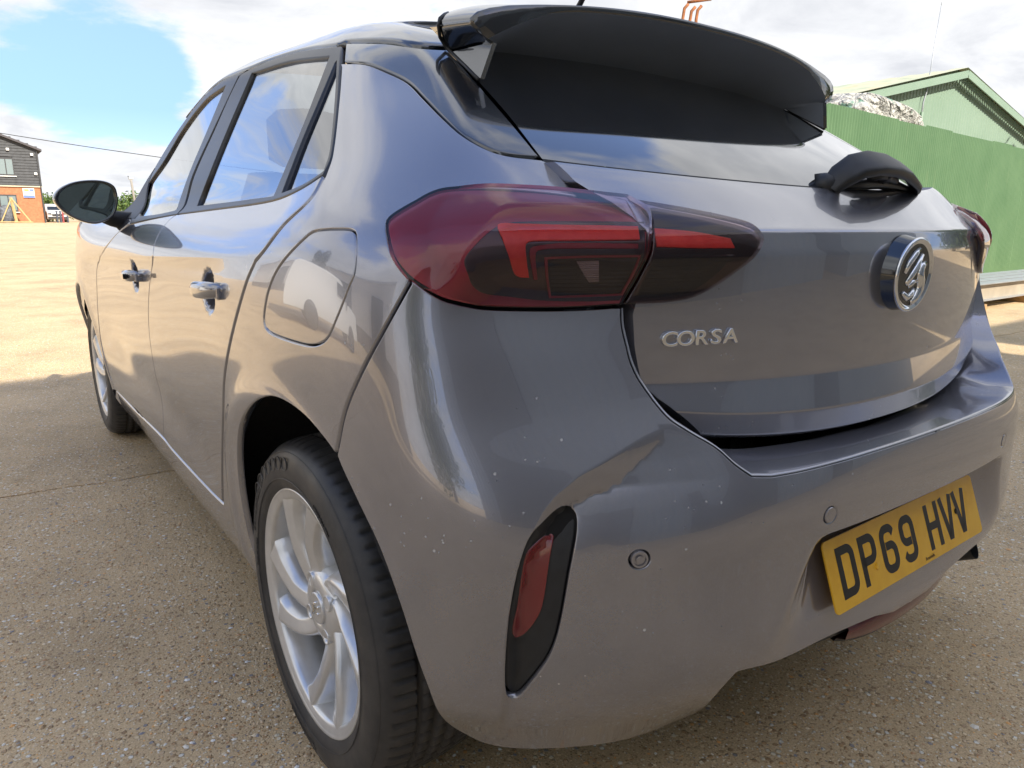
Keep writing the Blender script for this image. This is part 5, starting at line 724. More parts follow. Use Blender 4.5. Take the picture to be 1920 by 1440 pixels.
GLY = {
 'D': [([(-hw, -hh), (-hw, hh), (.004, hh)]+arcp(hw-.013, hh-.013, .013, .013, 90, 0)+arcp(hw-.013, -hh+.013, .013, .013, 0, -90)+[(.004, -hh)], True), ([(-hw-.006, hh), (-hw, hh)], False), ([(-hw-.006, -hh), (-hw, -hh)], False)],
 'P': [([(-hw, -H_/2), (-hw, hh), (.004, hh)]+arcp(hw-.013, hh-.013, .013, .013, 90, 0)+arcp(hw-.013, -.001+.012, .013, .013, 0, -90)+[(-hw, -.002)], False), ([(-hw-.005, hh), (-hw, hh)], False)],
 '6': [([(hw, hh-.010)]+arcp(hw-.014, hh-.014, .014, .014, 20, 90)+arcp(-hw+.014, hh-.014, .014, .014, 90, 180)+arcp(-hw+.014, -hh+.014, .014, .014, 180, 270)+arcp(hw-.014, -hh+.014, .014, .014, 270, 360)+arcp(hw-.014, -.009, .014, .014, 0, 90)+[(-hw+.008, .005)], False)],
 'H': [([(-hw, -H_/2), (-hw, H_/2)], False), ([(hw, -H_/2), (hw, H_/2)], False), ([(-hw, 0), (hw, 0)], False)],
 'V': [([(-hw-.001, H_/2), (-.0025, -hh), (.0025, -hh), (hw+.001, H_/2)], False)]}
GLY['9'] = [([(-a, -b_) for a, b_ in GLY['6'][0][0]], False)]
def glyph(ch):
    b = MB()
    for k, (path, cl) in enumerate(GLY[ch]):
        l_, r2 = ribbon(path, T_, cl); n_ = len(path); z0 = .0032+.00012*k; V = [(p[0], -z0, p[1]) for p in l_]+[(p[0], -z0, p[1]) for p in r2]
        b.add(V, [(i, (i+1) % n_, n_+(i+1) % n_, n_+i) for i in range(n_ if cl else n_-1)])
    return b
for ch, x in zip('DP69HVV', (-.197, -.136, -.075, -.014, .074, .128, .178)):
    g_ = glyph(ch); o = link('plate_character', mesh('plate_character', g_.V, g_.F, smooth=False), PLTXT, plate); o.location = (x*1.06+.002, 0, 0)
def text_mesh(body, size, ext=.0006, bev=0., shear=0., space=1.):
    c = bpy.data.curves.new('t', 'FONT'); c.body = body; c.size = size; c.extrude = ext; c.bevel_depth = bev; c.bevel_resolution = 2; c.shear = shear; c.space_character = space; c.align_x = 'CENTER'; c.align_y = 'CENTER'; c.resolution_u = 4
    o = bpy.data.objects.new('t', c); COL.objects.link(o); bpy.context.view_layer.update()
    me = bpy.data.meshes.new_from_object(o.evaluated_get(bpy.context.evaluated_depsgraph_get())); bpy.data.objects.remove(o); me.materials.clear(); return me
tm = text_mesh('Bramhalls', .0085, .0001); o = link('plate_lettering', tm, PLTXT, plate); o.matrix_local = Matrix.Translation((.045, -.0033, -.0475)) @ Matrix.Rotation(R(90), 4, 'X')
for x, m_ in ((-.126, PLATE), (.172, PLTXT)):
    b = MB().lathe([(-.003, 0), (-.003, .0055), (-.0052, .0050), (-.0058, .002), (-.0058, 0)], 16, 'y').build('plate_screw', m_, plate, smooth=True); b.location = (x, 0, -.016 if x < 0 else .004); autosmooth(b)

# tailgate badge (round boot release) and model name
def surf_frame(x, z, e=.004):
    p = Vector((x, hy(x, z), z)); dx = Vector((2*e, hy(x+e, z)-hy(x-e, z), 0)).normalized(); up = Vector((0, -.04, 1)).normalized(); n_ = dx.cross(up).normalized(); n_ = n_ if n_.y < 0 else -n_
    return p, dx, up, n_
p, dx, up, n_ = surf_frame(0, .903)
badge = empty('boot_badge', parent=tailgate); n_ = Vector((0, -1, -.05)).normalized()
bm_ = Matrix((( -n_.x*0+1, 0, 0, 0), (0, -n_.y, 0, p.y), (0, n_.z*0, 1, .905), (0, 0, 0, 1)))
bm_ = Matrix.Translation((-.017, .124, .905)) @ Matrix.Rotation(R(3), 4, 'X') @ Matrix.Diagonal((1, .78, 1, 1))
badge.matrix_world = bm_
b = MB().lathe([(.006, .062), (-.014, .0585), (-.024, .0575)], 72, 'y').build('badge_base', BADGE, badge, smooth=True)
b = MB().lathe([(-.022, .0570), (-.0235, .0592), (-.0265, .0600), (-.0295, .0588), (-.0305, .0565), (-.0292, .0538), (-.0270, .0522), (-.0265, .050)], 72, 'y').build('badge_ring', CHROME, badge, smooth=True)
b = MB().lathe([(-.0265, .0515), (-.0262, .047), (-.0275, .030), (-.0285, 0)], 72, 'y').build('badge_face', BADGE, badge, smooth=True)
def relief(paths, y0, h):
    b = MB()
    for path, w_ in paths:
        P_ = [Vector((a, y0, c)) for a, c in path]; ws = [w_*(.35+.65*math.sin(math.pi*min(1, max(0, (i+.6)/(len(P_))))) ) for i in range(len(P_))]
        b.tube(P_, ws, 8)
    return b
gr = [([(.004, -.046), (.016, -.038), (.025, -.024), (.023, -.010), (.016, .002), (.020, .013), (.030, .018)], .0100), ([(-.024, -.014), (-.010, .000), (.004, .014), (.016, .032)], .0065),
      ([(-.034, .004), (-.024, .020), (-.008, .034), (.004, .041)], .0055), ([(-.028, -.028), (-.014, -.036), (.000, -.032), (.006, -.022)], .0060), ([(-.014, -.018), (-.002, -.012), (.010, -.010)], .0050)]
relief(gr, -.0275, 0).build('badge_relief', CHROME, badge, smooth=True)
cx0 = -.439
p, dx, up, n_ = surf_frame(cx0, .828)
for i, ch in enumerate('CORSA'):
    x = cx0+(i-2)*.0242; p, dx, up, n_ = surf_frame(x, .8285)
    tm = text_mesh(ch, .036, .0014, .0011); o = link('letter', tm, CHROME, tailgate, label='chrome letter '+ch)
    mm = Matrix((( dx.x, up.x, n_.x, 0), (dx.y, up.y, n_.y, 0), (dx.z, up.z, n_.z, 0), (0, 0, 0, 1))); o.matrix_world = Matrix.Translation(p+n_*.0022) @ mm @ Matrix.Diagonal((1.02 if ch != 'S' else 1.12, .80, 1, 1))

# rear wiper
wip = empty('rear_wiper', parent=tailgate)
path = [(-.056, .242, 1.042), (-.046, .230, 1.060), (-.026, .214, 1.077), (.015, .207, 1.084), (.075, .209, 1.083), (.135, .217, 1.077), (.195, .231, 1.067), (.25, .247, 1.060), (.295, .265, 1.050), (.330, .284, 1.044)]
b = MB(); rings = []
for i, p_ in enumerate(path):
    w_ = [.016, .022, .026, .027, .026, .024, .021, .018, .013, .007][i]; h_ = [.016, .015, .013, .013, .013, .012, .010, .008, .006, .004][i]
    t = Vector(path[min(i+1, 9)])-Vector(path[max(i-1, 0)]); t.normalize(); nn_ = Vector((0, -.62, .78)); nn_ = (nn_-t*nn_.dot(t)).normalized(); bb = t.cross(nn_)
    rings.append([tuple(Vector(p_)+nn_*h_*.8*(abs(math.sin(a))**.55)*np.sign(math.sin(a))+bb*w_*(abs(math.cos(a))**.45)*np.sign(math.cos(a))) for a in np.linspace(0, 2*math.pi, 17)[:-1]])
arm = link('wiper_arm', grid_mesh('wiper_arm', np.array(rings), close_u=True), RUB, wip)
b = MB().tube([(-.062, .262, 1.044), (-.054, .246, 1.048), (-.046, .234, 1.052)], [.022, .020, .014], 14).build('wiper_pivot', RUB, wip, smooth=True)
b = MB()
bl = [(-.02, .240, 1.046), (.04, .238, 1.052), (.12, .245, 1.056), (.20, .258, 1.055), (.27, .272, 1.051), (.325, .290, 1.046)]
b.tube(bl, [.005, .009, .010, .009, .007, .004], 8); b.tube([(x, y+.004, z-.008) for x, y, z in bl], .003, 6)
b.tube([(.04, .224, 1.062), (.07, .224, 1.070), (.13, .232, 1.066), (.17, .244, 1.060)], [.007, .012, .012, .007], 8)
b.tube([(.10, .214, 1.082), (.095, .226, 1.070), (.09, .234, 1.058)], [.012, .014, .010], 8)
b.build('wiper_blade', RUB, wip, smooth=True)

# door handles
HNDL = paint('handle_silver', (.28, .28, .30), .7, .22, .3)
for door, yc_, zc_, ln, nm in ((rear_door, 1.03, .845, .185, 'r'), (front_door, 1.86, .815, .185, 'f')):
    rings = []
    for t in np.linspace(-1, 1, 19):
        y = yc_-.02+t*ln/2; k = math.sqrt(max(0, 1-abs(t)**5)); off = .030-.020*abs(t)**3; rr = [( .866+off+.011*k*math.cos(a), y, zc_+.004-.006*t+.0165*k*math.sin(a)) for a in np.linspace(0, 2*math.pi, 17)[:-1]]
        rings.append([(-x, y_, z_) for x, y_, z_ in rr])
    h_ = link('door_handle', grid_mesh('door_handle', np.array(rings), close_u=True, flip=False), HNDL, door)
    b = MB().box((-.878, yc_-.02-ln*.40, zc_+.004), (.02, .03, .024)).build('handle_mount', P_GREY, h_, bevel=.004); MB().box((-.878, yc_-.02+ln*.42, zc_), (.02, .024, .022)).build('handle_mount', P_GREY, h_, bevel=.004)
    if nm == 'f':
        b = MB().lathe([(0, .0), (0, .007), (-.004, .0075)], 20).build('key_lock', VOID, h_, smooth=True); b.location = (-.9075, yc_-.075, zc_+.006)

# wing mirror
MO = [(-1.018, 1.033), (-1.002, 1.060), (-.966, 1.081), (-.922, 1.090), (-.879, 1.089), (-.852, 1.075), (-.845, 1.048), (-.848, 1.015), (-.862, .984), (-.884, .968), (-.915, .958), (-.95, .965), (-.984, .983), (-1.008, 1.007)]
def closed_spline(P_, n=56):
    P_ = np.array(P_); m_ = len(P_); o_ = []
    for k in range(n):
        t = k/n*m_; i = int(t); f_ = t-i; a, b_, c, d = P_[(i-1) % m_], P_[i], P_[(i+1) % m_], P_[(i+2) % m_]
        o_.append(.5*((2*b_)+(-a+c)*f_+(2*a-5*b_+4*c-d)*f_**2+(-a+3*b_-3*c+d)*f_**3))
    return np.array(o_)
mo = closed_spline(MO); cen = mo.mean(0); rings = []
for y, s_ in ((2.185, .86), (2.172, .90), (2.166, .955), (2.170, .99), (2.182, 1.01), (2.205, 1.015), (2.235, .985), (2.265, .90), (2.29, .74), (2.305, .50), (2.312, .2), (2.313, .01)):
    rings.append([(a, y, b_) for a, b_ in cen+(mo-cen)*s_])
mirror = link('wing_mirror', grid_mesh('wing_mirror', np.array(rings), close_u=True, flip=True), P_BLACK, front_door)
mg = cen+(mo-cen)*.875; b = MB().add([(cen[0], 2.181, cen[1])]+[(a, 2.181, b_) for a, b_ in mg], [(0, i+1, (i+1) % 56+1) for i in range(56)]); b.build('mirror_glass', MIRR, mirror)
b = MB(); 
for sec in ((-.885, .022), (-.86, .026), (-.82, .03), (-.79, .03)): pass
b.tube([(-.895, 2.235, .985), (-.86, 2.24, .975), (-.825, 2.25, .968), (-.79, 2.27, .965)], [.020, .026, .03, .03], 14)
b.build('mirror_arm', RUB, mirror, smooth=True)
fq = panel('mirror_base_trim', front_door, RUB, [(2.66, .975), (2.92, .975), (3.10, .985), (3.07, 1.06), (3.0, 1.14), (2.97, 1.12), (2.80, 1.04), (2.68, .99)], off=.001, gap=0, lip=.004, sp=.02)

# right-hand twins of the side pieces
def mirror_tree(o, parent):
    kids = list(o.children); c = mirrored(o, parent)
    for k in kids: mirror_tree(k, c) if k.type == 'MESH' else None
    return c
bpy.context.view_layer.update()
for o in (front_door, rear_door, quarter, fender, fuel, strip): mirror_tree(o, car)
mirror_tree(lamp_o, car); mirror_tree(lamp_i, tailgate)

# underbody, arch liners, dark inner shell that the shut lines open onto
gu, gv = np.linspace(.63, 4.3, 90), np.linspace(.24, .985, 30)
gu3, gv3 = np.meshgrid(np.linspace(.60, 1.04, 14), np.linspace(.98, 1.385, 24)); P3 = base(gu3.ravel(), gv3.ravel())-bnormal(gu3.ravel(), gv3.ravel())*.022; F3 = [(i*14+j, i*14+j+1, (i+1)*14+j+1, (i+1)*14+j) for i in range(23) for j in range(13)]
UU, VV = np.meshgrid(gu, gv); P_ = base(UU.ravel(), VV.ravel()); nn_ = bnormal(UU.ravel(), VV.ravel()); P_ = P_-nn_*.026
keep = [(np.hypot(p[1]-.686, p[2]-.31) > .40) and (np.hypot(p[1]-3.224, p[2]-.31) > .40) for p in P_]; n_ = len(gu)
F_ = [(i*n_+j, i*n_+j+1, (i+1)*n_+j+1, (i+1)*n_+j) for i in range(len(gv)-1) for j in range(n_-1) if all(keep[k] for k in (i*n_+j, i*n_+j+1, (i+1)*n_+j+1, (i+1)*n_+j))]
b = MB(); b.add([(-x, y, z) for x, y, z in P_], [f[::-1] for f in F_]); b.add(P_, F_); b.add([(-x, y, z) for x, y, z in P3], F3); b.add(P3, F3)
gk2 = np.array([[(x*1.045, y+.05, z) for x, y, z in r_] for r_ in rowsH]); b2 = gk2.reshape(-1, 3); c_ = gk2.shape[1]
b.add(b2, [(i*c_+j, i*c_+j+1, (i+1)*c_+j+1, (i+1)*c_+j) for i in range(gk2.shape[0]-1) for j in range(c_-1)])
b.box((0, 2.0, .235), (1.46, 3.2, .03)); b.box((0, .36, .33), (1.22, .30, .10)); b.box((0, 1.95, .235), (1.60, 1.6, .02))
b.build('inner_body', VOID, car)
_a, _b = np.meshgrid(np.linspace(.7, 4.2, 160), np.linspace(.22, .8, 50)); SHP = shell(_a.ravel(), _b.ravel())
for yc_ in (.686, 3.224):
    for sx in (-1, 1):
        prof = [(.842, .384), (.84, .390), (.80, .394), (.55, .392), (.55, .16)]
        V = []; n_ = len(prof); K2 = 40
        for k in range(K2+1):
            a = R(-6+192*k/K2)
            yy, zz = yc_+.39*math.cos(a), .31+.39*math.sin(a); j_ = ((SHP[:, 1]-yy)**2+(SHP[:, 2]-max(zz, .24))**2).argmin(); lim = SHP[j_, 0]-.014
            for x, r_ in prof: V.append((sx*min(x, lim), yc_+r_*math.cos(a), .31+r_*math.sin(a)))
        b = MB().add(V, [(k*n_+i, k*n_+i+1, (k+1)*n_+i+1, (k+1)*n_+i) for k in range(K2) for i in range(n_-1)]); b.build('wheel_arch_liner', LINER, car, smooth=True)
# lower diffuser and rear fog lamp
dr = []
for s_ in np.linspace(-1, 1, 61):
    x = .50*s_; yb = .055+.11*abs(s_)**2.2
    dr.append([(x, yb+.004, .350-.02*abs(s_)**3), (x, yb+.012, .325-.02*abs(s_)**3), (x, yb+.05, .300-.02*abs(s_)**2), (x, yb+.16, .27), (x, yb+.4, .255)])
diff = link('diffuser', grid_mesh('diffuser', np.array(dr), flip=True), RUB, bumper)
fo = []
for s_ in np.linspace(-1, 1, 41):
    x = .03+.195*s_; k = (1-abs(s_)**3); yb = .052+.10*abs(x/.5)**2; fo.append([(x, yb+.010, .345), (x, yb+.000, .338-.004*k), (x, yb+.004, .318-.012*k), (x, yb+.022, .312-.022*k), (x, yb+.04, .318-.018*k)])
fog = link('rear_fog_lamp', grid_mesh('rear_fog_lamp', np.array(fo), flip=True), FOGR, bumper)
fo2 = [[(x, y+.003, z-.000) for x, y, z in r_[2:]] for r_ in fo]
fb = []
for r_ in fo: fb.append([(r_[3][0], r_[3][1]-.004, r_[3][2]+.004), (r_[3][0], r_[3][1], r_[3][2]-.006), (r_[4][0], r_[4][1]+.02, r_[4][2]-.004)])
link('fog_lamp_surround', grid_mesh('fog_lamp_surround', np.array(fb), flip=True), RUB, fog)
b = MB().tube([(.40, .50, .262), (.42, .25, .268), (.425, .135, .285), (.43, .105, .300)], [.028, .028, .027, .026], 20, cap=False).build('exhaust_tip', RUB, car, smooth=True)

# cabin: seats, shelf, steering wheel, dashboard, mirror
b = MB().box((0, 1.75, .50), (1.36, 2.2, .04)).box((0, .62, .86), (1.16, .42, .03)).box((0, 3.0, .78), (1.34, .5, .34)).build('cabin_floor', CAB, car, bevel=.02)
def seat(x, y, wid=.48):
    s_ = empty('seat', (x, y, 0), parent=car)
    rings = []
    for t in np.linspace(0, 1, 9): rings.append([(wid/2*(1-.25*t**3)*math.copysign(abs(math.cos(a))**.5, math.cos(a)), -.18*t+.075*math.copysign(abs(math.sin(a))**.6, math.sin(a)), .55+.56*t) for a in np.linspace(0, 2*math.pi, 21)[:-1]])
    bk = link('backrest', grid_mesh('backrest', np.array(rings), close_u=True), CAB, s_)
    MB().box((0, .22, .58), (wid, .5, .16)).build('cushion', CAB, s_, bevel=.05)
    rings = [[(.13*k*math.copysign(abs(math.cos(a))**.6, math.cos(a)), -.20+.045*k*math.sin(a), z) for a in np.linspace(0, 2*math.pi, 17)[:-1]] for z, k in ((1.13, .7), (1.15, 1), (1.26, 1.), (1.29, .75), (1.30, .2))]
    link('headrest', grid_mesh('headrest', np.array(rings), close_u=True), CAB, s_)
seat(-.37, 1.95); seat(.37, 1.95); seat(-.33, 1.02, .5); seat(.33, 1.02, .5)
b = MB().tube([(.36+.18*math.cos(a), 2.52-.05*math.sin(a), .93+.17*math.sin(a)) for a in np.linspace(0, 2*math.pi, 33)], .015, 8, cap=False).box((.36, 2.56, .92), (.16, .04, .10)).build('steering_wheel', RUB, car, smooth=True)
bon = []
for s_ in np.linspace(-1, 1, 21):
    bon.append([(.76*s_*k, y, z-.05*abs(s_)**3*1.2) for y, z, k in ((2.62, 1.02, 1.0), (2.9, 1.0, .99), (3.3, .965, .96), (3.65, .90, .88), (3.85, .80, .74))])
link('bonnet', grid_mesh('bonnet', np.array(bon), flip=True), P_GREY, car)

# wheels: local frame centred on the hub, outer side towards -x
def wheel_meshes():
    D_ = {}
    prof = [(.000, .2195), (-.006, .228), (-.0095, .240), (-.0105, .256), (-.0085, .272), (-.002, .287), (.006, .296), (.0125, .3005), (.018, .3035), (.026, .3058), (.0285, .3062), (.046, .3085), (.050, .3088), (.0505, .3088), (.0595, .3090), (.060, .3090), (.078, .3100), (.0785, .3100), (.0865, .3100), (.087, .3100), (.105, .3100), (.1055, .3100), (.1135, .3100), (.114, .3100), (.132, .3090), (.1325, .3090), (.1415, .3088), (.142, .3088), (.150, .3078), (.172, .3050), (.182, .3005), (.194, .287), (.201, .262), (.196, .235), (.188, .2195)]
    deep = {13: .0065, 14: .0065, 17: .007, 18: .007, 21: .007, 22: .007, 25: .0065, 26: .0065}
    NT = 76; SUB = 6; n = NT*SUB; V = []
    for k in range(n):
        q = 2*math.pi*k/n; ph = k % SUB; ph2 = (k+3) % SUB
        for i, (a, r_) in enumerate(prof):
            rr = r_
            if i in deep: rr -= deep[i]
            elif 8 <= i <= 12 or 27 <= i <= 30:
                if ph == 0: rr -= .0065 if i in (9, 10, 11, 28, 29) else .004
            elif 15 <= i <= 16 or 19 <= i <= 20 or 23 <= i <= 24:
                if ph2 == 0: rr -= .004
            V.append((a, rr*math.cos(q), rr*math.sin(q)))
    m_ = len(prof); F = [(k*m_+i, k*m_+i+1, ((k+1) % n)*m_+i+1, ((k+1) % n)*m_+i) for k in range(n) for i in range(m_-1)]
    D_['tyre'] = mesh('tyre', V, F)
    # sidewall rings and lettering
    b = MB()
    b.lathe([(-.0100, .2395), (-.0112, .2402), (-.0100, .2410)], 120); b.lathe([(-.0020, .2862), (-.0035, .2872), (-.0010, .2884)], 120)
    D_['sidewall_ring'] = mesh('sidewall_ring', b.V, b.F)
    def curved(body, size, ang, rad, ext=.0007, sy=1.):
        me = text_mesh(body, size, ext)
        for v in me.vertices:
            th = R(ang)-v.co.x/rad; r_ = rad+v.co.y*sy; aa = np.interp(r_, [.240, .256, .272, .287], [-.0100, -.0109, -.0090, -.0025]); v.co = (aa-.0006-v.co.z, -r_*math.cos(th), r_*math.sin(th))
        return me
    D_['letters'] = [curved('EcoContact 6', .026, 150, .2635, .0003), curved('Continental', .026, 262, .2635, .0003), curved('195/55 R16 87H', .010, 62, .247), curved('TUBELESS RADIAL', .008, 175, .245)]
    # moulded curl pattern on the sidewall
    b = MB()
    for a0 in (100,):
        for k in range(7):
            c0 = R(a0+k*7); rr = .268
            b.tube([(-.0098, -(rr+.012*math.sin(t*1.0))*math.cos(c0+.055*math.cos(t)), (rr+.012*math.sin(t))*math.sin(c0+.055*math.cos(t))) for t in np.linspace(0, 2*math.pi, 15)], .0013, 6, cap=False)
    D_['curl'] = mesh('sidewall_pattern', b.V, b.F)
    b = MB().lathe([(.004, .2205), (-.001, .2215), (-.003, .2200), (-.001, .2172), (.0005, .2140), (.002, .2050), (.005, .2010), (.012, .1990), (.040, .1965), (.150, .1930), (.175, .205), (.19, .218)], 120)
    D_['rim'] = mesh('rim', b.V, b.F)
    # one swirled spoke, outer side -x, view coordinates (h to the rear, v up)
    def spoke(phi0):
        G_ = []
        for t in np.linspace(0, 1, 26):
            r_ = .040+(.2155-.040)*t; phi = R(phi0)+R(38)*(1-t)**1.25
            w_ = np.interp(t, [0, .2, .5, .8, 1], [.062, .054, .047, .056, .086]); a0 = np.interp(t, [0, .2, .45, .75, .92, 1], [.026, .020, .010, .004, .0015, .0030])
            row = []
            for s_ in np.linspace(-1, 1, 15):
                da = .0
                if s_ > .35: da = .050*((s_-.35)/.65)**1.6
                else: da = .010*((.35-s_)/1.35)**1.2+.05*max(0, (-s_-.72)/.28)**1.5
                off_ = w_/2*s_; ca, sa = math.cos(phi), math.sin(phi)
                # tangent of the centre line (approx.) -> perpendicular offset
                dphi = -R(38)*1.25*(1-t)**.25/(.2155-.040); tx, ty_ = ca-r_*dphi*sa, sa+r_*dphi*ca; L_ = math.hypot(tx, ty_); px_, py_ = -ty_/L_, tx/L_
                row.append((a0+da, -(r_*ca+px_*off_), r_*sa+py_*off_))
            G_.append(row)
        return np.array(G_)
    V = []; F = []
    sps = []
    for k in range(4):
        for d in (-18, 18): sps.append(grid_mesh('spoke', spoke(120+90*k+d-22)))
    D_['spokes'] = sps
    b = MB().lathe([(.060, .075), (.034, .070), (.024, .062), (.0195, .052), (.0185, .040), (.019, .031), (.024, .030)], 64); D_['hub'] = mesh('hub', b.V, b.F)
    b = MB().lathe([(.022, .0295), (.0165, .0290), (.0150, .0270), (.0158, .024), (.0145, .010), (.0140, 0)], 40); D_['cap'] = mesh('centre_cap', b.V, b.F)
    b = MB()
    b.tube([(.0145, .012, -.014), (.0142, .006, -.004), (.0142, .008, .006), (.0145, -.004, .014)], [.003, .0035, .003, .002], 8); b.tube([(.0145, .004, 0), (.0142, -.010, .004), (.0145, -.014, .010)], .0022, 6); b.tube([(.0145, -.002, -.008), (.0145, -.012, -.006)], .002, 6); D_['capm'] = mesh('cap_emblem', b.V, b.F)
    b = MB().lathe([(.030, .0135), (.0185, .0145), (.0175, .0130), (.022, .0108), (.034, .0100), (.034, 0)], 24); D_['seatb'] = mesh('bolt_seat', b.V, b.F)
    b = MB().lathe([(.034, .0085), (.024, .0085), (.0225, .0070), (.0228, 0)], 6); D_['bolt'] = mesh('wheel_bolt', b.V, b.F, smooth=False)
    b = MB().lathe([(.066, .0), (.066, .060), (.080, .064), (.080, .128), (.086, .131), (.10, .131), (.10, .0)], 64); D_['disc'] = mesh('brake_disc', b.V, b.F)
    b = MB().lathe([(.088, .130), (.088, .1965)], 48); D_['back'] = mesh('spoke_gap_shade', b.V, b.F)  # added dark ring that puts shade into the gaps between spokes
    return D_
WM = wheel_meshes()
DISC = simple('brake_disc_steel', (.16, .15, .14), .45, .8, .3)
for me_ in [WM['rim'], WM['hub'], WM['cap'], WM['tyre'], WM['seatb']]+WM['spokes']: fix(me_)
def put(name, me, mat, parent):
    if not me.materials: me.materials.append(mat.m)
    o = bpy.data.objects.new(name, me); COL.objects.link(o); o.parent = parent; return o
for sx, y, rot in ((-1, .686, 0), (-1, 3.224, 23), (1, .686, 50), (1, 3.224, 10)):
    wh = empty('wheel', parent=car); wh.matrix_world = Matrix.Translation((sx*.8385, y, .305)) @ (Matrix.Identity(4) if sx < 0 else Matrix.Rotation(math.pi, 4, 'Z')) @ Matrix.Rotation(R(rot), 4, 'X')
    put('tyre', WM['tyre'], TYRE, wh)
    put('rim', WM['rim'], ALLOY, wh)
    for s_ in WM['spokes']: put('spoke', s_, ALLOY, wh)
    put('hub', WM['hub'], ALLOY, wh); put('centre_cap', WM['cap'], ALLOY, wh); put('cap_emblem', WM['capm'], CHROME, wh)
    for k in range(4):
        a = R(45+90*k+12)
        for nm, mm_, mt in (('bolt_seat', WM['seatb'], ALLOY), ('wheel_bolt', WM['bolt'], CHROME)):
            o = put(nm, mm_, mt, wh); o.location = (0, .052*math.cos(a), .052*math.sin(a))
    put('brake_disc', WM['disc'], DISC, wh); put('spoke_gap_shade', WM['back'], LINER, wh)
    if sx < 0:
        put('sidewall_pattern', WM['curl'], TYRE, wh); put('sidewall_ring', WM['sidewall_ring'], TYRE, wh)
        for t_ in WM['letters']: put('tyre_lettering', t_, TYRE, wh)

# ------------------------------------------------------------------ yard surface: washed-pebble concrete
GR = M('pebble_concrete')
co = GR.co()
def peb(scale, seed):
    mp = GR.n('ShaderNodeMapping', {'Vector': co, 'Location': (seed, seed*.7, 0)}).outputs[0]
    wr = GR.n('ShaderNodeTexNoise', {'Scale': scale*.6, 'Detail': 2., 'Vector': mp}).outputs['Color']
    vv = GR.n('ShaderNodeVectorMath', {0: mp, 1: GR.n('ShaderNodeVectorMath', {0: wr, 3: .35/scale}, operation='SCALE').outputs[0]}, operation='ADD').outputs[0]
    v = GR.n('ShaderNodeTexVoronoi', {'Scale': float(scale), 'Vector': vv}); return v.outputs['Distance'], v.outputs['Color']
d1, c1 = peb(78, 3.); d2, c2 = peb(190, 11.)
sc1 = GR.n('ShaderNodeSeparateColor', {0: c1}).outputs; sc2 = GR.n('ShaderNodeSeparateColor', {0: c2}).outputs
STOPS = [(0, (.42, .265, .13)), (.20, (.70, .50, .28)), (.38, (.84, .65, .39)), (.52, (.56, .35, .17)), (.62, (.88, .78, .58)), (.74, (.70, .51, .31)), (.86, (.33, .30, .28)), (.91, (.90, .85, .73)), (.965, (.86, .48, .18))]
s1 = GR.ramp(sc1[0], STOPS, 'CONSTANT'); s2 = GR.ramp(sc2[0], STOPS, 'CONSTANT')
mort = GR.ramp(GR.noise(260, 4, .7, co), [(.3, (.46, .32, .175)), (.7, (.84, .63, .37))])
k2 = GR.math('MULTIPLY', GR.ramp(d2, [(.30, 1.), (.46, 0.)]), GR.ramp(sc2[1], [(.25, 0.), (.3, 1.)]))
k1 = GR.math('MULTIPLY', GR.ramp(d1, [(.30, 1.), (.42, 0.)]), GR.ramp(sc1[1], [(.42, 0.), (.46, 1.)]))
col = GR.mix(k2, mort, s2); col = GR.mix(k1, col, s1)
pat = GR.ramp(GR.noise(1.6, 8, .68, co), [(.28, .66), (.5, .95), (.72, 1.12)]); pat2 = GR.ramp(GR.noise(.13, 4, .55, co), [(.3, .9), (.7, 1.1)])
col = GR.mix(1., GR.mix(1., col, pat, 'MULTIPLY'), pat2, 'MULTIPLY')
GR.set(color=col, rough=GR.ramp(k1, [(0, .85), (1, .42)]), spec=.45)
hgt = GR.math('ADD', GR.math('MULTIPLY', k1, .6), GR.math('ADD', GR.math('MULTIPLY', k2, .3), GR.math('MULTIPLY', GR.noise(30, 5, .6, co), .6)))
GR.bump(hgt, .85, .006)
jn = lambda x: 2.505-.072*(x+.715)+.010*math.sin(x*9)+.006*math.sin(x*23+1)
def yard(name, rows, mat, **k):
    V = [tuple(p) for r_ in rows for p in r_]; c_ = len(rows[0]); F = [(i*c_+j, i*c_+j+1, (i+1)*c_+j+1, (i+1)*c_+j) for i in range(len(rows)-1) for j in range(c_-1)]
    return link(name, mesh(name, V, F, smooth=False), mat, None, **k)
xs = np.r_[-400, -60, -20, np.linspace(-8, 12, 260), 20, 60, 400]
yard('yard_ground', [[(x, y, 0) for x in xs] for y in (-400, -30, -6, 0, 1.5)]+[[(x, jn(x)-.006, 0) for x in xs], [(x, jn(x)-.003, -.012) for x in xs], [(x, jn(x)+.004, -.012) for x in xs], [(x, jn(x)+.008+.003*math.sin(x*31), 0.) for x in xs]]+[[(x, y, 0.) for x in xs] for y in (4, 12, 40, 110)]+[[(x, 700, 0.) for x in xs]], GR, kind='structure')
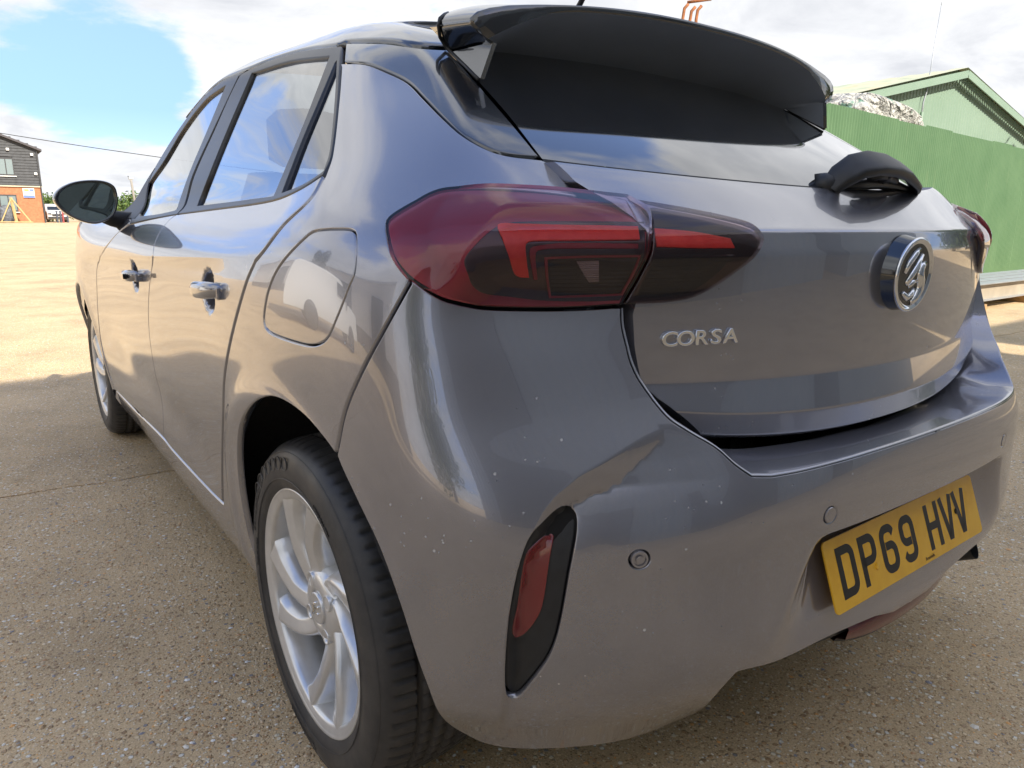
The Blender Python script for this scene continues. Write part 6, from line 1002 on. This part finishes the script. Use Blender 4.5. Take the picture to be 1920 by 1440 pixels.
# loose and proud pebbles near the car
ST = M('loose_pebbles'); _r2 = ST.n('ShaderNodeNewGeometry').outputs['Random Per Island']
ST.set(color=ST.ramp(_r2, [(0, (.40, .27, .14)), (.18, (.62, .46, .28)), (.36, (.78, .63, .42)), (.50, (.50, .28, .13)), (.60, (.84, .78, .66)), (.72, (.28, .27, .28)), (.78, (.70, .52, .30)), (.90, (.80, .42, .14)), (.96, (.90, .87, .80))], 'CONSTANT'), rough=.38)
ico = [(0, 0, 1), (.89, 0, .45), (.28, .85, .45), (-.72, .53, .45), (-.72, -.53, .45), (.28, -.85, .45)]
icf = [(0, 1, 2), (0, 2, 3), (0, 3, 4), (0, 4, 5), (0, 5, 1)]
V = []; F = []
def scatter(n_, x0, x1, y0, y1, s0, s1):
    for _ in range(n_):
        x = rng.uniform(x0, x1); y = rng.uniform(y0, y1); s_ = rng.uniform(s0, s1)*rng.uniform(.5, 1)*(1.5 if rng.random() < .06 else 1); a = rng.uniform(0, 6.28); e = rng.uniform(.5, .95); k = len(V); ca, sa = math.cos(a), math.sin(a); h_ = s_*rng.uniform(.25, .6)
        for p in ico:
            j = rng.uniform(.8, 1.15); px_, py_ = p[0]*s_*j, p[1]*s_*e*j
            V.append((x+px_*ca-py_*sa, y+px_*sa+py_*ca, (p[2]-.45)*h_*1.2+.0004 if p[2] < .9 else h_*.8))
        F.extend([tuple(i+k for i in f) for f in icf])
scatter(9000, -2.0, -.80, .5, 3.0, .003, .0075); scatter(5000, -2.6, -.8, 3.0, 6.5, .004, .008)
scatter(14000, -1.1, 2.6, -.9, 1.2, .003, .0075); scatter(7000, 1.2, 7.5, -.2, 3.0, .004, .009)
link('loose_pebbles', mesh('loose_pebbles', V, F, smooth=False), ST, None, kind='stuff')

# ------------------------------------------------------------------ steel beams in front of the fence
STEEL = simple('galvanised_steel', (.46, .48, .50), .38, .55, .10, 5)
RUSTY = simple('dull_beam_web', (.42, .36, .28), .6, .2, .15, 4)
TIMB = simple('timber_bearer', (.42, .26, .12), .8, var=.3, scale=8)
def ibeam(y, z, ln, x0, label, rz=0.):
    b = empty('steel_beam', (x0, y, z), rz, label=label, category='steel beam', group='steel beams stacked before the fence')
    t = .012; wd = .15; h_ = .20
    MB().box((ln/2, 0, h_-t/2), (ln, wd, t)).build('flange', STEEL, b, bevel=.002); MB().box((ln/2, 0, t/2), (ln, wd, t)).build('flange', STEEL, b, bevel=.002); MB().box((ln/2, 0, h_/2), (ln, .008, h_-2*t)).build('web', RUSTY, b)
    return b
for x in (7.6, 9.3, 11.2, 13.4):
    lb = {7.6: 'timber bearer nearest the car under the steel beams', 9.3: 'second timber bearer from the car under the steel beams', 11.2: 'third timber bearer from the car under the steel beams', 13.4: 'timber bearer farthest from the car under the steel beams'}[x]
    MB().box((0, 0, .05), (.10, 1.1, .10)).build('timber_bearer', TIMB, None, bevel=.004, label=lb, category='timber', group='bearers under the beams').location = (x, 3.30, 0)
ibeam(2.96, .1, 8.2, 7.0, 'pale steel beam at the front of the stack, nearest the car')
ibeam(3.16, .1, 8.0, 7.1, 'second steel beam from the front of the stack'); ibeam(3.36, .1, 8.3, 6.9, 'third steel beam from the front of the stack'); ibeam(3.56, .1, 8.1, 7.0, 'steel beam at the back of the bottom layer by the fence')

# ------------------------------------------------------------------ corrugated green fence
GRN = M('green_painted_sheet'); c_ = GRN.co(); n_a = GRN.noise(1.3, 6, .6, c_)
mp = GRN.n('ShaderNodeMapping', {'Vector': c_, 'Scale': (14., 14., .9)}).outputs[0]; st_ = GRN.noise(1., 5, .7, mp)
g0 = GRN.ramp(n_a, [(.3, (.090, .178, .085)), (.7, (.125, .222, .112))]); g0 = GRN.mix(GRN.ramp(st_, [(.62, 0.), (.76, .55)]), g0, (.25, .30, .17)); g0 = GRN.mix(GRN.ramp(GRN.noise(6, 6, .7, c_), [(.66, 0.), (.74, .5)]), g0, (.34, .36, .22))
GRN.set(color=g0, rough=.5, spec=.35)
GRN2 = M('faded_green_sheet'); n_b = GRN2.noise(.6, 6, .6); GRN2.set(color=GRN2.ramp(n_b, [(.3, (.19, .28, .205)), (.7, (.235, .325, .25))]), rough=.55)
ROOFG = M('pale_roof_sheet'); ROOFG.set(color=ROOFG.ramp(ROOFG.noise(.8, 7, .65), [(.3, (.33, .38, .27)), (.55, (.46, .47, .34)), (.75, (.50, .36, .20))]), rough=.7)
def sheet(x0, x1, z0, z1, pitch=.076, depth=.018, y=0.):
    V = []; n = int((x1-x0)/pitch*4); 
    for k in range(n+1):
        x = x0+(x1-x0)*k/n; d = depth*(0 if k % 4 in (0, 1) else 1); V.append((x, y-d, z0)); V.append((x, y-d, z1))
    return V, [(2*k, 2*k+2, 2*k+3, 2*k+1) for k in range(n)]
A = Vector((4.2, 4.42)); B_ = Vector((19.0, 5.60)); ang = math.atan2(B_.y-A.y, B_.x-A.x); Lf = (B_-A).length
fence = empty('sheet_metal_fence', (A.x, A.y, 0), ang, label='tall green corrugated metal fence behind the steel beams', category='fence')
wd = 1.064; k = 0; x = 0
while x < Lf:
    V, F = sheet(x, x+wd, .0, 2.36+.012*math.sin(k*2.3), y=.004*(k % 2)); o = link('fence_panel', mesh('fence_panel', V, F, smooth=False), GRN, fence)
    b = MB().box((x, .06, 1.17), (.07, .07, 2.3)).build('post', GRN, fence); x += wd-.03; k += 1
for z in (.5, 1.9): MB().box((Lf/2, .045, z), (Lf, .03, .05)).build('rail', GRN, fence)
# tear in the sheet
b = MB().add([(0, 0, 0), (.05, 0, .01), (.03, 0, .09), (.07, 0, .14), (.02, 0, .12), (-.03, 0, .06)], [(0, 1, 2), (0, 2, 4, 5), (2, 3, 4)]).build('torn_hole', VOID, fence); b.location = (8.55, -.024, .72)

# ------------------------------------------------------------------ green barn
BX, BY = 25.5, 11.15; HWD = 8.7; EV, AP = 3.95, 5.85; DEP = 22
barn = empty('green_barn', (BX, BY, 0), 0, label='large green corrugated barn with a gable rising behind the fence', category='barn')
V = []; F = []; n = int(2*HWD/.19)*2
for i in range(n+1):
    x = -HWD+2*HWD*i/n; top = EV+(AP-EV)*(1-abs(x)/HWD)-.03; d = .028 if i % 2 else 0; V += [(x, -d, 0), (x, -d, top)]
link('gable_wall', mesh('gable_wall', V, [(2*i, 2*i+2, 2*i+3, 2*i+1) for i in range(n)], smooth=False), GRN2, barn)
for sx in (-1, 1): MB().box((sx*HWD, DEP/2, EV/2), (.06, DEP, EV)).build('side_wall', GRN2, barn)
for sx in (-1, 1):
    V = []; m_ = 60
    for j in range(m_+1):
        y = -.35+DEP*j/m_; dz = .03 if j % 2 else 0; V += [(sx*(HWD+.25), y, EV-.055+dz), (0, y, AP+dz)]
    link('roof', fix(mesh('roof', V, [(2*j, 2*j+2, 2*j+3, 2*j+1) for j in range(m_)], smooth=False)), ROOFG, barn)
    # verge board with the scalloped sheet ends behind it
    L_ = math.hypot(HWD+.25, AP-EV); a = math.atan2(AP-EV, HWD+.25)*(-sx)
    v = MB().box((0, 0, 0), (L_, .04, .22)).build('verge_board', GRN2, barn); v.location = (sx*(HWD+.25)/2, -.37, (AP+EV)/2-.20); v.rotation_euler = (0, -a, 0)
    sc = MB(); nn2 = 46
    for i in range(nn2):
        t = (i+.5)/nn2; x = sx*(HWD+.2)*t; z = AP-(AP-EV)*t-.40; sc.add([(x-.06, -.10, z+.09), (x+.06, -.10, z+.09), (x+.04, -.10, z-.13), (x-.04, -.10, z-.13)], [(0, 1, 2, 3)])
    o = sc.build('verge_sheet_ends', GRN2, barn, kind='stuff')
for x, z, w_, h_ in ((-2.42, 3.62, .42, .62), (5.0, 3.30, .50, .40), (-7.2, 2.2, .8, .9)):
    f_ = MB().box((x, -.03, z), (w_, .05, h_)).build('vent_opening', VOID, barn)
    MB().box((x, -.06, z+h_/2), (w_+.08, .06, .04)).build('lintel', GRN2, f_)
aer = empty('aerial_mast', (BX-2.25, BY-.12, 0), 0, label='thin grey aerial mast clamped to the barn gable', category='aerial')
MB().tube([(0, 0, 3.4), (.0, 0, 4.6), (.10, -.02, 4.95), (.16, -.02, 5.6), (.30, -.02, 7.45)], [.030, .028, .022, .016, .010], 8).build('mast', STEEL, aer, smooth=True)
MB().lathe([(3.4, .0), (3.4, .05), (4.3, .05), (4.34, 0)], 14, 'z').build('conduit', GRN2, aer, smooth=True)
MB().tube([(.30, -.02, 7.45), (.305, -.02, 7.52)], [.022, .012], 8).build('tip', STEEL, aer)

# bulk bags and rubble behind the fence
BAG = M('white_woven_sacking'); cb = BAG.co(); BAG.set(color=BAG.mix(BAG.ramp(BAG.noise(3.2, 3, .6, cb), [(.60, 0.), (.66, .8)]), BAG.ramp(BAG.noise(9, 7, .7, cb), [(.25, (.40, .37, .31)), (.5, (.70, .69, .64)), (.75, (.80, .79, .75))]), (.12, .36, .26)), rough=.6)
_vd = BAG.n('ShaderNodeTexVoronoi', {'Scale': 3.2, 'Vector': BAG.n('ShaderNodeVectorMath', {0: cb, 1: BAG.n('ShaderNodeTexNoise', {'Scale': 2.5, 'Detail': 5., 'Vector': cb}).outputs['Color']}, operation='ADD').outputs[0]}, feature='DISTANCE_TO_EDGE').outputs['Distance']; BAG.bump(BAG.math('ADD', BAG.math('MULTIPLY', _vd, 1.6), BAG.math('MULTIPLY', BAG.noise(8, 8, .7, cb, 1.2), .5)), 1., .22)
def lumpy(name, size, seed, mat, amp=.16, n=48, m_=28, fold=1.):
    r_ = np.random.default_rng(seed); ph = r_.uniform(0, 6.28, (12, 3)); fr_ = r_.uniform(1.5, 9, (12, 3)); G_ = []
    for i in range(m_+1):
        th = math.pi*i/m_; row = []
        for k in range(n):
            a = 2*math.pi*k/n; d = np.array([math.sin(th)*math.cos(a), math.sin(th)*math.sin(a), math.cos(th)]); q = np.sign(d)*np.abs(d)**.62
            s_ = sum(math.sin(fr_[j] @ d+ph[j, 0]+2*math.sin(fr_[j, 1]*d[0]+ph[j, 1]))/(1+.35*j) for j in range(12)); q = q*(1+amp*.3*s_*fold)
            row.append(q*np.array(size)/2)
        G_.append(row)
    return grid_mesh(name, np.array(G_), close_u=True, flip=True)
heap = link('rubble_heap', lumpy('rubble_heap', (9.5, 2.4, 4.9), 5, None, .10, 80, 30), simple('rubble_brown', (.30, .24, .18), .9, var=.4, scale=6), None, label='brown rubble heap mostly hidden behind the green fence', category='rubble heap'); heap.location = (15.3, 8.4, .1)
bag = link('bulk_bag', lumpy('bulk_bag', (2.75, 1.3, .95), 11, None, .17, 90, 44), BAG, None, label='crumpled white plastic bulk bag poking up above the green fence', category='sack'); bag.location = (12.35, 6.9, 2.62); bag.rotation_euler = (0, R(5), R(4))
sup = MB()
for i in range(2):
    for j in range(3):
        o = MB().box((0, 0, .36), (1.24, 1.1, .72)).build('concrete_block', simple('block_grey_%d%d' % (i, j), (.34, .33, .31), .9) if (i, j) == (0, 0) else bpy.data.materials['block_grey_00'] and type('T', (), {'m': bpy.data.materials['block_grey_00']}) or None, None, bevel=.02) if False else None
CB = simple('concrete_block_grey', (.34, .33, .31), .9)
for i, x in enumerate((11.7, 13.0)):
    for j in range(3):
        o = MB().box((0, 0, .36), (1.26, 1.1, .72)).build('concrete_block', CB, None, bevel=.02, label='grey concrete block under the white bulk bag, %s of the %s stack' % (('bottom', 'middle', 'top')[j], ('left', 'right')[i]), category='concrete block', group='blocks behind the fence'); o.location = (x, 6.9, .725*j)

# rusty pipe hoops of a machine beyond the roof line
RUST = simple('rust_orange', (.36, .14, .055), .8, .2, .35, 20)
rg = empty('rusty_pipe_mast', (10.6, 9.7, 0), R(-37), label='rusty pipe frame rising beyond the car roof spoiler', category='pipe frame')
for dx_, z in ((-.17, 5.05), (-.03, 5.0), (.09, 5.02)):
    MB().tube([(dx_, 0, 0), (dx_, 0, z-.25), (dx_+.02, 0, z-.08), (dx_+.09, 0, z)], .030, 8).build('pipe', RUST, rg, smooth=True)
MB().tube([(-.10, 0, 5.08), (.36, 0, 5.14)], .028, 8).build('crossbar', RUST, rg, smooth=True)
MB().box((0, 0, .1), (.9, .9, .2)).build('foot', RUST, rg, bevel=.01); MB().box((.0, .0, 2.4), (.4, .06, .06)).build('tie', RUST, rg)

# ------------------------------------------------------------------ clad house far ahead on the left
CLAD = simple('dark_weatherboard', (.055, .058, .064), .7, var=.25, scale=3)
BRK = simple('orange_brick', (.40, .17, .085), .85, var=.18, scale=5)
GLZ = M('house_window_glass').set(color=(.20, .25, .26), rough=.08, spec=.8)
WHT = simple('white_plastic', (.75, .75, .73), .4, var=.04)
HX, HY_ = 5.35, 91.0; HW = 11.0
house = empty('clad_house', (HX, HY_, 0), 0, label='far house with black weatherboard above orange brick at the left edge', category='house')
def vz(x): return 7.55+(-x)*.395 if x > -HW/2 else 7.55+(HW+x)*.395
MB().add([(-HW, 0, 3.62), (0, 0, 3.62), (0, 0, 7.45), (-HW/2, 0, vz(-HW/2)-.1), (-HW, 0, 7.45), (-HW, 14, 3.62), (0, 14, 3.62), (0, 14, 7.45), (-HW/2, 14, vz(-HW/2)-.1), (-HW, 14, 7.45)], [(0, 1, 2, 3, 4), (1, 6, 7, 2), (5, 9, 8, 7, 6), (0, 4, 9, 5)]).build('upper_wall', CLAD, house)
MB().box((-HW/2, 7.0, 1.8), (HW-.1, 13.9, 3.6)).build('brick_wall', BRK, house)
MB().box((-HW/2, -.03, 3.66), (HW+.1, .16, .12)).build('band_board', simple('cream_board', (.52, .48, .36), .7), house)
nb_ = 22
wins = [(-2.9, 5.55, 1.35, 1.75), (-3.1, 1.95, 1.5, 1.7), (-8.6, 5.55, 1.35, 1.75), (-8.4, 1.95, 1.5, 1.7)]
for i in range(nb_):
    z = 3.76+i*.28
    xe = 0 if z < 7.4 else -(z-7.4)/.395; xl = -HW-xe if z >= 7.4 else -HW
    if xe-xl < .3: continue
    segs = [(xl, xe)]
    for wx, wz, ww, wh in wins:
        if wz > 4 and abs(z+.14-wz) < wh/2+.1:
            segs = [s2 for a_, b_ in segs for s2 in ([(a_, min(b_, wx-ww/2)), (max(a_, wx+ww/2), b_)] if a_ < wx < b_ else [(a_, b_)])]
    for a_, b_ in segs:
        if b_-a_ < .1: continue
        MB().add([(a_, -.025, z+.29), (b_, -.025, z+.29), (b_, -.085, z), (a_, -.085, z), (a_, 0, z), (b_, 0, z)], [(0, 3, 2, 1), (3, 4, 5, 2)]).build('weatherboard', CLAD, house)
for wx, wz, ww, wh in wins:
    f_ = MB().box((wx, -.04, wz), (ww, .10, wh)).build('window', simple('dark_frame', (.05, .05, .055), .5) if 'dark_frame' not in bpy.data.materials else CLAD, house)
    for s_ in (-1, 1): MB().box((wx+s_*ww*.235, -.10, wz), (ww*.40, .02, wh-.28)).build('pane', GLZ, f_)
    MB().box((wx, -.13, wz-wh/2-.05), (ww+.25, .14, .08)).build('sill', WHT, f_)
for s_ in (1, -1):
    x1 = .35 if s_ > 0 else -HW-.35
    MB().add([(x1, -.45, vz(0)-.14-.02), (-HW/2, -.45, vz(-HW/2)), (-HW/2, 14.4, vz(-HW/2)), (x1, 14.4, vz(0)-.16), (x1, -.45, vz(0)-.36), (-HW/2, -.45, vz(-HW/2)-.22), (-HW/2, 14.4, vz(-HW/2)-.22), (x1, 14.4, vz(0)-.36)], [(0, 1, 2, 3), (4, 7, 6, 5), (0, 4, 5, 1), (3, 2, 6, 7), (0, 3, 7, 4)]).build('roof', simple('slate_grey_%d' % (s_+1), (.075, .07, .078), .7), house)
for lx, lz in ((-2.55, 7.25), (-.55, 6.85), (-.42, 4.95)):
    f_ = MB().box((lx, -.20, lz), (.26, .16, .24)).build('flood_light', WHT, house, bevel=.02)
MB().tube([(-.12, -.12, 0), (-.12, -.12, 7.3)], .06, 8).build('downpipe', CLAD, house)
sg = MB().box((-1.25, -.06, 3.0), (1.0, .03, .95)).build('wall_sign', WHT, house); BLU = simple('sign_blue', (.13, .20, .52), .4); YEL = simple('sign_yellow', (.62, .52, .12), .4)
MB().box((-1.25, -.08, 2.66), (.96, .01, .24)).build('sign_blue_band', BLU, sg); MB().box((-1.42, -.08, 3.28), (.40, .01, .22)).build('sign_mark', YEL, sg); MB().box((-.98, -.08, 3.30), (.34, .01, .20)).build('sign_mark', BLU, sg)
# timber A-frame against the brick wall
af = empty('timber_a_frame', (2.55, 89.6, 0), 0, label='yellow timber A-frame stand leaning before the brick wall', category='timber frame')
YT = simple('fresh_timber', (.52, .38, .18), .7, var=.2)
def plank(p0, p1, w_, mat, nm='plank', par=None):
    p0, p1 = Vector(p0), Vector(p1); d = p1-p0; b = MB().box((0, 0, 0), (w_, w_*.7, d.length)).build(nm, mat, par); b.matrix_local = Matrix.Translation((p0+p1)/2) @ d.to_track_quat('Z', 'Y').to_matrix().to_4x4(); return b
plank((.1, 0, .05), (-.1, .2, 2.5), .22, YT, 'post', af); plank((1.35, -.1, .05), (-.1, .1, 2.5), .14, YT, 'brace', af); plank((-1.2, -.1, .05), (-.1, .1, 2.4), .12, YT, 'brace', af); plank((-1.3, -.1, .1), (1.5, -.1, .1), .12, YT, 'rail', af)
tarp = link('dark_tarpaulin_bundle', lumpy('dark_tarpaulin_bundle', (1.3, .8, 1.7), 21, None, .2, 30, 18), simple('tarp_grey', (.10, .11, .13), .6, var=.5, scale=6), None, label='dark tarpaulin bundle heaped beside the timber A-frame', category='tarpaulin'); tarp.location = (1.9, 90.2, .80)

# far van seen nose-on, bollards before it, hedge, pole and wire
def far_van(loc, rz, label, paintm):
    v = empty('parked_van', loc, rz, label=label, category='van')
    prof = [(0, .35), (0, 1.0), (.12, 1.12), (.95, 1.28), (1.65, 1.92), (2.0, 2.0), (4.9, 2.02), (5.05, 1.9), (5.08, .35)]     # y back from the nose, z
    V = []; 
    for s_, k in ((-1, 1), (-.92, 1.0), (.92, 1.0), (1, 1)):
        for y, z in prof: V.append((s_*.96*(1 if z < 1.2 else 1-.10*(z-1.2)/.8), y+(.10 if abs(s_) == 1 else 0), z-(.05 if abs(s_) == 1 and z > 1.1 else 0)))
    n = len(prof); F = [(k*n+i, k*n+(i+1) % n, (k+1)*n+(i+1) % n, (k+1)*n+i) for k in range(3) for i in range(n)]+[tuple(range(n))[::-1], tuple(range(3*n, 4*n))]
    MB().add(V, F).build('body', paintm, v, bevel=.03)
    DG = DARKGL
    MB().add([(-.78, .99, 1.33), (.78, .99, 1.33), (.68, 1.60, 1.87), (-.68, 1.60, 1.87)], [(0, 1, 2, 3)]).build('windscreen', DG, v)
    for sx in (-1, 1):
        h_ = MB().box((sx*.70, .02, .92), (.36, .10, .20)).build('headlight', CHROME, v, bevel=.03)
        MB().box((sx*.99, 1.7, 1.55), (.02, .9, .45)).build('side_window', DG, v)
        m2 = MB().box((sx*1.12, 1.15, 1.38), (.20, .12, .28)).build('door_mirror', RUB, v, bevel=.03)
        for y in (.85, 4.1):
            o = MB().lathe([(-.11, 0), (-.11, .22), (-.10, .33), (.10, .33), (.11, .22), (.11, 0)], 24).build('wheel', TYRE, v, smooth=True); o.location = (sx*.86, y, .33)
    MB().box((0, -.03, .80), (1.0, .06, .20)).build('grille', RUB, v); MB().box((0, -.02, .50), (1.8, .12, .22)).build('bumper', RUB, v, bevel=.03)
    MB().box((0, -.07, .52), (.52, .01, .11)).build('number_plate', WHT, v)
    return v
DARKGL = M('vehicle_dark_glass').set(color=(.02, .025, .03), rough=.05, spec=.9)
WPNT = simple('white_vehicle_paint', (.74, .75, .76), .3, var=.02, coat=1.)
far_van((6.75, 95.5, 0), R(3), 'small white van far off beyond the door mirror, facing the camera', WPNT)
far_van((-9.6, 6.2, 0), R(-62), 'white van standing left of the car outside the picture, seen mirrored in its flank', WPNT)
BRD = simple('dull_red_post', (.30, .06, .06), .6); BDK = simple('dark_post', (.06, .07, .10), .6)
for i, (x, mt, lb) in enumerate(((6.45, BDK, 'dark post on the left before the far van'), (6.78, BDK, 'dark post in the middle before the far van'), (7.0, BRD, 'red post before the far van'), (7.42, BDK, 'dark post on the right before the far van'))):
    o = MB().lathe([(0, .09), (1.15, .09), (1.25, .05), (1.26, 0)], 12, 'z').build('bollard', mt, None, smooth=True, label=lb, category='post', group='posts before the far van'); o.location = (x, 92.5, 0)
LEAF = M('leaf_green'); LEAF.set(color=LEAF.ramp(LEAF.n('ShaderNodeNewGeometry').outputs['Random Per Island'], [(0, (.035, .075, .018)), (.5, (.085, .15, .035)), (1, (.16, .22, .06))]), rough=.6)
BARK = simple('bark', (.09, .07, .05), .9, var=.3)
def leafy(name, loc, r_, h_, label, cat, group=None, n=1500, leaf=.16, trunk=True, mt=None, z0=.0):
    t = empty(name, loc, 0, label=label, category=cat)
    if group: t['group'] = group
    V = []; F = []; 
    lobes = [(rng.normal(0, r_*.38), rng.normal(0, r_*.38), z0+h_*rng.uniform(.25, .85), r_*rng.uniform(.35, .62)) for _ in range(11)]
    for _ in range(n):
        lx, ly, lz, lr = lobes[rng.integers(len(lobes))]; d = rng.normal(size=3); d /= np.linalg.norm(d); q = np.array([lx, ly, lz])+d*lr*rng.uniform(.55, 1.08)*np.array([1, 1, h_/(2.6*r_)+.35])
        if q[2] < .02: q[2] = abs(q[2])+.03
        a = rng.normal(size=3); a /= np.linalg.norm(a); b_ = np.cross(a, rng.normal(size=3)); b_ /= np.linalg.norm(b_); s_ = leaf*rng.uniform(.6, 1.4); k = len(V)
        V += [q-a*s_, q+b_*s_*.45, q+a*s_, q-b_*s_*.45]; F.append((k, k+1, k+2, k+3))
    link('crown', mesh('crown', V, F, smooth=False), mt or LEAF, t)
    if trunk:
        b = MB().tube([(0, 0, 0), (.04*h_*.2, 0, h_*.3), (0, .03, h_*.62)], [.045*h_, .03*h_, .012*h_], 8)
        for _ in range(4): a = rng.uniform(0, 6.28); b.tube([(0, 0, h_*.32), (math.cos(a)*r_*.4, math.sin(a)*r_*.4, h_*.65)], [.016*h_, .006*h_], 6)
        b.build('trunk', BARK, t)
    return t
for i, (x, y, r_, h_, lb) in enumerate(((6.9, 104, 1.9, 3.0, 'green bush right behind the clad house corner'), (10.0, 106, 2.2, 3.3, 'green bush behind the far white van'), (13.0, 105, 2.0, 3.0, 'green bush hidden behind the door mirror'), (16.3, 106, 2.3, 3.4, 'green bush seen right of the door mirror'), (19.5, 107, 2.1, 3.1, 'green bush behind the car windscreen'), (23, 107, 2.4, 3.5, 'green bush farthest right behind the car'))):
    leafy('bush', (x, y, 0), r_, h_, lb, 'bush', 'bushes along the far edge of the yard', 1400, .22)
pole = empty('utility_pole', (10.25, 69.5, 0), 0, label='grey utility pole with a small fitting beyond the windscreen pillar', category='pole')
MB().tube([(.25, 0, 0), (.02, 0, 3.6), (0, 0, 3.85)], [.11, .09, .09], 10).build('pole', simple('weathered_pole', (.30, .29, .27), .8), pole, smooth=True)
MB().box((0, 0, 3.9), (.36, .2, .14)).build('fitting', STEEL, pole, bevel=.02); MB().tube([(-.14, 0, 3.9), (-.2, 0, 4.12)], .03, 6).build('insulator', RUB, pole)
wp = []
P0 = Vector((-14, 88, 10.9)); P1 = Vector((24.0, 57.5, 3.9))
for t in np.linspace(0, 1, 60): q = P0.lerp(P1, t); wp.append((q.x, q.y, q.z-1.6*4*t*(1-t)*.35))
MB().tube(wp, .028, 6).build('overhead_wire', RUB, None, smooth=True, label='black overhead wire sagging across the sky at the left', category='wire')

# ------------------------------------------------------------------ beyond the frame, seen in the paint and casting the shade
SHD = M('workshop_cladding'); SHD.set(color=SHD.ramp(SHD.noise(.5, 5), [(.3, (.27, .31, .345)), (.7, (.36, .40, .43))]), rough=.6)
shed = empty('workshop', (-1.0, -6.5, 0), 0, label='dark grey clad workshop behind the camera that shades the yard', category='building')
V, F = sheet(-6.4, 7.2, 0, 8.5, .3, .04); V = [(x, -y, z) for x, y, z in V]; link('front_wall', mesh('front_wall', V, [f[::-1] for f in F], smooth=False), SHD, shed)
MB().box((.4, -5, 4.25), (13.5, 9.8, 8.4)).build('walls', SHD, shed); MB().box((.4, -5, 8.6), (14.0, 10.4, .2)).build('roof', SHD, shed)
for x in (-3.2, 2.4):
    d_ = MB().box((x, .06, 2.1), (3.4, .08, 4.2)).build('roller_door', simple('roller_door_grey_%d' % int(x), (.16, .17, .18), .5), shed)
shed2 = empty('added_lean_to', (11.7, -6.1, 0), 0, label='added unseen lean-to shed beside the workshop that shapes the shade on the right', category='shed')  # unseen shed added to set the shade's right end and block reflected sky
MB().box((0, -4, 3.1), (9.2, 8, 6.2)).build('walls', SHD, shed2); MB().box((0, -4, 6.3), (10.0, 8.6, .2)).build('roof', SHD, shed2)
WH = empty('white_warehouse', (-17.0, -1.0, 0), 0, label='long white warehouse left of the car outside the picture, mirrored in its flank', category='warehouse')
V, F = sheet(0, 46, .9, 4.6, .5, .05); V = [(-y, x, z) for x, y, z in V]; link('wall', mesh('wall', V, [f[::-1] for f in F], smooth=False), WPNT, WH)
MB().box((-.1, 23, .45), (.3, 46, .9)).build('plinth', simple('plinth_grey', (.22, .21, .2), .9), WH); MB().box((-5, 23, 4.7), (10.6, 46.6, .25)).build('roof', STEEL, WH); MB().box((-5.1, 23, 2.3), (9.8, 45.9, 4.5)).build('walls', WPNT, WH)
for y in (5, 14, 24, 35): MB().box((.08, y, 1.9), (.1, 3.6, 3.2)).build('door', simple('warehouse_door_%d' % y, (.10, .11, .12), .6), WH)
CYP = M('conifer_green'); CYP.set(color=(.025, .05, .02), rough=.7)
leafy('conifer', (-12.6, 15.5, 0), 1.3, 7.2, 'dark conifer before the white warehouse outside the picture', 'tree', None, 2600, .18, True, CYP)
for i, (x, y, lb) in enumerate(((22.5, -3.0, 'added unseen dark tree right of the lean-to shed, blocking reflected sky'), (27.5, -.5, 'added dark tree right of the yard, outside the picture, blocking reflected sky'), (33, 2.0, 'added unseen dark tree farthest right of the yard, blocking reflected sky'))):
    leafy('added_tree', (x, y, 0), 2.9, 8.5, lb, 'tree', 'added trees right of the yard', 2600, .3)  # unseen trees added to keep bright sky out of the tailgate's reflection
leafy('yard_tree', (-11.5, -6.0, 0), 2.2, 6.0, 'broad green tree left of the workshop outside the picture', 'tree', None, 3000, .2)
